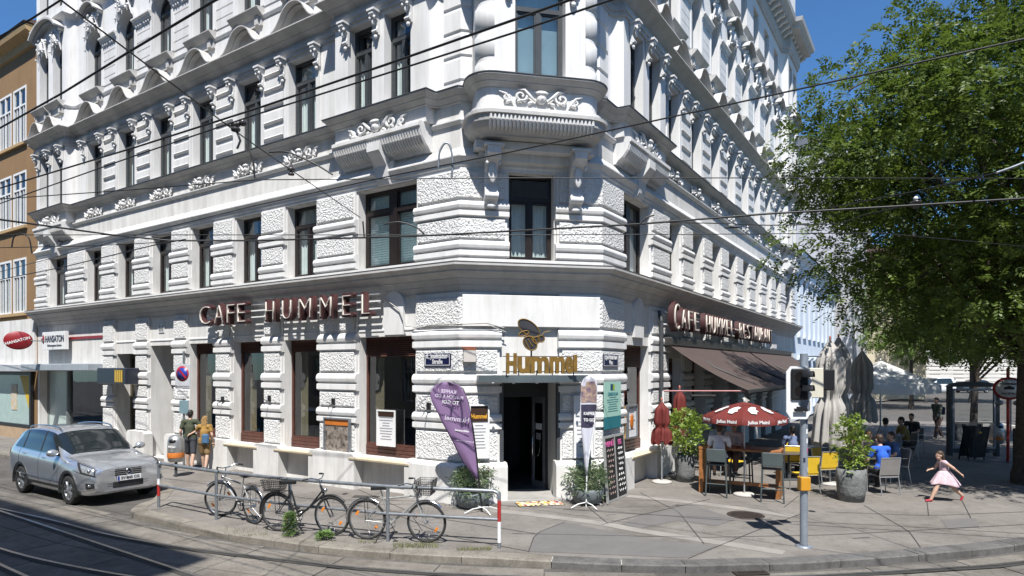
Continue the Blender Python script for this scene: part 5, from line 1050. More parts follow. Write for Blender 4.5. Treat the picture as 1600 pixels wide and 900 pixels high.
MB().box(-w_ / 2 + .12, w_ / 2 - .12, -.08, .08, .1, .25).build('lower_rail', DGRY, r)
for q in (-1, 1): MB().box(q * (w_ / 2 - .12), q * (w_ / 2 - .18), -.09, -.06, .25, hh - .2).build('inner_frame', GRYM, r)
MB().box(-w_ / 2 + .18, w_ / 2 - .18, -.09, -.06, hh - .27, hh - .2).build('inner_frame', GRYM, r); MB().box(-w_ / 2 + .18, w_ / 2 - .18, -.09, -.06, .25, .31).build('inner_frame', GRYM, r); MB().box(-w_ / 2 + .18, w_ / 2 - .18, .05, .07, 1.1, 1.14).build('rear_rail', DGRY, r)
c = G(1505, 716); r = thing('sandwich_board', 'black wooden sandwich board standing before the advert case', 'sandwich board', (c.x, c.y - .55, 0), .15)
for s in (-1, 1):
    MB().box(-.28, .28, -.012, .012, .12, 1.15, b=.006).xf(T(0, s * .05, 0) @ RX(s * -.20)).build('board', BB, r) if s < 0 else MB().box(-.28, .28, -.012, .012, .12, 1.15, b=.006).xf(T(0, .33, 0) @ RX(.2)).build('board', BB, r)
    for q in (-.3, .28): MB().box(q, q + .03, -.02, .02, 0, 1.2).xf(T(0, -.05 if s < 0 else .33, 0) @ RX(-.2 if s < 0 else .2)).build('frame_rail', BLK, r)
MB().ball((-.05, -.24, .95), (.08, .02, .05), 8, 5).build('yellow_mark', mat('yellow_print', (.5, .34, .02), .6), r)
c = G(1597, 748); r = thing('chalkboard_easel', 'tall dark chalkboard standing by the locust trunk', 'blackboard', (c.x + .08, c.y, 0), -.2)
MB().box(-.24, .24, -.02, .02, .08, 1.3, b=.008).build('board', BB, r); MB().box(-.28, -.24, -.03, .03, 0, 1.36).build('leg', BLK, r); MB().box(.24, .28, -.03, .03, 0, 1.36).build('leg', BLK, r); MB().tube([(-.12 + .03 * k, -.024, 1.1 + .03 * sin(k)) for k in range(9)], .008, 4).build('chalk_writing', CH, r)
# planters
def bush(parent, c, rad, n, seed, m, ll=.07, lw=.03, rl=.22, pairs=4, zs=1.0):
    rn = np.random.default_rng(seed); q = rn.normal(0, 1, (n, 3)); q /= np.linalg.norm(q, axis=1, keepdims=True); q *= rn.uniform(.1, 1, (n, 1)) ** .5
    pos = np.array(c) + q * np.array([rad, rad, rad * zs]); dd = q + np.array([0, 0, .5]) + rn.normal(0, .4, (n, 3)); return link('foliage', leaf_mesh('foliage', pos, dd, rl, pairs, ll, lw, seed, m), parent)
BOWL = mat('grey_blue_bowl', (.13, .15, .155), .6, var=.3, vs=6, bump=.4, bs=18, bd=.02); OLE = mat('oleander_leaf', (.11, .16, .07), .5, var=.3, vs=5, transl=.2); FIC = mat('ficus_leaf', (.17, .24, .035), .45, var=.3, vs=5, transl=.25); SOIL = mat('soil', (.04, .03, .02), .95)
def bowl(c, label, seed, flowers):
    r = thing('bowl_planter', label, 'planter', (c.x, c.y, 0)); MB().lathe([(.001, 0), (.2, 0), (.3, .06), (.36, .2), (.37, .32), (.345, .36), (.32, .34), (.3, .28), (.001, .28)], 24).build('bowl', BOWL, r); MB().lathe([(.001, .31), (.32, .3)], 20).build('soil', SOIL, r)
    bush(r, (0, 0, .54), .40, 230, seed, OLE, .11, .024, .2, 3, .75)
    R_ = random.Random(seed)
    for k in range(6): a = R_.uniform(0, 6.28); MB().tube([(0, 0, .3), (.15 * cos(a), .15 * sin(a), .5), (.25 * cos(a), .25 * sin(a), .72)], [.01, .007, .004], 5).build('stem', BARK, r)
    if flowers:
        for k in range(9): a = R_.uniform(0, 6.28); d_ = R_.uniform(.2, .38); MB().ball((d_ * cos(a), d_ * sin(a), R_.uniform(.5, .85)), (.028, .028, .02), 6, 4).build('flower', mat('pink_flower', (.6, .25, .28), .6), r)
bowl(G(738, 793), 'rough grey bowl planter with pink flowering oleander under the purple flag', 21, True); bowl(G(918, 787), 'blue grey bowl planter with leafy shrub under the slim banner', 22, False)
STONE = mat('rough_grey_planter', (.15, .155, .15), .85, var=.25, vs=7, bump=.7, bs=14, bd=.03)
def tallpot(c, h, rad, label, seed, bz, br, n, zs):
    r = thing('tall_planter', label, 'planter', (c.x, c.y, 0)); MB().lathe([(.001, 0), (rad * .85, 0), (rad * .95, h * .3), (rad * 1.02, h * .7), (rad, h), (rad * .88, h), (rad * .86, h - .06), (.001, h - .06)], 24).build('pot', STONE, r)
    R_ = random.Random(seed)
    for k in range(5): a = R_.uniform(0, 6.28); q = R_.uniform(.1, .7) * br; MB().tube([(0, 0, h - .1), (q * .4 * cos(a), q * .4 * sin(a), bz - .1), (q * cos(a), q * sin(a), bz + br * zs * .6)], [.02, .015, .006], 6).build('stem', mat('pale_stem', (.3, .22, .15), .8), r)
    bush(r, (0, 0, bz), br, n, seed, FIC, .09, .05, .16, 3, zs); return r
tallpot(G(1071, 752), .72, .26, 'tall dark stone planter with a bright leafy shrub beside folded parasols', 31, 1.32, .48, 330, 1.15); tallpot(G(1330, 782), .73, .31, 'tall rough grey planter with a slender yellow-green shrub near the plaza', 32, 1.28, .33, 190, 1.9)
# beach flags
def beach_flag(c, label, outline, rz, m, pole, texts, extra=None, name='beach_flag', foot=True, mir=1):
    r = thing(name, label, 'banner', (c.x, c.y, 0), rz); n = len(outline); vs = []; NX = 10
    rows = outline; b = MB()
    for i, (z, xa, xb) in enumerate(rows):
        for k in range(NX + 1): t = k / NX; vs.append((xa + (xb - xa) * t, .03 * sin(t * 5 + z * 2.2), z))
    b.add(vs, [(i * (NX + 1) + k, i * (NX + 1) + k + 1, (i + 1) * (NX + 1) + k + 1, (i + 1) * (NX + 1) + k) for i in range(len(rows) - 1) for k in range(NX)], True)
    o = b.build('flag_cloth', m, r); o.modifiers.new('solid', 'SOLIDIFY').thickness = .003
    MB().tube(pole, [.016] * (len(pole) - 3) + [.012, .010, .008], 8).build('pole', WHT if foot else BLK, r)
    for k in range(4): a = k * pi / 2 + .5; MB().tube([(pole[0][0], pole[0][1], .10), (pole[0][0] + .22 * cos(a), pole[0][1] + .22 * sin(a), .08), (pole[0][0] + .40 * cos(a), pole[0][1] + .40 * sin(a), .012)], .013, 6).build('foot', WHT, r)
    for s, sz, x, z, rot, mm in texts: text('lettering', s, sz, mm, r, T(x, -.04, z) @ RX(pi / 2) @ RZ(rot), .001, .002, sx=mir)
    return r
PUR = mat('purple_flag_cloth', (.22, .135, .26), .8, var=.08, vs=4, transl=.2); LIL = mat('pale_lilac_print', (.55, .48, .58), .7)
c = G(753, 800); fy = c.y
def fx(u, v): return ((u - 800) / FPX * fy - c.x, 3 + (575 - v) / FPX * fy)
pf = [(597, 690, 704), (602, 680, 718), (610, 674, 724), (618, 672, 728), (630, 676, 732), (645, 684, 735), (660, 691, 737), (675, 699, 739), (690, 707, 741), (705, 714, 743), (720, 722, 745), (735, 733, 747), (748, 742, 748)]
beach_flag(c, 'purple teardrop beach flag with faint Hummel lettering leaning by the entrance', [(fx(0, v)[1], fx(a, v)[0], fx(b_, v)[0]) for v, a, b_ in pf], 0, PUR,
           [(0, 0, .0), (0, 0, .12), (fx(748, 0)[0], 0, fx(0, 748)[1]), (fx(745, 0)[0], .01, fx(0, 715)[1]), (fx(739, 0)[0], .01, fx(0, 670)[1]), (fx(732, 0)[0], .01, fx(0, 630)[1]), (fx(724, 0)[0], .01, fx(0, 608)[1]), (fx(707, 0)[0], .01, fx(0, 596)[1])],
           [('KAFFEE /', .10, fx(699, 0)[0], fx(0, 614)[1], -.1, LIL), ('PUNSCH & CO', .09, fx(702, 0)[0], fx(0, 622)[1], -.1, LIL), ('TO GO!', .10, fx(704, 0)[0], fx(0, 631)[1], -.1, WHT), ('Hummel', .15, fx(714, 0)[0], fx(0, 658)[1], -.12, LIL), ('cafehummel', .06, fx(722, 0)[0], fx(0, 674)[1], -.12, WHT), ('8., Josefstädter Str. 66', .04, fx(727, 0)[0], fx(0, 690)[1], -.12, LIL)], foot=False, mir=-1)
c = G(916, 792); fy = c.y
pf = [(588, 916, 925), (593, 911, 931), (600, 908, 933), (620, 907, 933), (640, 906, 932), (660, 907, 930), (672, 908, 927), (690, 910, 923), (710, 912, 921), (730, 914, 919), (742, 915, 918)]
WP = mat('banner_print', (.50, .50, .56), .7, var=.05); r = beach_flag(c, 'slim white and dark purple beach flag with coffee cup print by right door pier', [(fx(0, v)[1], fx(a, v)[0], fx(b_, v)[0]) for v, a, b_ in pf], 0, WP,
           [(0, 0, 0), (0, 0, .3), (fx(917, 0)[0], 0, fx(0, 742)[1]), (fx(919, 0)[0], .01, fx(0, 720)[1]), (fx(928, 0)[0], .01, fx(0, 670)[1]), (fx(932, 0)[0], .01, fx(0, 630)[1]), (fx(931, 0)[0], .01, fx(0, 595)[1]), (fx(921, 0)[0], .01, fx(0, 587)[1])], [], name='beach_flag')
for nm, va, vb, m in (('dark_print', 632, 670, mat('dark_purple_print', (.035, .03, .06), .6, var=.3, vs=6)), ('cup_print', 596, 630, mat('cup_print', (.42, .30, .20), .6, var=.9, vs=9, col2=(.09, .06, .12)))):
    rows = [q for q in [(v, fx(907.5 + (v > 640) * .3, v)[0], fx(932 - max(0, v - 640) * .08 - max(0, 604 - v) * .4, v)[0]) for v in range(va, vb + 1, 3)]]; b = MB(); vs = []
    for v, xa, xb in rows:
        z = fx(0, v)[1]
        for k in range(11): t = k / 10; vs.append((xa + (xb - xa) * t, .03 * sin(t * 5 + z * 2.2) - .006, z))
    b.add(vs, [(i * 11 + k, i * 11 + k + 1, (i + 1) * 11 + k + 1, (i + 1) * 11 + k) for i in range(len(rows) - 1) for k in range(10)], True); b.build(nm, m, r)
text('lettering', 'KAFFEE', .09, WHT, r, T(fx(920, 0)[0], -.05, fx(0, 648)[1]) @ RX(pi / 2), .001, .003, sx=.8); text('lettering', 'TO GO', .09, WHT, r, T(fx(920, 0)[0], -.05, fx(0, 658)[1]) @ RX(pi / 2), .001, .003, sx=.8)
# weeds and grass in the kerb joints
WEED = mat('weed_leaf', (.10, .17, .04), .6, var=.3, vs=7, transl=.2)
def weed(c, h, n, seed, label, ll=.05, rad=.07):
    r = thing('weed', label, 'weed', (c.x, c.y, .0)); rn = np.random.default_rng(seed); z = rn.uniform(.02, h, n); a = rn.uniform(0, 6.28, n); q = rad * (1.15 - z / h) * rn.uniform(.2, 1, n)
    pos = np.stack([q * np.cos(a), q * np.sin(a), z], 1); dd = np.stack([np.cos(a), np.sin(a), rn.uniform(.0, .8, n)], 1); link('leaves', leaf_mesh('leaves', pos, dd, .10, 3, ll, ll * .35, seed, WEED), r); MB().tube([(0, 0, 0), (.01, 0, h * .9)], .006, 5).build('stem', WEED, r)
weed(G(453, 838), .42, 150, 41, 'tall feathery green weed growing at the foot of railing'); weed(G(508, 843), .13, 60, 42, 'small low yellow-green weed in the kerb joint', .06, .12)
rn = np.random.default_rng(3); bl = []
for u0, u1, v0, v1, n in ((615, 685, 850, 857, 420), (712, 768, 857, 861, 200), (350, 420, 825, 838, 120), (560, 590, 846, 850, 60)):
    for k in range(n): p = G(rn.uniform(u0, u1), rn.uniform(v0, v1)); bl.append((p.x, p.y))
b = MB()
for x, y in bl: a = rn.uniform(0, 6.28); h = rn.uniform(.03, .08); dx, dy = .004 * cos(a), .004 * sin(a); lx, ly = rn.uniform(-.03, .03), rn.uniform(-.03, .03); b.add([(x - dx, y - dy, .003), (x + dx, y + dy, .003), (x + lx, y + ly, h)], [(0, 1, 2)])
b.build('grass', mat('dry_grass', (.13, .14, .045), .8, var=.3, vs=9), None, label='thin dry grass sprouting along the kerb under the railing', cat='grass', kind='stuff')
# ------------------------------------------------------------ terrace furniture
TEAK = mat('orange_brown_wood', (.30, .12, .035), .5, var=.35, vs=5, bump=.15, bs=30)
STG = mat('stool_grey_green', (.06, .075, .075), .5); ALUM = mat('matt_aluminium', (.50, .51, .52), .35, .7); YEL = mat('yellow_chair_cloth', (.62, .40, .02), .65, var=.08, vs=6); GRC = mat('grey_chair_mesh', (.19, .18, .17), .7)
c0, c1 = G(1107, 770), G(1228, 781); mid = (c0 + c1) / 2; ang = atan2(c1.y - c0.y, c1.x - c0.x); L0 = (c1 - c0).length
r = thing('bar_table', 'long orange-brown wooden bar table on slab legs under red parasol', 'table', (mid.x, mid.y + .35, 0), ang)
for k in range(5): MB().box(-L0 / 2 - .06, L0 / 2 + .06, -.37 + k * .15, -.225 + k * .15, 1.05, 1.10, b=.005).build('plank', TEAK, r)
for s in (-1, 1): MB().box(s * L0 / 2 - .05, s * L0 / 2 + .05, -.36, .36, 0, 1.05, b=.006).build('leg', TEAK, r)
MB().box(-L0 / 2 + .05, L0 / 2 - .05, -.03, .03, .2, .28).build('stretcher', TEAK, r)
MB().lathe([(.001, 0), (.032, 0), (.036, .12), (.033, .12), (.03, .01), (.001, .01)], 12).build('drinking_glass', glass('clear_glass', (.9, .92, .92)), None, T(mid.x - .1, mid.y + .25, 1.10), label='clear drinking glass standing on the wooden bar table', cat='glass')
def stool(c, rz, label):
    r = thing('bar_stool', label, 'bar stool', (c.x, c.y, 0), rz, 'bar stools at the wooden table'); w_ = .21
    for sx in (-1, 1):
        for sy in (-1, 1): MB().tube([(sx * (w_ + .03), sy * (w_ + .03), 0), (sx * w_, sy * w_, .74)], .02, 6).build('leg', STG, r)
        MB().tube([(sx * w_, -w_, .74), (sx * w_, -w_ - .05, 1.10)], .02, 6).build('back_post', STG, r)
    MB().box(-w_ - .02, w_ + .02, -w_ - .02, w_ + .02, .73, .77, b=.012).build('seat', STG, r); MB().box(-w_ + .0, w_ - .0, -w_ - .07, -w_ - .035, .82, 1.12, b=.012).build('backrest', STG, r)
    for sy in (-1, 1): MB().tube([(-w_ - .015, sy * (w_ + .015), .3), (w_ + .015, sy * (w_ + .015), .3)], .014, 6).build('footrest', STG, r)
stool(G(1122, 774), ang, 'dark grey bar stool under the white shirted man'); stool(G(1207, 783), ang + .1, 'empty dark grey bar stool at near side of the wooden table end'); stool(Vector((mid.x + .25, mid.y + 1.0, 0)), ang + pi, 'dark bar stool behind the wooden bar table')
def arm_chair(c, rz, label, m, group, arms=True, name='terrace_chair'):
    r = thing(name, label, 'chair', (c.x, c.y, 0), rz, group); w_ = .24
    for sx in (-1, 1):
        MB().tube([(sx * w_, .24, 0), (sx * w_, .22, .64), (sx * w_, -.18, .66)], .013, 6).build('arm_frame', ALUM, r) if arms else MB().tube([(sx * w_, .24, 0), (sx * w_, .22, .44)], .013, 6).build('leg', ALUM, r)
        MB().tube([(sx * w_, -.28, 0), (sx * w_, -.20, .44), (sx * w_, -.27, .88)], .013, 6).build('leg', ALUM, r)
    MB().tube([(-w_, -.27, .88), (w_, -.27, .88)], .013, 6).tube([(-w_, .2, .42), (w_, .2, .42)], .013, 6).build('cross_bar', ALUM, r); MB().tube([(-w_, -.2, .42), (w_, -.2, .42)], .013, 6).build('cross_bar', ALUM, r)
    MB().box(-w_ + .01, w_ - .01, -.21, .22, .425, .45, b=.008).build('seat', m, r); b = MB(); b.box(-w_ + .01, w_ - .01, -.008, .008, 0, .40, b=.004); b.build('backrest', m, r, T(0, -.215, .47) @ RX(.12)); return r
gy = 'yellow terrace chairs'
arm_chair(G(1257, 768), .1, 'yellow cloth chair with aluminium frame right behind the signal post', YEL, gy)
arm_chair(G(1290, 752), pi + .6, 'yellow chair at the table by the folded beige parasols', YEL, gy); arm_chair(Vector((7.75, 17.6, 0)), -.3, 'yellow chair beside the man in dull blue', YEL, gy); arm_chair(Vector((8.0, 18.0, 0)), pi, 'yellow chair with its back to the cafe wall', YEL, gy); arm_chair(Vector((8.0, 16.4, 0)), .2, 'yellow chair close to the parasol pole', YEL, gy)
arm_chair(Vector((6.1, 17.6, 0)), 2.2, 'yellow chair behind the bar table', YEL, gy)
blc = G(1380, 771); arm_chair(blc, .12, 'grey mesh chair with white frame holding the person in bright blue', GRC, 'grey terrace chairs')
arm_chair(G(1090, 752), 2.6, 'grey chair next to the tall dark planter', GRC, 'grey terrace chairs')
def table(c, label, rz=0, s=.36, h=.73):
    r = thing('terrace_table', label, 'table', (c.x, c.y, 0), rz); MB().box(-s, s, -s, s, h - .03, h, b=.01).build('table_top', mat('dark_table_top', (.07, .06, .055), .4), r); MB().tube([(0, 0, .03), (0, 0, h - .03)], .03, 8).build('column', DGRY, r); MB().box(-.22, .22, -.22, .22, 0, .03, b=.01).build('base', DGRY, r)
table(Vector((7.45, 17.2, 0)), 'small dark terrace table between yellow chairs'); table(Vector((9.35, 16.45, 0)), 'small dark table before the person in bright blue', .2); table(Vector((12.3, 21.2, 0)), 'dark terrace table with a group seated in tree shade', .1, .42); table(Vector((8.6, 18.4, 0)), 'dark table half hidden behind the folded parasols', .3)
# parasols
def parasol_open(c, label, R0, zr, zt, n, m, drop, base=True, sq=False, name='parasol', pole=None):
    r = thing(name, label, 'parasol', (c.x, c.y, 0)); a0 = pi / n if not sq else pi / 4
    for k in range(n):
        a, b_ = a0 + 2 * pi * k / n, a0 + 2 * pi * (k + 1) / n; rows = []; vs = []; q = 6; nn = 6
        for i in range(q + 1):
            t = i / q; rad = R0 * t; z = zt - (zt - zr) * (t ** 1.35 if not sq else t) 
            for j in range(nn + 1):
                s = j / nn; x = (cos(a) * (1 - s) + cos(b_) * s) * rad; y = (sin(a) * (1 - s) + sin(b_) * s) * rad; vs.append((x, y, z - .035 * sin(pi * s) * t * R0))
        for j in range(nn + 1): s = j / nn; vs.append(((cos(a) * (1 - s) + cos(b_) * s) * R0 * 1.005, (sin(a) * (1 - s) + sin(b_) * s) * R0 * 1.005, zr - drop - .035 * sin(pi * s) * R0))
        MB().add(vs, [(i * (nn + 1) + j, i * (nn + 1) + j + 1, (i + 1) * (nn + 1) + j + 1, (i + 1) * (nn + 1) + j) for i in range(q + 1) for j in range(nn)], True).build('canopy_panel', m, r)
        MB().tube([(0, 0, zt - .04), (cos(a) * R0, sin(a) * R0, zr - .02)], .008, 5).build('rib', ALUM, r)
    MB().tube([(0, 0, .04), (0, 0, zt + .03)], pole or .02, 10).build('pole', ALUM, r); MB().ball((0, 0, zt + .04), (.025, .025, .05), 8, 6).build('finial', WHT, r); MB().lathe([(.001, 0), (.25, 0), (.25, .035), (.20, .06), (.03, .07)], 24).build('base', mat('pale_concrete_base', (.42, .40, .37), .8), r); return r
MRED = mat('dark_red_parasol_cloth', (.135, .017, .013), .8, var=.08, vs=5, transl=.12)
rp = parasol_open(G(1163, 774), 'open dark red parasol with white lettering over the bar table', .95, 1.86, 2.20, 8, MRED, .13)
for k in range(8):
    a = pi / 8 + 2 * pi * (k + .5) / 8; ap = .95 * cos(pi / 8)
    Mt = RZ(a + pi / 2) @ T(0, -ap - .012, 1.755) @ RX(pi / 2); text('lettering', 'Julius Meinl', .105, WHT, rp, Mt, .002, .003)
    sl = atan2(.34 * 1.15, ap); Mh = RZ(a + pi / 2) @ T(0, -ap * .62, 2.012) @ RX(sl) @ Matrix.Diagonal((1.15, 1.3, 1, 1))
    hp = [(-.07, -.10), (.03, -.12), (.05, -.05), (.10, -.02), (.06, .03), (.10, .12), (.03, .15), (-.05, .10), (-.10, .02)]
    MB().prism(hp, .012, .016, 'z').build('white_emblem', WHT, rp, Mh)
def parasol_closed(c, label, zb, zt, rb, m, base=True, folds=9, seed=1, name='folded_parasol', bell=.0, tie=.62):
    r = thing(name, label, 'parasol', (c.x, c.y, 0)); R_ = random.Random(seed); n = folds * 6; rows = 22; vs = []; ph = R_.uniform(0, 6)
    for i in range(rows + 1):
        t = i / rows; z = zt - (zt - zb) * t; rad = rb * (.12 + .55 * min(1, t * 6) + .33 * t) * (1 - .34 * math.exp(-((t - tie) / .06) ** 2))
        for k in range(n): a = 2 * pi * k / n; f = 1 + (.38 * min(1, t * 4)) * (2 * abs(sin(folds * a / 2 + ph + t * .8 + .3 * sin(a * 2 + t * 5))) - 1) + .12 * sin(2 * a + ph * 2 + t * 4); vs.append((rad * f * cos(a), rad * f * sin(a), z + (.08 * sin(folds * a + ph) * t if i == rows else 0)))
    MB().add(vs, [(i * n + k, i * n + (k + 1) % n, (i + 1) * n + (k + 1) % n, (i + 1) * n + k) for i in range(rows) for k in range(n)], True).build('folded_cloth', m, r)
    MB().tube([(0, 0, .04), (0, 0, zt + .06)], .024, 8).build('pole', ALUM, r); MB().ball((0, 0, zt + .05), (.03, .03, .06), 8, 6).build('finial', mat('orange_red_tip', (.4, .12, .08), .5), r); MB().lathe([(.001, 0), (.26, 0), (.26, .04), (.2, .06), (.03, .07)], 20).build('base', MATS['pale_concrete_base'], r)
    MB().lathe([(rb * .62, 0), (rb * .62, .03)], 14, (0, 0, zt - (zt - zb) * tie)).build('tie_band', m, r); return r
BEI = mat('beige_parasol_cloth', (.42, .40, .37), .85, var=.12, vs=3, transl=.12)
parasol_closed(G(1034, 754), 'folded dark red parasol with white print next to the drainpipe', 1.05, 2.12, .20, MRED, seed=2, folds=6); parasol_closed(Vector((4.75, 18.1, 0)), 'folded dark red parasol behind the tall dark planter', 1.1, 2.4, .18, MRED, seed=3, folds=6)
parasol_closed(G(1297, 757), 'big folded beige parasol tied in the middle beside the slender shrub', 1.05, 3.72, .34, BEI, seed=4, folds=11, tie=.55); parasol_closed(Vector((9.15, 17.9, 0)), 'tall folded beige parasol standing behind another folded one', 1.2, 3.85, .31, BEI, seed=6, folds=11, tie=.6); parasol_closed(Vector((11.4, 20.8, 0)), 'folded beige parasol farther back toward the white parasol', 1.3, 3.55, .33, BEI, seed=7, folds=11)
parasol_open(Vector((15.0, 26.0, 0)), 'large open white square parasol over the shaded terrace tables', 2.1, 2.35, 3.3, 4, mat('white_parasol_cloth', (.66, .66, .64), .8, var=.06, vs=2, transl=.25), .32, sq=True, pole=.035)
# heater lamp on a pink bar near the corner
p0 = P3(1036, 611, 17.6); p1 = P3(1164, 611, 17.1)
r = thing('heater_bar', 'slim reddish bar with a dark heater hanging before the awning', 'heater', (p0.x, p0.y, 0)); q1 = p1 - p0; MB().tube([(0, 0, p0.z), (q1.x, q1.y, p1.z)], .022, 8).build('bar', mat('dull_pink_metal', (.35, .15, .15), .5), r)
MB().tube([(0, 0, 0), (0, 0, p0.z)], .028, 8).build('post', WHT, r); MB().box(.75, 1.45, -.07, .07, p0.z - .17, p0.z - .10, b=.02).build('heater', BLK, r); MB().tube([(.8, 0, p0.z), (.8, 0, p0.z - .1)], .01, 5).build('hanger', BLK, r); MB().tube([(1.4, 0, p0.z), (1.4, 0, p0.z - .1)], .01, 5).build('hanger', BLK, r)
# ------------------------------------------------------------ vehicles
def crm(P, t):
    n = len(P); i = min(max(int(t), 0), n - 2); f = t - i; a = P[max(i - 1, 0)]; b_ = P[i]; c = P[i + 1]; d = P[min(i + 2, n - 1)]
    if i == 0: a = b_ * 2 - c
    if i + 2 > n - 1: d = c * 2 - b_
    return .5 * (2 * b_ + (c - a) * f + (2 * a - 5 * b_ + 4 * c - d) * f * f + (3 * b_ - a - 3 * c + d) * f ** 3)
class Loft:
    def __init__(s, st): s.st = [[np.array([x, *p]) for p in sec] for x, sec in st]; s.n = len(st); s.m = len(st[0][1])
    def at(s, u, v, side=1):
        row = [crm(sec, v) for sec in s.st] if False else None
        i = min(max(int(u), 0), s.n - 2); idx = [max(i - 1, 0), i, i + 1, min(i + 2, s.n - 1)]; q = [crm(s.st[k], v) for k in idx]; f = u - i; a, b_, c, d = q
        if i == 0: a = b_ * 2 - c
        if i + 2 > s.n - 1: d = c * 2 - b_
        p = .5 * (2 * b_ + (c - a) * f + (2 * a - 5 * b_ + 4 * c - d) * f * f + (3 * b_ - a - 3 * c + d) * f ** 3); return np.array([p[0], max(0, p[1]) * side, p[2]])
    def body(s, nu=5, nv=4):
        b = MB(); U = (s.n - 1) * nu; Vn = (s.m - 1) * nv; ring = []
        for i in range(U + 1):
            u = i / nu; ring.append([s.at(u, j / nv, 1) for j in range(Vn + 1)] + [s.at(u, j / nv, -1) for j in range(Vn - 1, 0, -1)])
        m = len(ring[0]); vs = [tuple(p) for r_ in ring for p in r_]
        b.add(vs, [(i * m + k, (i + 1) * m + k, (i + 1) * m + (k + 1) % m, i * m + (k + 1) % m) for i in range(U) for k in range(m)], True)
        b.add(vs[:m], [tuple(range(m))]); b.add(vs[-m:], [tuple(range(m))[::-1]])
        bm = bmesh.new(); me = b.mesh('tmp', []) if False else None
        return b
    def patch(s, poly_u0, poly_u1, v0, v1, side, off=.006, nu=14, nv=8, f0=None, f1=None):
        b = MB(); vs = []
        for i in range(nu + 1):
            for j in range(nv + 1):
                vv = v0 + (v1 - v0) * j / nv; a = (f0(vv) if f0 else poly_u0); c = (f1(vv) if f1 else poly_u1); u = a + (c - a) * i / nu
                p = s.at(u, vv, side); e = 1e-2; du = s.at(min(u + e, s.n - 1.001), vv, side) - p; dv = s.at(u, min(vv + e, s.m - 1.001) if vv + e < s.m - 1 else vv - e, side) - p
                if vv + e >= s.m - 1: dv = -dv
                n = np.cross(du, dv) * -side; l = np.linalg.norm(n); n = n / l if l > 1e-12 else np.array([0, 0, 1.0]); vs.append(tuple(p + n * off))
        b.add(vs, [(i * (nv + 1) + j, (i + 1) * (nv + 1) + j, (i + 1) * (nv + 1) + j + 1, i * (nv + 1) + j + 1) for i in range(nu) for j in range(nv)], True); return b
low = [(0, .24), (.72, .24), (.87, .34), (.905, .60), (.895, .86)]
SUV = [(0.0, [(0, .34), (.46, .33), (.64, .40), (.69, .54), (.68, .68), (.63, .78), (.47, .83), (.25, .85), (0, .86)]),
       (.09, [(0, .26), (.6, .26), (.76, .36), (.81, .55), (.80, .73), (.73, .85), (.55, .895), (.3, .915), (0, .925)]),
       (.35, [(0, .23), (.7, .23), (.855, .34), (.885, .56), (.875, .78), (.80, .915), (.6, .965), (.33, .985), (0, .99)]),
       (.85, [(0, .22), (.72, .22), (.88, .34), (.905, .58), (.885, .84), (.81, .975), (.62, 1.03), (.35, 1.05), (0, 1.055)]),
       (1.22, [(0, .22), (.74, .22), (.88, .34), (.905, .60), (.89, .88), (.83, 1.02), (.67, 1.07), (.38, 1.10), (0, 1.11)]),
       (1.55, [(0, .22), (.74, .22), (.88, .34), (.905, .60), (.895, .90), (.845, 1.05), (.755, 1.21), (.56, 1.31), (0, 1.35)]),
       (1.98, [(0, .22), (.74, .22), (.88, .34), (.905, .60), (.90, .91), (.85, 1.07), (.765, 1.33), (.615, 1.56), (0, 1.61)]),
       (2.45, [(0, .22), (.74, .22), (.88, .34), (.905, .60), (.90, .92), (.85, 1.08), (.765, 1.36), (.62, 1.62), (0, 1.675)]),
       (3.10, [(0, .22), (.74, .22), (.88, .34), (.905, .62), (.90, .94), (.85, 1.10), (.76, 1.37), (.62, 1.62), (0, 1.68)]),
       (3.70, [(0, .24), (.74, .24), (.88, .36), (.905, .64), (.895, .96), (.84, 1.12), (.74, 1.36), (.60, 1.57), (0, 1.635)]),
       (4.10, [(0, .28), (.72, .28), (.86, .40), (.885, .65), (.875, .95), (.82, 1.12), (.71, 1.31), (.56, 1.46), (0, 1.53)]),
       (4.34, [(0, .32), (.66, .32), (.80, .42), (.83, .65), (.82, .92), (.77, 1.06), (.64, 1.16), (.46, 1.24), (0, 1.29)]),
       (4.43, [(0, .38), (.55, .38), (.70, .45), (.74, .64), (.73, .86), (.68, .98), (.52, 1.05), (.32, 1.09), (0, 1.11)])]
def boolean_cut(o, cutters):
    for c in cutters:
        m = o.modifiers.new('cut', 'BOOLEAN'); m.operation = 'DIFFERENCE'; m.solver = 'EXACT'; m.object = c
    dg = bpy.context.evaluated_depsgraph_get(); dg.update(); me = bpy.data.meshes.new_from_object(o.evaluated_get(dg)); o.modifiers.clear(); o.data = me
    for c in cutters: bpy.data.objects.remove(c)
TYRE = mat('tyre_rubber', (.018, .018, .018), .85, var=.2, vs=20); ALLOY = mat('alloy_rim', (.45, .46, .48), .3, .8, var=.05); TRIM = mat('black_trim', (.02, .02, .021), .55); CGL = mat('car_glass', (.012, .016, .018), .04, var=0, coat=.6)
HEADL = mat('headlight_glass', (.30, .32, .34), .08, .3, var=.5, vs=16, coat=1)
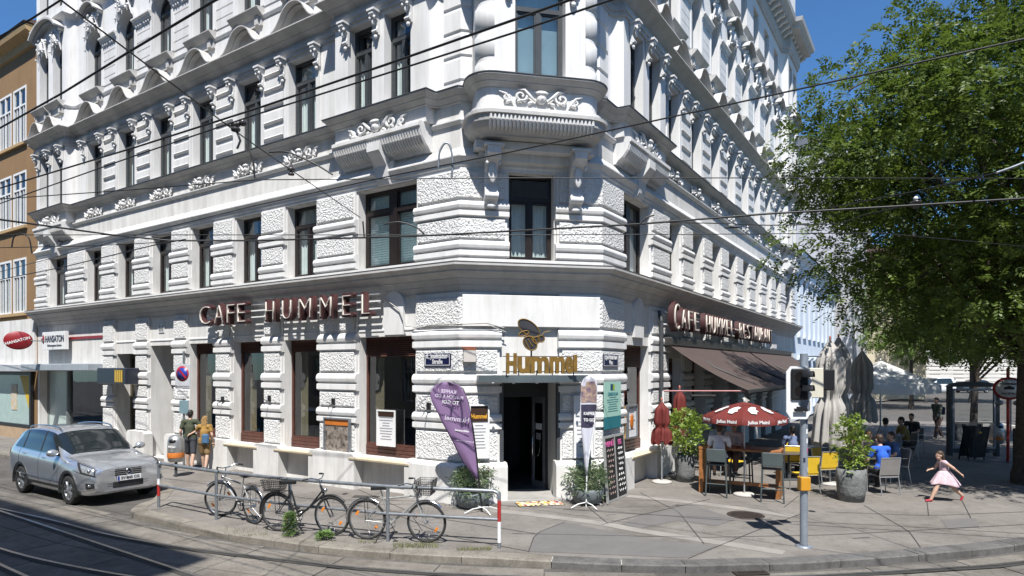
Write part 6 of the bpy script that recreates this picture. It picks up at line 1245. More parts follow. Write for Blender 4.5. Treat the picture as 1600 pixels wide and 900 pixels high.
def wheel(parent, x, y, side, r=.335):
    t = MB().lathe([(.23, -.105), (.30, -.11), (.325, -.095), (r, -.06), (r, .06), (.325, .095), (.30, .11), (.23, .105)], 36).xf(RX(pi / 2)).build('wheel', TYRE, parent, T(x, y, r))
    b = MB().lathe([(.235, .07), (.225, .095), (.205, .095), (.20, .03), (.20, -.09), (.001, -.09)], 30); 
    st = len(b.v)
    for k in range(5):
        for q in (-.14, .14): a = k * 2 * pi / 5 + q; a2 = k * 2 * pi / 5 + q * 1.5; b.tube([(.03 * cos(a), .03 * sin(a), .075), (.13 * cos(a), .13 * sin(a), .085), (.212 * cos(a2), .212 * sin(a2), .08)], [.03, .022, .024], 5)
    b.lathe([(.001, .10), (.04, .095), (.055, .07)], 14); b.xf(RX(-pi / 2 * side)); b.build('rim', ALLOY, t)
    MB().lathe([(.001, 0), (.19, 0)], 20).xf(RX(-pi / 2 * side) @ T(0, 0, .0)).build('brake_disc', DGRY, t)
def car(M, paint, label, plate=None, group=None, st=SUV, name='parked_car', detail=True, axles=(.87, 3.47), cat='car'):
    r = thing(name, label, cat, group=group, M=M); L_ = Loft(st); b = L_.body(5, 4); bo = b.build('body', paint, r)
    bm = bmesh.new(); bm.from_mesh(bo.data); bmesh.ops.remove_doubles(bm, verts=bm.verts, dist=.0005); bmesh.ops.recalc_face_normals(bm, faces=bm.faces); bm.to_mesh(bo.data); bm.free()
    cuts = []
    for x in axles:
        for s in (-1, 1): cuts.append(MB().tube([(x, s * .52, .34), (x, s * 1.1, .34)], .385, 28).build('cut', TRIM, None)); cuts[-1].matrix_world = bo.matrix_world
    for c_ in cuts:
        c_.parent = r
    boolean_cut(bo, cuts)
    for p in bo.data.polygons: p.use_smooth = True
    try:
        bo.data.set_sharp_from_angle(angle=radians(35))
    except Exception: pass
    for x in axles:
        for s in (-1, 1):
            wheel(r, x, s * .79, s)
            arc = [(x + .40 * cos(a), .34 + .40 * sin(a)) for a in [pi * (-.08 + 1.16 * k / 16) for k in range(17)]]
            if detail: MB().strip(arc, s * .86, s * .915, th=-.05).build('wheel_arch_trim', TRIM if paint.name != 'x' else paint, r)
    # glass
    for s in (-1, 1):
        L_.patch(4.45, 8.9, 5.10, 6.82, s, .004, 30, 8, f0=lambda v: 4.55 + (v - 5.1) * .80, f1=lambda v: 9.62 - (v - 5.1) * .35).build('side_window', CGL, r)
        for u0 in (6.95, 8.55): L_.patch(u0 - .05, u0 + .05, 5.1, 6.85, s, .007, 2, 8).build('door_pillar', TRIM, r)
        L_.patch(3.9, 5.9, 6.12, 8.0, s, .005, 20, 10, f0=lambda v: 4.14 - .05 * (v - 6), f1=lambda v: 5.78 + .02 * v).build('windscreen', CGL, r)
        L_.patch(9.95, 11.2, 6.3, 8.0, s, .005, 8, 6).build('rear_window', CGL, r)
        if not detail: continue
        for u0 in (4.55, 6.95, 8.75): L_.patch(u0 - .012, u0 + .012, 2.15, 5.05, s, .003, 1, 14).build('door_seam', TRIM, r)
        L_.patch(3.2, 9.6, 2.0, 2.3, s, .008, 24, 3).build('sill_trim', TRIM, r); L_.patch(4.3, 8.9, 2.62, 2.72, s, .010, 20, 2).build('side_strip', paint, r)
        L_.patch(4.6, 9.5, 5.02, 5.10, s, .008, 20, 1).build('window_trim', CHROME, r)
        hl = L_.patch(.35, 2.35, 4.0, 5.25, s, .008, 14, 8, f0=lambda v: .12 + (v - 4.0) * .35, f1=lambda v: 1.9 + (v - 4.0) * .62).build('headlight', TRIM, r)
        L_.patch(.6, 1.9, 4.18, 5.08, s, .011, 10, 5, f0=lambda v: .35 + (v - 4.15) * .4, f1=lambda v: 1.7 + (v - 4.15) * .65).build('headlight_lens', HEADL, hl); MB().ball(tuple(L_.at(1.05, 4.62, s) + np.array([0, s * .01, 0])), (.035, .045, .045), 10, 7).build('lamp', CHROME, hl)
        fg = L_.patch(.25, 1.3, 2.35, 3.0, s, .008, 8, 4).build('fog_lamp_recess', TRIM, r); MB().ball(tuple(L_.at(.8, 2.7, s)), (.02, .05, .04), 10, 6).build('fog_lamp', HEADL, fg)
        for u0 in (6.35, 8.2): p = L_.at(u0, 4.45, s); MB().box(p[0] - .09, p[0] + .09, p[1] * 1.0 - .012, p[1] + s * .028, p[2] - .012, p[2] + .014, b=.008).build('door_handle', paint, r)
        p = L_.at(4.75, 5.25, s); mi = MB().ball((p[0] - .02, p[1] + s * .16, p[2] + .07), (.085, .125, .085), 14, 10).build('mirror', paint, r); MB().tube([(p[0], p[1] - s * .02, p[2]), (p[0] - .01, p[1] + s * .1, p[2] + .04)], .025, 6).build('mirror_arm', TRIM, mi)
        q = [L_.at(u, 7.12, s) + np.array([0, 0, .055 if .02 < (u - 6.0) / 3.5 < .98 else .005]) for u in [6.0 + 3.5 * k / 14 for k in range(15)]]; MB().tube([tuple(v) for v in q], .018, 6).build('roof_rail', CHROME, r)
        L_.patch(10.6, 11.4, 4.0, 5.0, s, .008, 6, 6).build('tail_light', mat('tail_red', (.35, .01, .01), .2), r)
    if not detail: return r
    # nose
    def nose(y0, y1, z0, z1, d, nm, m, bend=.10):
        b = MB(); n = 12; vs = []
        for i in range(n + 1):
            y = y0 + (y1 - y0) * i / n; x = bend * (abs(y) / .66) ** 2.2 - d
            vs += [(x, y, z0), (x, y, z1), (x + .05, y, z1), (x + .05, y, z0)]
        b.add(vs, [(i * 4 + k, i * 4 + (k + 1) % 4, (i + 1) * 4 + (k + 1) % 4, (i + 1) * 4 + k) for i in range(n) for k in range(4)] + [(0, 1, 2, 3), (n * 4 + 3, n * 4 + 2, n * 4 + 1, n * 4)]); return b.build(nm, m, r)
    gr = nose(-.68, .68, .655, .81, .014, 'grille', TRIM, .08)
    for s in (-1, 1):
        L_.patch(1.0, 4.1, 5.40, 5.44, s, .004, 20, 1).build('bonnet_seam', TRIM, r); L_.patch(.1, 2.6, 3.93, 3.99, s, .004, 16, 1).build('bumper_seam', TRIM, r); L_.patch(.0, 2.3, 2.0, 2.16, s, .008, 14, 2).build('bumper_trim', CHROME, r)
        L_.patch(2.9, 9.8, 4.06, 4.12, s, .003, 30, 1).build('shoulder_line', paint, r)
    for z in (.69, .735, .78): o = nose(-.60, .60, z, z + .012, .022, 'grille_slat', CHROME, .055); o.parent = gr
    nose(-.60, .60, .385, .525, .016, 'lower_grille', TRIM, .07)
    for z in (.44, .49): nose(-.5, .5, z, z + .01, .022, 'lower_slat', DGRY, .05)
    nose(-.62, .62, .335, .365, .02, 'bumper_lip', CHROME, .07)
    e = MB().lathe([(.058, 0), (.066, .012), (.074, 0)], 24); e.tube([(-.034, .04, .006), (-.012, -.012, .006), (0, .018, .006), (.012, -.012, .006), (.034, .04, .006)], .006, 5); e.tube([(-.05, .012, .006), (-.024, -.05, .006), (0, -.006, .006), (.024, -.05, .006), (.05, .012, .006)], .006, 5)
    e.build('emblem', CHROME, r, Matrix(((0, 0, -1, -.03), (-1, 0, 0, 0), (0, 1, 0, .735), (0, 0, 0, 1)))); MB().lathe([(.001, 0), (.06, 0)], 20).build('emblem_backing', TRIM, r, Matrix(((0, 0, -1, -.026), (-1, 0, 0, 0), (0, 1, 0, .735), (0, 0, 0, 1))))
    if plate:
        pl = MB().box(-.05, -.035, -.26, .26, .545, .655).build('number_plate', WHT, r); MB().box(-.052, -.05, .215, .258, .55, .65).build('plate_band', mat('sign_blue', (.015, .04, .28), .4), pl)
        text('lettering', plate, .088, BLK, pl, Matrix(((0, 0, -1, -.052), (-1, 0, 0, -.02), (0, 1, 0, .57), (0, 0, 0, 1))), .001, .003)
    return r
SILV = mat('silver_blue_car_paint', (.58, .605, .64), .24, .75, var=.04, vs=30, coat=1)
mc = Vector((-11.13, 15.34, RZ0)); o = mc - aL * 2.17 - nL * .78; car(frame(o, aL, nL), SILV, 'silver grey compact off-road car parked at the kerb', 'SV-845 CG')
VAN = [(0, [(0, .34), (.5, .33), (.7, .42), (.78, .6), (.78, .75), (.74, .9), (.55, 1.0), (.3, 1.04), (0, 1.06)])] + [(x, [(0, .24), (.74, .24), (.88, .34), (.92, .62), (.92, .95), (.89, 1.1), (.84 if x > 1.3 else .74, z1), (.72 if x > 1.3 else .5, z2), (0, z3)]) for x, z1, z2, z3 in ((.1, 1.08, 1.12, 1.14), (.5, 1.15, 1.2, 1.22), (.9, 1.2, 1.26, 1.28), (1.15, 1.3, 1.42, 1.46), (1.55, 1.5, 1.72, 1.78), (1.9, 1.55, 1.84, 1.9), (2.5, 1.56, 1.88, 1.95), (3.2, 1.56, 1.88, 1.95), (3.8, 1.56, 1.88, 1.95), (4.3, 1.55, 1.86, 1.93), (4.5, 1.5, 1.8, 1.88))]
g0 = 'cars parked across the square'
car(frame(Vector((50.5, 79, RZ0)), vn(1, .25), Vector((-vn(1, .25).y, vn(1, .25).x, 0))), WHT, 'white van parked on the far side of square', None, g0, VAN, 'parked_van', False, (.87, 3.5), 'van')
car(frame(Vector((46.6, 78.3, RZ0)), vn(1, .25), Vector((-vn(1, .25).y, vn(1, .25).x, 0))), mat('red_car_paint', (.28, .015, .015), .3, coat=.7), 'red car parked in front of the far white van', None, g0, SUV, 'parked_car', False)
car(frame(Vector((56.0, 80.2, RZ0)), vn(1, .25), Vector((-vn(1, .25).y, vn(1, .25).x, 0))), mat('slate_car_paint', (.04, .05, .06), .3, coat=.7), 'dark grey car parked behind the far white van', None, g0, SUV, 'parked_car', False)
# bicycles
def bike(rear, front, label, col, basket=None, lean=.06, step=False, steer=0.0, rack=True, cat='bicycle', group='bicycles leaning at the railing', bm_=None):
    d = Vector((front.x - rear.x, front.y - rear.y, 0)); wb = d.length; sc = 1.0; r = thing('bicycle', label, cat, (rear.x, rear.y, 0), atan2(d.y, d.x), group); r.rotation_euler = (lean, 0, atan2(d.y, d.x)); R0 = .335
    fm = col; wb = max(1.02, min(wb, 1.12))
    def whl(x, M):
        t = MB().tube([(R0 * cos(a), 0, R0 * sin(a)) for a in [2 * pi * k / 40 for k in range(40)]], .019, 7, closed=True).build('wheel', TYRE, r, M)
        MB().tube([((R0 - .026) * cos(a), 0, (R0 - .026) * sin(a)) for a in [2 * pi * k / 36 for k in range(36)]], .010, 5, closed=True).build('rim', CHROME, t); sp_ = MB()
        for k in range(18): a = 2 * pi * k / 18; s = .03 * (1 if k % 2 else -1); sp_.tube([(.02 * cos(a + .6), s, .02 * sin(a + .6)), ((R0 - .03) * cos(a), 0, (R0 - .03) * sin(a))], .0018, 3, caps=False)
        sp_.build('spokes', CHROME, t); MB().tube([(0, -.05, 0), (0, .05, 0)], .022, 8).build('hub', CHROME, t)
        for a in (.6, 3.7): MB().box(-.02, .02, -.006, .006, -.04, .04).build('reflector', mat('orange_reflector', (.7, .22, .02), .3), t, RY(a) @ T(R0 * .62, 0, 0))
    whl(0, T(0, 0, R0 + .019)); z = R0 + .019; H = Vector((wb - .19, 0, z + .50)); Ms = T(wb, 0, z) @ RZ(steer); whl(wb, Ms)
    bb = Vector((.44, 0, z - .05)); sc_ = Vector((.30, 0, z + .42)); hl = Vector((wb - .15, 0, z + .38))
    fr = MB().tube([bb, sc_], .017, 8).tube([hl, H + Vector((-.02, 0, .04))], .021, 8).tube([bb, hl], .019, 8)
    if step: fr.tube([bb + Vector((-.01, 0, .1)), Vector((.62, 0, z + .08)), hl + Vector((-.01, 0, .09))], .017, 8)
    else: fr.tube([sc_ + Vector((.0, 0, -.04)), hl + Vector((-.01, 0, .08))], .017, 8)
    for s in (-1, 1): fr.tube([bb, (.0, s * .055, z)], .010, 6).tube([sc_ - Vector((0, 0, .04)), (.0, s * .055, z)], .009, 6)
    fr.build('frame', fm, r); fk = MB()
    for s in (-1, 1): fk.tube([(wb - .155, s * .03, z + .36), (wb - .07, s * .05, z + .14), (wb, s * .05, z)], .012, 6)
    fk.build('fork', fm, r)
    MB().tube([sc_, sc_ + Vector((-.035, 0, .12))], .013, 8).build('seat_post', CHROME, r); MB().prism([(-.15, -.07), (-.11, -.085), (.02, -.04), (.13, -.018), (.14, .018), (.02, .04), (-.11, .085), (-.15, .07)], 0, .05, 'z').build('saddle', BLK, r, T(sc_.x - .04, 0, sc_.z + .12))
    hb = H + Vector((-.05, 0, .16)); b = MB().tube([H + Vector((-.02, 0, .02)), hb], .013, 8)
    b.tube([hb + Vector((-.16, -.27, .03)), hb + Vector((-.03, -.2, .05)), hb + Vector((.02, -.06, 0)), hb + Vector((.02, .06, 0)), hb + Vector((-.03, .2, .05)), hb + Vector((-.16, .27, .03))], .012, 8); b.build('handlebar', CHROME, r)
    for s in (-1, 1): MB().tube([hb + Vector((-.16, s * .27, .03)), hb + Vector((-.07, s * .225, .045))], .017, 8).build('grip', BLK, r)
    for x0, M in ((0, T(0, 0, z)), (1, Ms)):
        arc = [((R0 + .04) * cos(a), 0, (R0 + .04) * sin(a)) for a in ([pi * (.30 + .75 * k / 12) for k in range(13)] if x0 == 0 else [pi * (.25 + .45 * k / 10) for k in range(11)])]; MB().tube(arc, .022, 6).build('mudguard', BLK if step else CHROME, r, M)
    cr = MB().lathe([(.07, -.004), (.09, -.004), (.09, .004), (.07, .004), (.07, -.004)], 20).xf(RX(pi / 2)); cr.tube([(0, -.01, 0), (.10, -.06, -.12)], .009, 5).tube([(0, .01, 0), (-.10, .06, .12)], .009, 5); cr.build('crank', CHROME, r, T(*bb)); MB().box(-.045, .045, -.13, -.06, -.012, .012).build('pedal', BLK, r, T(bb.x + .1, 0, bb.z - .12)); MB().box(-.045, .045, .06, .13, -.012, .012).build('pedal', BLK, r, T(bb.x - .1, 0, bb.z + .12))
    MB().tube([(0, -.05, z + .03), (bb.x, -.05, bb.z + .08)], .006, 4).tube([(0, -.05, z - .03), (bb.x, -.05, bb.z - .08)], .006, 4).build('chain', BLK, r)
    if rack:
        b = MB(); 
        for y in (-.06, 0, .06): b.tube([(-.25, y, z + .40), (.22, y, z + .40)], .006, 5)
        for s in (-1, 1): b.tube([(0, s * .06, z), (-.02, s * .06, z + .40)], .006, 5)
        b.build('rack', BLK, r)
    MB().ball((wb - .12, 0, z + .46), (.045, .04, .04), 10, 7).build('head_lamp', CHROME, r)
    if basket:
        bx, bz, bw, bd, bh = (basket == 'front') and (wb + .0, z + .50, .15, .17, .24) or (-.05, z + .41, .19, .15, .20); b = MB()
        for k in range(7): h = bz + bh * k / 6; q = .8 + .2 * k / 6; b.tube([(bx - bw * q, -bd * q, h), (bx + bw * q, -bd * q, h), (bx + bw * q, bd * q, h), (bx - bw * q, bd * q, h)], .005, 4, closed=True)
        for k in range(9):
            t = -1 + 2 * k / 8
            for s in (-1, 1): b.tube([(bx + t * bw * .8, s * bd * .8, bz), (bx + t * bw, s * bd, bz + bh)], .0045, 4).tube([(bx + s * bw * .8, t * bd * .8, bz), (bx + s * bw, t * bd, bz + bh)], .0045, 4)
            b.tube([(bx + t * bw * .8, -bd * .8, bz), (bx + t * bw * .8, bd * .8, bz)], .0045, 4)
        b.build('basket', BLK, r)
    MB().tube([(.35, -.06, z - .1), (.22, -.22, .0)], .008, 5).build('kick_stand', BLK, r); return r
SILB = mat('silver_bike_frame', (.50, .50, .48), .35, .6); DKB = mat('dark_bike_frame', (.03, .032, .036), .35, .3)
bike(G(574, 843), G(667, 848), 'silver city bicycle with a dark wire basket on its handlebar', SILB, 'front', .05); bike(G(435, 830), G(522, 837), 'dark step-through bicycle with a black basket on its rear rack', DKB, 'rear', .05, True); bike(G(397, 819), G(343, 806), 'black and white bicycle parked facing the other way by railing', mat('dull_white_bike_frame', (.30, .30, .30), .4), None, -.05, False, .5)
bike(Vector((18.6, 34.6, 0)), Vector((17.6, 34.9, 0)), 'dark bicycle standing at the road edge beyond the terrace', DKB, None, .03, group='bicycles beyond the terrace')
# ------------------------------------------------------------ people
def remesh_obj(mb, name, m, parent, vox=.014, smooth=4):
    o = mb.build(name, m, parent); a = o.modifiers.new('r', 'REMESH'); a.mode = 'VOXEL'; a.voxel_size = vox; s = o.modifiers.new('s', 'SMOOTH'); s.iterations = smooth; s.factor = .5
    dg = bpy.context.evaluated_depsgraph_get(); dg.update(); me = bpy.data.meshes.new_from_object(o.evaluated_get(dg)); o.modifiers.clear(); o.data = me
    me.polygons.foreach_set('use_smooth', [True] * len(me.polygons)); me.materials.clear(); me.materials.append(m); return o
def cap(b, a, c, ra, rc, n=10):
    a, c = Vector(a), Vector(c); l = (c - a).length; k = max(2, int(l / .05)); b.tube([a.lerp(c, i / k) for i in range(k + 1)], [ra + (rc - ra) * i / k for i in range(k + 1)], n); b.ball(a, ra, n, 7); b.ball(c, rc, n, 7)
SKIN = mat('skin', (.47, .30, .22), .55, var=.06, vs=8)
def person(loc, rz, label, J, shirt, trousers, shoes, hair, sc=1.0, sleeve=.55, leg=.5, hairlen=0, skirt=None, group=None, long=False, vox=.014, extra=None, fat=1.0, hs=1.0):
    """J: joint positions in metres (adult 1.75 m, facing +y): pel, chest, neck, head, then per side sh, el, wr, hip, kn, an, toe"""
    r = thing('person', label, 'person', loc, rz, group); r.scale = (sc,) * 3; V = {k: Vector(v) for k, v in J.items()}; b = MB()
    up = (V['neck'] - V['pel']).normalized(); hd = V['head']; fw = V.get('face', Vector((0, 1, 0))).normalized(); sd = fw.cross(Vector((0, 0, 1))).normalized()
    cap(b, V['pel'], V['chest'], .125, .125); cap(b, V['chest'], V['neck'] - up * .06, .12, .08); cap(b, V['shL'], V['shR'], .062, .062); cap(b, V['neck'] - up * .06, hd - Vector((0, 0, .04)), .058, .052); cap(b, V['hipL'], V['hipR'], .10, .10)
    rot = Matrix((sd, fw, fw.cross(sd) * -1)).transposed() if False else Matrix((sd, fw, Vector((0, 0, 1)))).transposed()
    b.ball(hd + Vector((0, 0, .03)) * hs, (.076 * hs, .094 * hs, .105 * hs), 14, 10, rot); b.ball(hd + (fw * .03 - Vector((0, 0, .045))) * hs, (.058 * hs, .062 * hs, .062 * hs), 12, 8, rot); b.ball(hd + fw * .098 * hs, (.014, .022, .024), 8, 6, rot)
    for s in (-1, 1): b.ball(hd + sd * s * .078 * hs + Vector((0, 0, .005)), (.012, .022, .032), 8, 6, rot)
    for S_ in 'LR':
        cap(b, V['sh' + S_], V['el' + S_], .050 * fat, .040 * fat); cap(b, V['el' + S_], V['wr' + S_], .040, .026)
        w_ = V['wr' + S_]; hdn = (w_ - V['el' + S_]).normalized(); hdn = V.get('hand' + S_, hdn).normalized(); px_ = hdn.cross(Vector((0, 0, 1))); px_ = px_.normalized() if px_.length > .1 else Vector((1, 0, 0)); pm = w_ + hdn * .06; b.ball(w_ + hdn * .05, (.036, .036, .05), 8, 6, hdn.to_track_quat('Z', 'Y').to_matrix())
        cur = px_.cross(hdn).normalized()
        for q, (ox, ln) in enumerate(((-.03, .055), (-.01, .068), (.01, .064), (.03, .05))): a0 = pm + px_ * ox + hdn * .02; a1 = a0 + hdn * ln * .6 - cur * .01; cap(b, a0, a1, .0105, .0095, 6); cap(b, a1, a1 + hdn * ln * .35 - cur * .028, .0095, .008, 6)
        cap(b, w_ + hdn * .03 + px_ * .03, w_ + hdn * .075 + px_ * .058 - cur * .02, .013, .010, 6)
        cap(b, V['hip' + S_], V['kn' + S_], .085 * fat, .056 * fat); cap(b, V['kn' + S_], V['kn' + S_].lerp(V['an' + S_], .35), .054 * fat, .060 * fat); cap(b, V['kn' + S_].lerp(V['an' + S_], .35), V['an' + S_], .060 * fat, .038 * fat); cap(b, V['an' + S_] - Vector((0, 0, .03)), V['toe' + S_], .038, .03)
    remesh_obj(b, 'body', SKIN, r, vox)
    for s in (-1, 1): MB().ball(hd + (fw * .088 + sd * s * .032 + Vector((0, 0, .03))) * hs, (.012, .008, .009), 8, 6, rot).build('eye', BLK, r)
    MB().ball(hd + (fw * .094 - Vector((0, 0, .055))) * hs, (.024, .006, .007), 8, 5, rot).build('mouth', mat('lips', (.35, .12, .10), .5), r)
    c = MB(); g = .016
    cap(c, V['pel'] + up * .02, V['chest'], .128 + g, .128 + g); cap(c, V['chest'], V['neck'] - up * .07, .122 + g, .078 + g); cap(c, V['shL'], V['shR'], .064 + g, .064 + g)
    if not skirt: cap(c, V['hipL'] + up * .06, V['hipR'] + up * .06, .098 + g, .098 + g)
    for S_ in 'LR':
        e = V['sh' + S_].lerp(V['el' + S_], min(1, sleeve * 1.0)); cap(c, V['sh' + S_], e, .056 + g, .052 + g)
        if sleeve > 1: cap(c, V['el' + S_], V['el' + S_].lerp(V['wr' + S_], .95), .044 + g, .034 + g)
    remesh_obj(c, 'shirt' if not skirt else 'dress_top', shirt, r, vox, 5); c = MB()
    if not skirt:
        cap(c, V['hipL'], V['hipR'], .104 + g, .104 + g); cap(c, V['pel'] - up * .02, V['pel'] + up * .05, .126 + g, .122 + g)
        for S_ in 'LR':
            cap(c, V['hip' + S_], V['hip' + S_].lerp(V['kn' + S_], min(1, leg * 2)), .090 + g, (.066 if leg >= .5 else .082) + g)
            if leg > .5: cap(c, V['kn' + S_], V['kn' + S_].lerp(V['an' + S_], min(1, (leg - .5) * 2)), .064 + g, .05 + g)
        remesh_obj(c, 'trousers' if leg > .6 else 'shorts', trousers, r, vox, 5)
    else:
        w0 = V['pel'] + up * .12; hem, rx, ry, zc = skirt; n = 40; vs = []
        for i in range(11):
            t = i / 10; ctr = w0.lerp(Vector(hem), t)
            for k in range(n): a = 2 * pi * k / n; f = 1 + .10 * t * sin(7 * a + 1.3) + .05 * t * sin(4 * a); vs.append((ctr.x + (.125 + (rx - .125) * t ** .8) * f * cos(a), ctr.y + (.125 + (ry - .125) * t ** .8) * f * sin(a), ctr.z + .03 * t * sin(3 * a) - zc * t * sin(a)))
        o = MB().add(vs, [(i * n + k, i * n + (k + 1) % n, (i + 1) * n + (k + 1) % n, (i + 1) * n + k) for i in range(10) for k in range(n)], True).build('skirt', shirt, r); o.modifiers.new('solid', 'SOLIDIFY').thickness = .006
    for S_ in 'LR':
        a, t = V['an' + S_], V['toe' + S_]; c = MB(); cap(c, a - Vector((0, 0, .035)) - (t - a).normalized() * .02, t, .045, .038); remesh_obj(c, 'shoe', shoes, r, .012, 3)
    h = MB(); h.ball(hd + (Vector((0, 0, .065)) - fw * .014) * hs, (.084 * hs, .098 * hs, .088 * hs), 16, 12, rot); h.ball(hd + (Vector((0, 0, .02)) - fw * .05) * hs, (.076 * hs, .062 * hs, .095 * hs), 14, 10, rot)
    if hairlen:
        for s in (-1, 0, 1): cap(h, hd + (sd * s * .045 - fw * .05 + Vector((0, 0, .02))) * hs, hd + (sd * s * .06 - fw * .085) * hs - Vector((0, 0, hairlen)), .055 * hs, .03)
    remesh_obj(h, 'hair', hair, r, .011, 3); 
    if extra: extra(r, V)
    return r
def stand(stride=.0, lean=.0, armL=(.0, .0), armR=(.0, .0)):
    return {'pel': (0, 0, .95), 'chest': (0, lean * .5, 1.24), 'neck': (0, lean, 1.47), 'head': (0, lean + .03, 1.615), 'shL': (-.175, lean, 1.41), 'shR': (.175, lean, 1.41), 'elL': (-.25, lean - .05 + armL[0], 1.13), 'elR': (.25, lean - .05 + armR[0], 1.13), 'wrL': (-.25, lean + .05 + armL[0] * 1.5, .89 + armL[1]), 'wrR': (.25, lean + .05 + armR[0] * 1.5, .89 + armR[1]),
            'hipL': (-.09, 0, .90), 'hipR': (.09, 0, .90), 'knL': (-.10, stride * .5 + .02, .50), 'knR': (.10, -stride * .35 + .03, .50), 'anL': (-.10, stride * .85, .09), 'anR': (.10, -stride * 1.0, .11 if stride else .09), 'toeL': (-.11, stride * .85 + .15, .04), 'toeR': (.11, -stride * 1.0 + .14, .04)}
def sit(h=.45, lean=.05, arms=((.22, .36, .74), (.22, .36, .74)), fw=(0, 1, 0)):
    z = h + .10
    return {'pel': (0, -.02, z + .03), 'chest': (0, lean * .5 - .02, z + .33), 'neck': (0, lean, z + .57), 'head': (0, lean + .04, z + .71), 'shL': (-.18, lean, z + .50), 'shR': (.18, lean, z + .50), 'elL': (-.25, lean + .08, z + .24), 'elR': (.25, lean + .08, z + .24), 'wrL': (-arms[0][0] + .02, arms[0][1], arms[0][2]), 'wrR': (arms[1][0] - .02, arms[1][1], arms[1][2]),
            'hipL': (-.10, 0, z), 'hipR': (.10, 0, z), 'knL': (-.14, .42, z + .02), 'knR': (.13, .43, z + .02), 'anL': (-.14, .40, max(.09, z - .40)), 'anR': (.14, .38, max(.09, z - .41)), 'toeL': (-.15, .54, max(.04, z - .45)), 'toeR': (.15, .52, max(.04, z - .46)), 'face': fw}
C_ = lambda n, c: mat(n, c, .85, var=.12, vs=12, bump=.2, bs=14, bd=.012)
HB, HBL, HDK = mat('brown_hair', (.045, .025, .015), .6, var=.3, vs=30), mat('blond_hair', (.32, .19, .07), .6, var=.3, vs=30), mat('dark_hair', (.015, .012, .01), .6, var=.3, vs=30)
SH = mat('grey_shoe', (.16, .15, .14), .7)
def backpack(r, V):
    MB().box(-.11, .11, -.30, -.17, 1.02, 1.36, b=.04).build('backpack', C_('navy_bag', (.02, .03, .07)), r)
ap = G(297, 733)
person((ap.x + .0, ap.y, 0), .15, 'person in olive t-shirt and dark shorts walking with an arm round companion', {**stand(.16), 'elR': (.36, .02, 1.22), 'wrR': (.50, -.02, 1.24)}, C_('olive_shirt', (.045, .055, .03)), C_('dark_shorts', (.045, .05, .06)), SH, HDK, 1.0, .6, .5)
person((ap.x + .46, ap.y - .06, 0), .1, 'blond person in yellow top with a blue bag walking under companion\'s arm', {**stand(.20), 'elL': (-.30, .05, 1.25), 'wrL': (-.42, -.02, 1.18)}, C_('mustard_top', (.30, .17, .04)), C_('tan_shorts', (.22, .14, .06)), SH, HBL, .90, .5, .42, .16, extra=lambda r, V: MB().box(-.02, .2, -.24, -.12, .86, 1.18, b=.04).build('shoulder_bag', C_('denim_bag', (.05, .12, .22)), r))
# at the bar table
p = G(1122, 774); fr_ = ang
person((p.x + .02, p.y, 0), ang + .1, 'person in white t-shirt on a bar stool seen from behind', sit(.77, .10, ((.2, .40, 1.14), (.2, .42, 1.14))), C_('white_tee', (.68, .68, .70)), C_('navy_shorts', (.02, .03, .06)), SH, HB, .98, .55, .5)
p = Vector((mid.x + .12, mid.y + 1.0, 0))
person(p, ang + pi - .2, 'person with sunglasses in pale shirt facing across the bar table', sit(.77, .12, ((.25, .45, 1.16), (.2, .40, 1.16))), C_('pale_pink_shirt', (.55, .48, .48)), C_('brown_trousers', (.10, .06, .05)), SH, HB, .98, .6, .9, extra=lambda r, V: MB().box(-.075, .075, .10, .125, -.015, .025).build('sunglasses', BLK, r, T(*V['head']) @ T(0, .0, .03)))
p = Vector((mid.x - 1.25, mid.y + .75, 0))
# blue shirt on the grey chair and neighbours
person(blc + Vector((0, .0, 0)), .12, 'person in bright blue shirt on the grey chair with back turned', sit(.45, .10, ((.2, .38, .72), (.2, .36, .70))), C_('bright_blue_shirt', (.015, .09, .45)), C_('dark_trousers', (.03, .03, .035)), SH, HB, 1.0, .6, 1.0)
arm_chair(Vector((9.5, 17.15, 0)), pi, 'grey chair facing the person in bright blue', GRC, 'grey terrace chairs'); person(Vector((9.5, 17.15, 0)), pi + .1, 'person with fair hair in pale top facing the blue shirt', sit(.45, .12, ((.2, .38, .75), (.2, .36, .75))), C_('sand_top', (.38, .30, .24)), C_('jeans', (.06, .09, .16)), SH, HBL, .95, .4, 1.0, .12)
arm_chair(Vector((10.05, 16.75, 0)), 1.5, 'grey chair at the side of the small dark table', GRC, 'grey terrace chairs'); person(Vector((10.05, 16.75, 0)), 1.6, 'person in blue striped top seated sideways at the small table', sit(.45, .08, ((.2, .38, .75), (.2, .36, .75))), C_('mid_blue_top', (.06, .12, .28)), C_('jeans', (.06, .09, .16)), SH, HB, .95, .6, 1.0)
# man in dull blue at the yellow chairs
person(Vector((7.75, 17.6, 0)), -.3, 'person in dull blue shirt on a yellow chair behind the bar table', sit(.45, .08, ((.2, .38, .75), (.2, .36, .75))), C_('dull_blue_shirt', (.10, .13, .22)), C_('dark_trousers', (.03, .03, .035)), SH, HDK, 1.0, .6, 1.0)
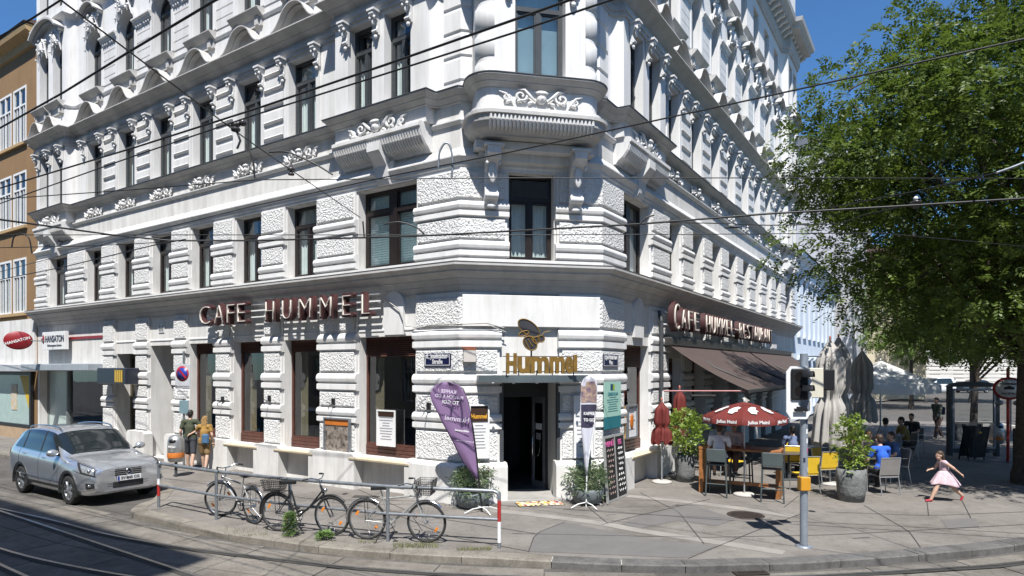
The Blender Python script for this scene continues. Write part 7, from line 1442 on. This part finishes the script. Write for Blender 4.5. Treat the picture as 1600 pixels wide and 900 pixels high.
# shaded group
gp_ = [((12.0, 20.35), .1, 'person in pale grey shirt with back turned at the shaded table', (.42, .43, .48), HDK), ((11.55, 21.4), -1.5, 'person in white shirt leaning in at the shaded table', (.6, .58, .58), HDK), ((12.9, 20.9), 1.4, 'person in mustard top at the right side of shaded table', (.30, .20, .06), HB), ((14.2, 22.6), 2.2, 'person in black alone on a chair in deep shade', (.03, .03, .035), HDK)]
for (x, y), a, lb, cc, hh in gp_:
    arm_chair(Vector((x, y, 0)), a, 'grey chair under the ' + lb.split(' at ')[0].split(' leaning')[0].split(' alone')[0], GRC, 'grey terrace chairs'); person(Vector((x, y, 0)), a, lb, sit(.45, .12, ((.2, .38, .76), (.2, .36, .76))), C_('cloth_%d' % int(cc[0] * 1000), cc), C_('dark_trousers', (.03, .03, .035)), SH, hh, 1.0, .6, 1.0, vox=.02)
p = G(1466, 686); person((p.x, p.y, 0), -pi / 2 + .3 + pi, 'person in grey-green jacket with backpack walking past the tram stop', stand(.34, .08, (.18, .06), (-.12, .0)), C_('grey_green_jacket', (.09, .10, .085)), C_('dull_brown_trousers', (.09, .06, .055)), SH, HDK, 1.0, 1.2, 1.0, extra=backpack, vox=.02)
# running girl: facing -x
gl = G(1477, 783)
J = {'pel': (0, 0, .98), 'chest': (0, .06, 1.24), 'neck': (0, .13, 1.44), 'head': (0, .20, 1.60), 'shL': (-.145, .11, 1.39), 'shR': (.145, .11, 1.39), 'elL': (-.26, -.12, 1.20), 'elR': (.22, .22, 1.14), 'wrL': (-.30, -.33, 1.02), 'wrR': (.18, .42, 1.10),
     'hipL': (-.085, 0, .93), 'hipR': (.085, 0, .93), 'knL': (-.10, .33, .60), 'knR': (.10, -.30, .53), 'anL': (-.10, .60, .20), 'anR': (.10, -.68, .24), 'toeL': (-.10, .76, .10), 'toeR': (.10, -.62, .09), 'face': (0, 1, -.05)}
J['anL'] = (-.10, .56, .12); J['toeL'] = (-.10, .73, .07); J['anR'] = (.10, -.66, .20); J['toeR'] = (.10, -.62, .05)
person((gl.x, gl.y, -.02), pi / 2, 'running girl in a pale pink patterned dress and red sandals', J, mat('pale_pink_dress', (.60, .44, .48), .85, var=.25, vs=22, transl=.1), None, mat('red_sandal', (.40, .03, .04), .5), HB, .65, .15, .5, .19, skirt=((0, .0, .60), .29, .50, -.04), vox=.013, fat=1.25, hs=1.24)
# chairs and tables just inside the cafe windows
for i, c in enumerate([2.27] + CB[:3]):
    q = FL @ Vector((c + .3, -1.3, 0, 1)); table(Vector((q.x, q.y, 0)), 'small cafe table inside the %s cafe window' % ('large corner', 'second', 'third', 'fourth')[i])
    q = FL @ Vector((c - .35, -1.2, 0, 1)); arm_chair(Vector((q.x, q.y, 0)), .6 + i, 'red chair inside the %s cafe window' % ('large corner', 'second', 'third', 'fourth')[i], mat('red_chair_seat', (.22, .03, .03), .7), 'chairs inside the cafe')
# ------------------------------------------------------------ overhead tram wires
WIRE = mat('black_wire', (.012, .012, .012), .5, var=.1); gw = 'overhead tram wires'
def at_z(u, v, z): Y = (z - CAMZ) * FPX / (HOR - v); return Vector(((u - 800) / FPX * Y, Y, z))
def wire(pix, z, r, label, ext=(30, 30), slope=0.0, fit=None):
    p = [at_z(u, v, z + slope * i) for i, (u, v) in enumerate(pix)]
    if ext[0]: p = [p[0] + (p[0] - p[1]).normalized() * ext[0]] + p
    if ext[1]: p = p + [p[-1] + (p[-1] - p[-2]).normalized() * ext[1]]
    o_ = p[len(p) // 2].copy(); return MB().tube([q - o_ for q in p], r, 6).build('overhead_wire', WIRE, None, T(*o_), label=label, cat='wire', group=gw)
wire([(0, 200), (100, 144), (200, 82), (337, 0)], 6.2, .012, 'thick black wire climbing over the third storey windows', (25, 10))
wire([(0, 57), (50, 29), (95, 0)], 6.6, .010, 'black wire crossing the sky above the ochre house roof', (25, 8))
wire([(95, 0), (350, 192), (400, 228), (563, 340)], 6.0, .008, 'thin wire slanting steeply down across the left front', (8, 0), 0)
wire([(0, 294), (212, 230), (400, 170), (600, 102), (800, 32), (890, 0)], 5.6, .010, 'upper contact wire of pair passing in front of the oriel', (25, 8))
wire([(0, 318), (212, 243), (400, 179), (600, 116), (800, 52), (955, 0)], 5.6, .008, 'lower contact wire of pair passing in front of the oriel', (25, 8))
wire([(0, 311), (200, 297), (400, 281), (800, 278), (1200, 278), (1600, 279)], 6.6, .010, 'level thin wire crossing in front of the big stone brackets', (20, 25))
wire([(0, 343), (175, 367), (267, 376), (400, 376), (650, 369), (800, 361), (1000, 350), (1200, 334), (1425, 321), (1600, 310)], 5.3, .016, 'thick contact wire crossing the middle of the mezzanine windows', (25, 20))
wire([(0, 437), (100, 417), (245, 382), (290, 374)], 5.2, .010, 'black wire rising along the left mezzanine toward thick wire', (25, 0))
wire([(0, 387), (150, 384), (262, 378)], 5.25, .008, 'thin wire joining the thick contact wire from ochre house', (20, 0))
wire([(100, 398), (250, 358), (400, 321), (615, 274), (800, 237), (1200, 150), (1600, 61)], 6.4, .011, 'long black wire rising from string course toward the tree top', (20, 12))
wire([(1020, 347), (1120, 349), (1200, 352), (1312, 350), (1350, 336), (1425, 319)], 5.4, .009, 'sagging wire hung with small clamps before the tree', (0, 0))
wire([(1295, 325), (1440, 297), (1557, 270), (1600, 256)], 5.6, .010, 'wire rising through the locust crown at the right', (0, 20))
wire([(450, 367), (800, 367), (1100, 366), (1375, 364), (1600, 385)], 5.35, .008, 'hair-thin level wire just under the thick contact wire', (10, 20))
# insulators, hangers and pull-off arms
def fitting(name, label, cat, M, parts):
    r = thing(name, label, cat, M=M)
    for nm, b, m in parts: b.build(nm, m, r)
    return r
PORC = mat('dark_porcelain', (.05, .045, .045), .3)
p = at_z(455, 262, 6.55); fitting('wire_insulator', 'round disc insulator standing on level wire below the frieze', 'insulator', T(*p), [('disc', MB().lathe([(.001, .05), (.03, .05), (.035, .0), (.07, -.02), (.07, -.045), (.03, -.05), (.03, -.1), (.055, -.1), (.055, -.13), (.001, -.13)], 14), PORC), ('stem', MB().tube([(0, 0, -.14), (0, 0, .08)], .012, 6), BLK)])
p = at_z(368, 200, 6.0); fitting('wire_insulator', 'double insulator clamp where the slanting wire meets the pair', 'insulator', T(*p), [('disc', MB().lathe([(.001, .07), (.045, .06), (.06, .03), (.03, .02), (.06, -.01), (.05, -.04), (.001, -.05)], 12), PORC), ('second_disc', MB().lathe([(.001, .06), (.04, .05), (.05, .0), (.03, -.02), (.001, -.03)], 12, (.09, 0, .05)), PORC), ('clamp', MB().tube([(-.12, 0, .06), (0, 0, 0), (.06, 0, -.16), (.02, 0, -.26)], .014, 6), BLK)])
def arcarm(pix, z, label, r=.014):
    pts = [at_z(u, v, z) for u, v in pix]; Y = sum(p_.y for p_ in pts) / len(pts); pts = [P3(u, v, Y) for u, v in pix]; o_ = pts[0].copy(); MB().tube([q - o_ for q in catmull(pts, 5)], r, 7).build('pull_off_arm', GRYM if r > .015 else BLK, None, T(*o_), label=label, cat='wire arm', group='wire arms')
arcarm([(685, 261), (687, 238), (695, 224), (703, 228), (707, 250), (706, 277)], 6.5, 'hook shaped wire arm hanging by the oriel corner', .018); arcarm([(18, 387), (22, 370), (33, 365), (45, 372), (50, 396)], 5.5, 'hook shaped wire arm in front of the ochre house')
arcarm([(385, 225), (395, 250), (398, 278)], 6.2, 'bent arm dropping from slanting wire to the level wire'); arcarm([(420, 238), (450, 238), (490, 255), (520, 273)], 6.4, 'curved arm bending down to the level wire'); arcarm([(600, 350), (625, 347), (650, 355), (663, 366)], 5.5, 'short curved arm before the double mezzanine window'); arcarm([(567, 346), (569, 370)], 5.5, 'short drop rod on thick wire by the double window')
arcarm([(1557, 270), (1580, 262), (1600, 254)], 5.5, 'pale straight arm inside the locust crown', .016); arcarm([(1000, 350), (1010, 340), (1022, 336)], 5.3, 'small clamp arm on the thick wire by right front')
p = at_z(1431, 316, 5.6); fitting('wire_insulator', 'pale ball insulator hanging in front of the tree', 'insulator', T(*p), [('ball', MB().ball((0, 0, .06), .035, 10, 8), WHT), ('disc', MB().lathe([(.001, .03), (.08, .01), (.08, -.01), (.04, -.02), (.04, -.09), (.001, -.09)], 14), PORC)])
p = at_z(1143, 352, 5.4); fitting('wire_insulator', 'small white insulator on the sagging wire by the right front', 'insulator', T(*p), [('ball', MB().ball((0, 0, 0), (.05, .04, .035), 10, 8), WHT), ('clamp', MB().tube([(-.12, 0, -.04), (.14, 0, -.03)], .018, 6), BLK)])
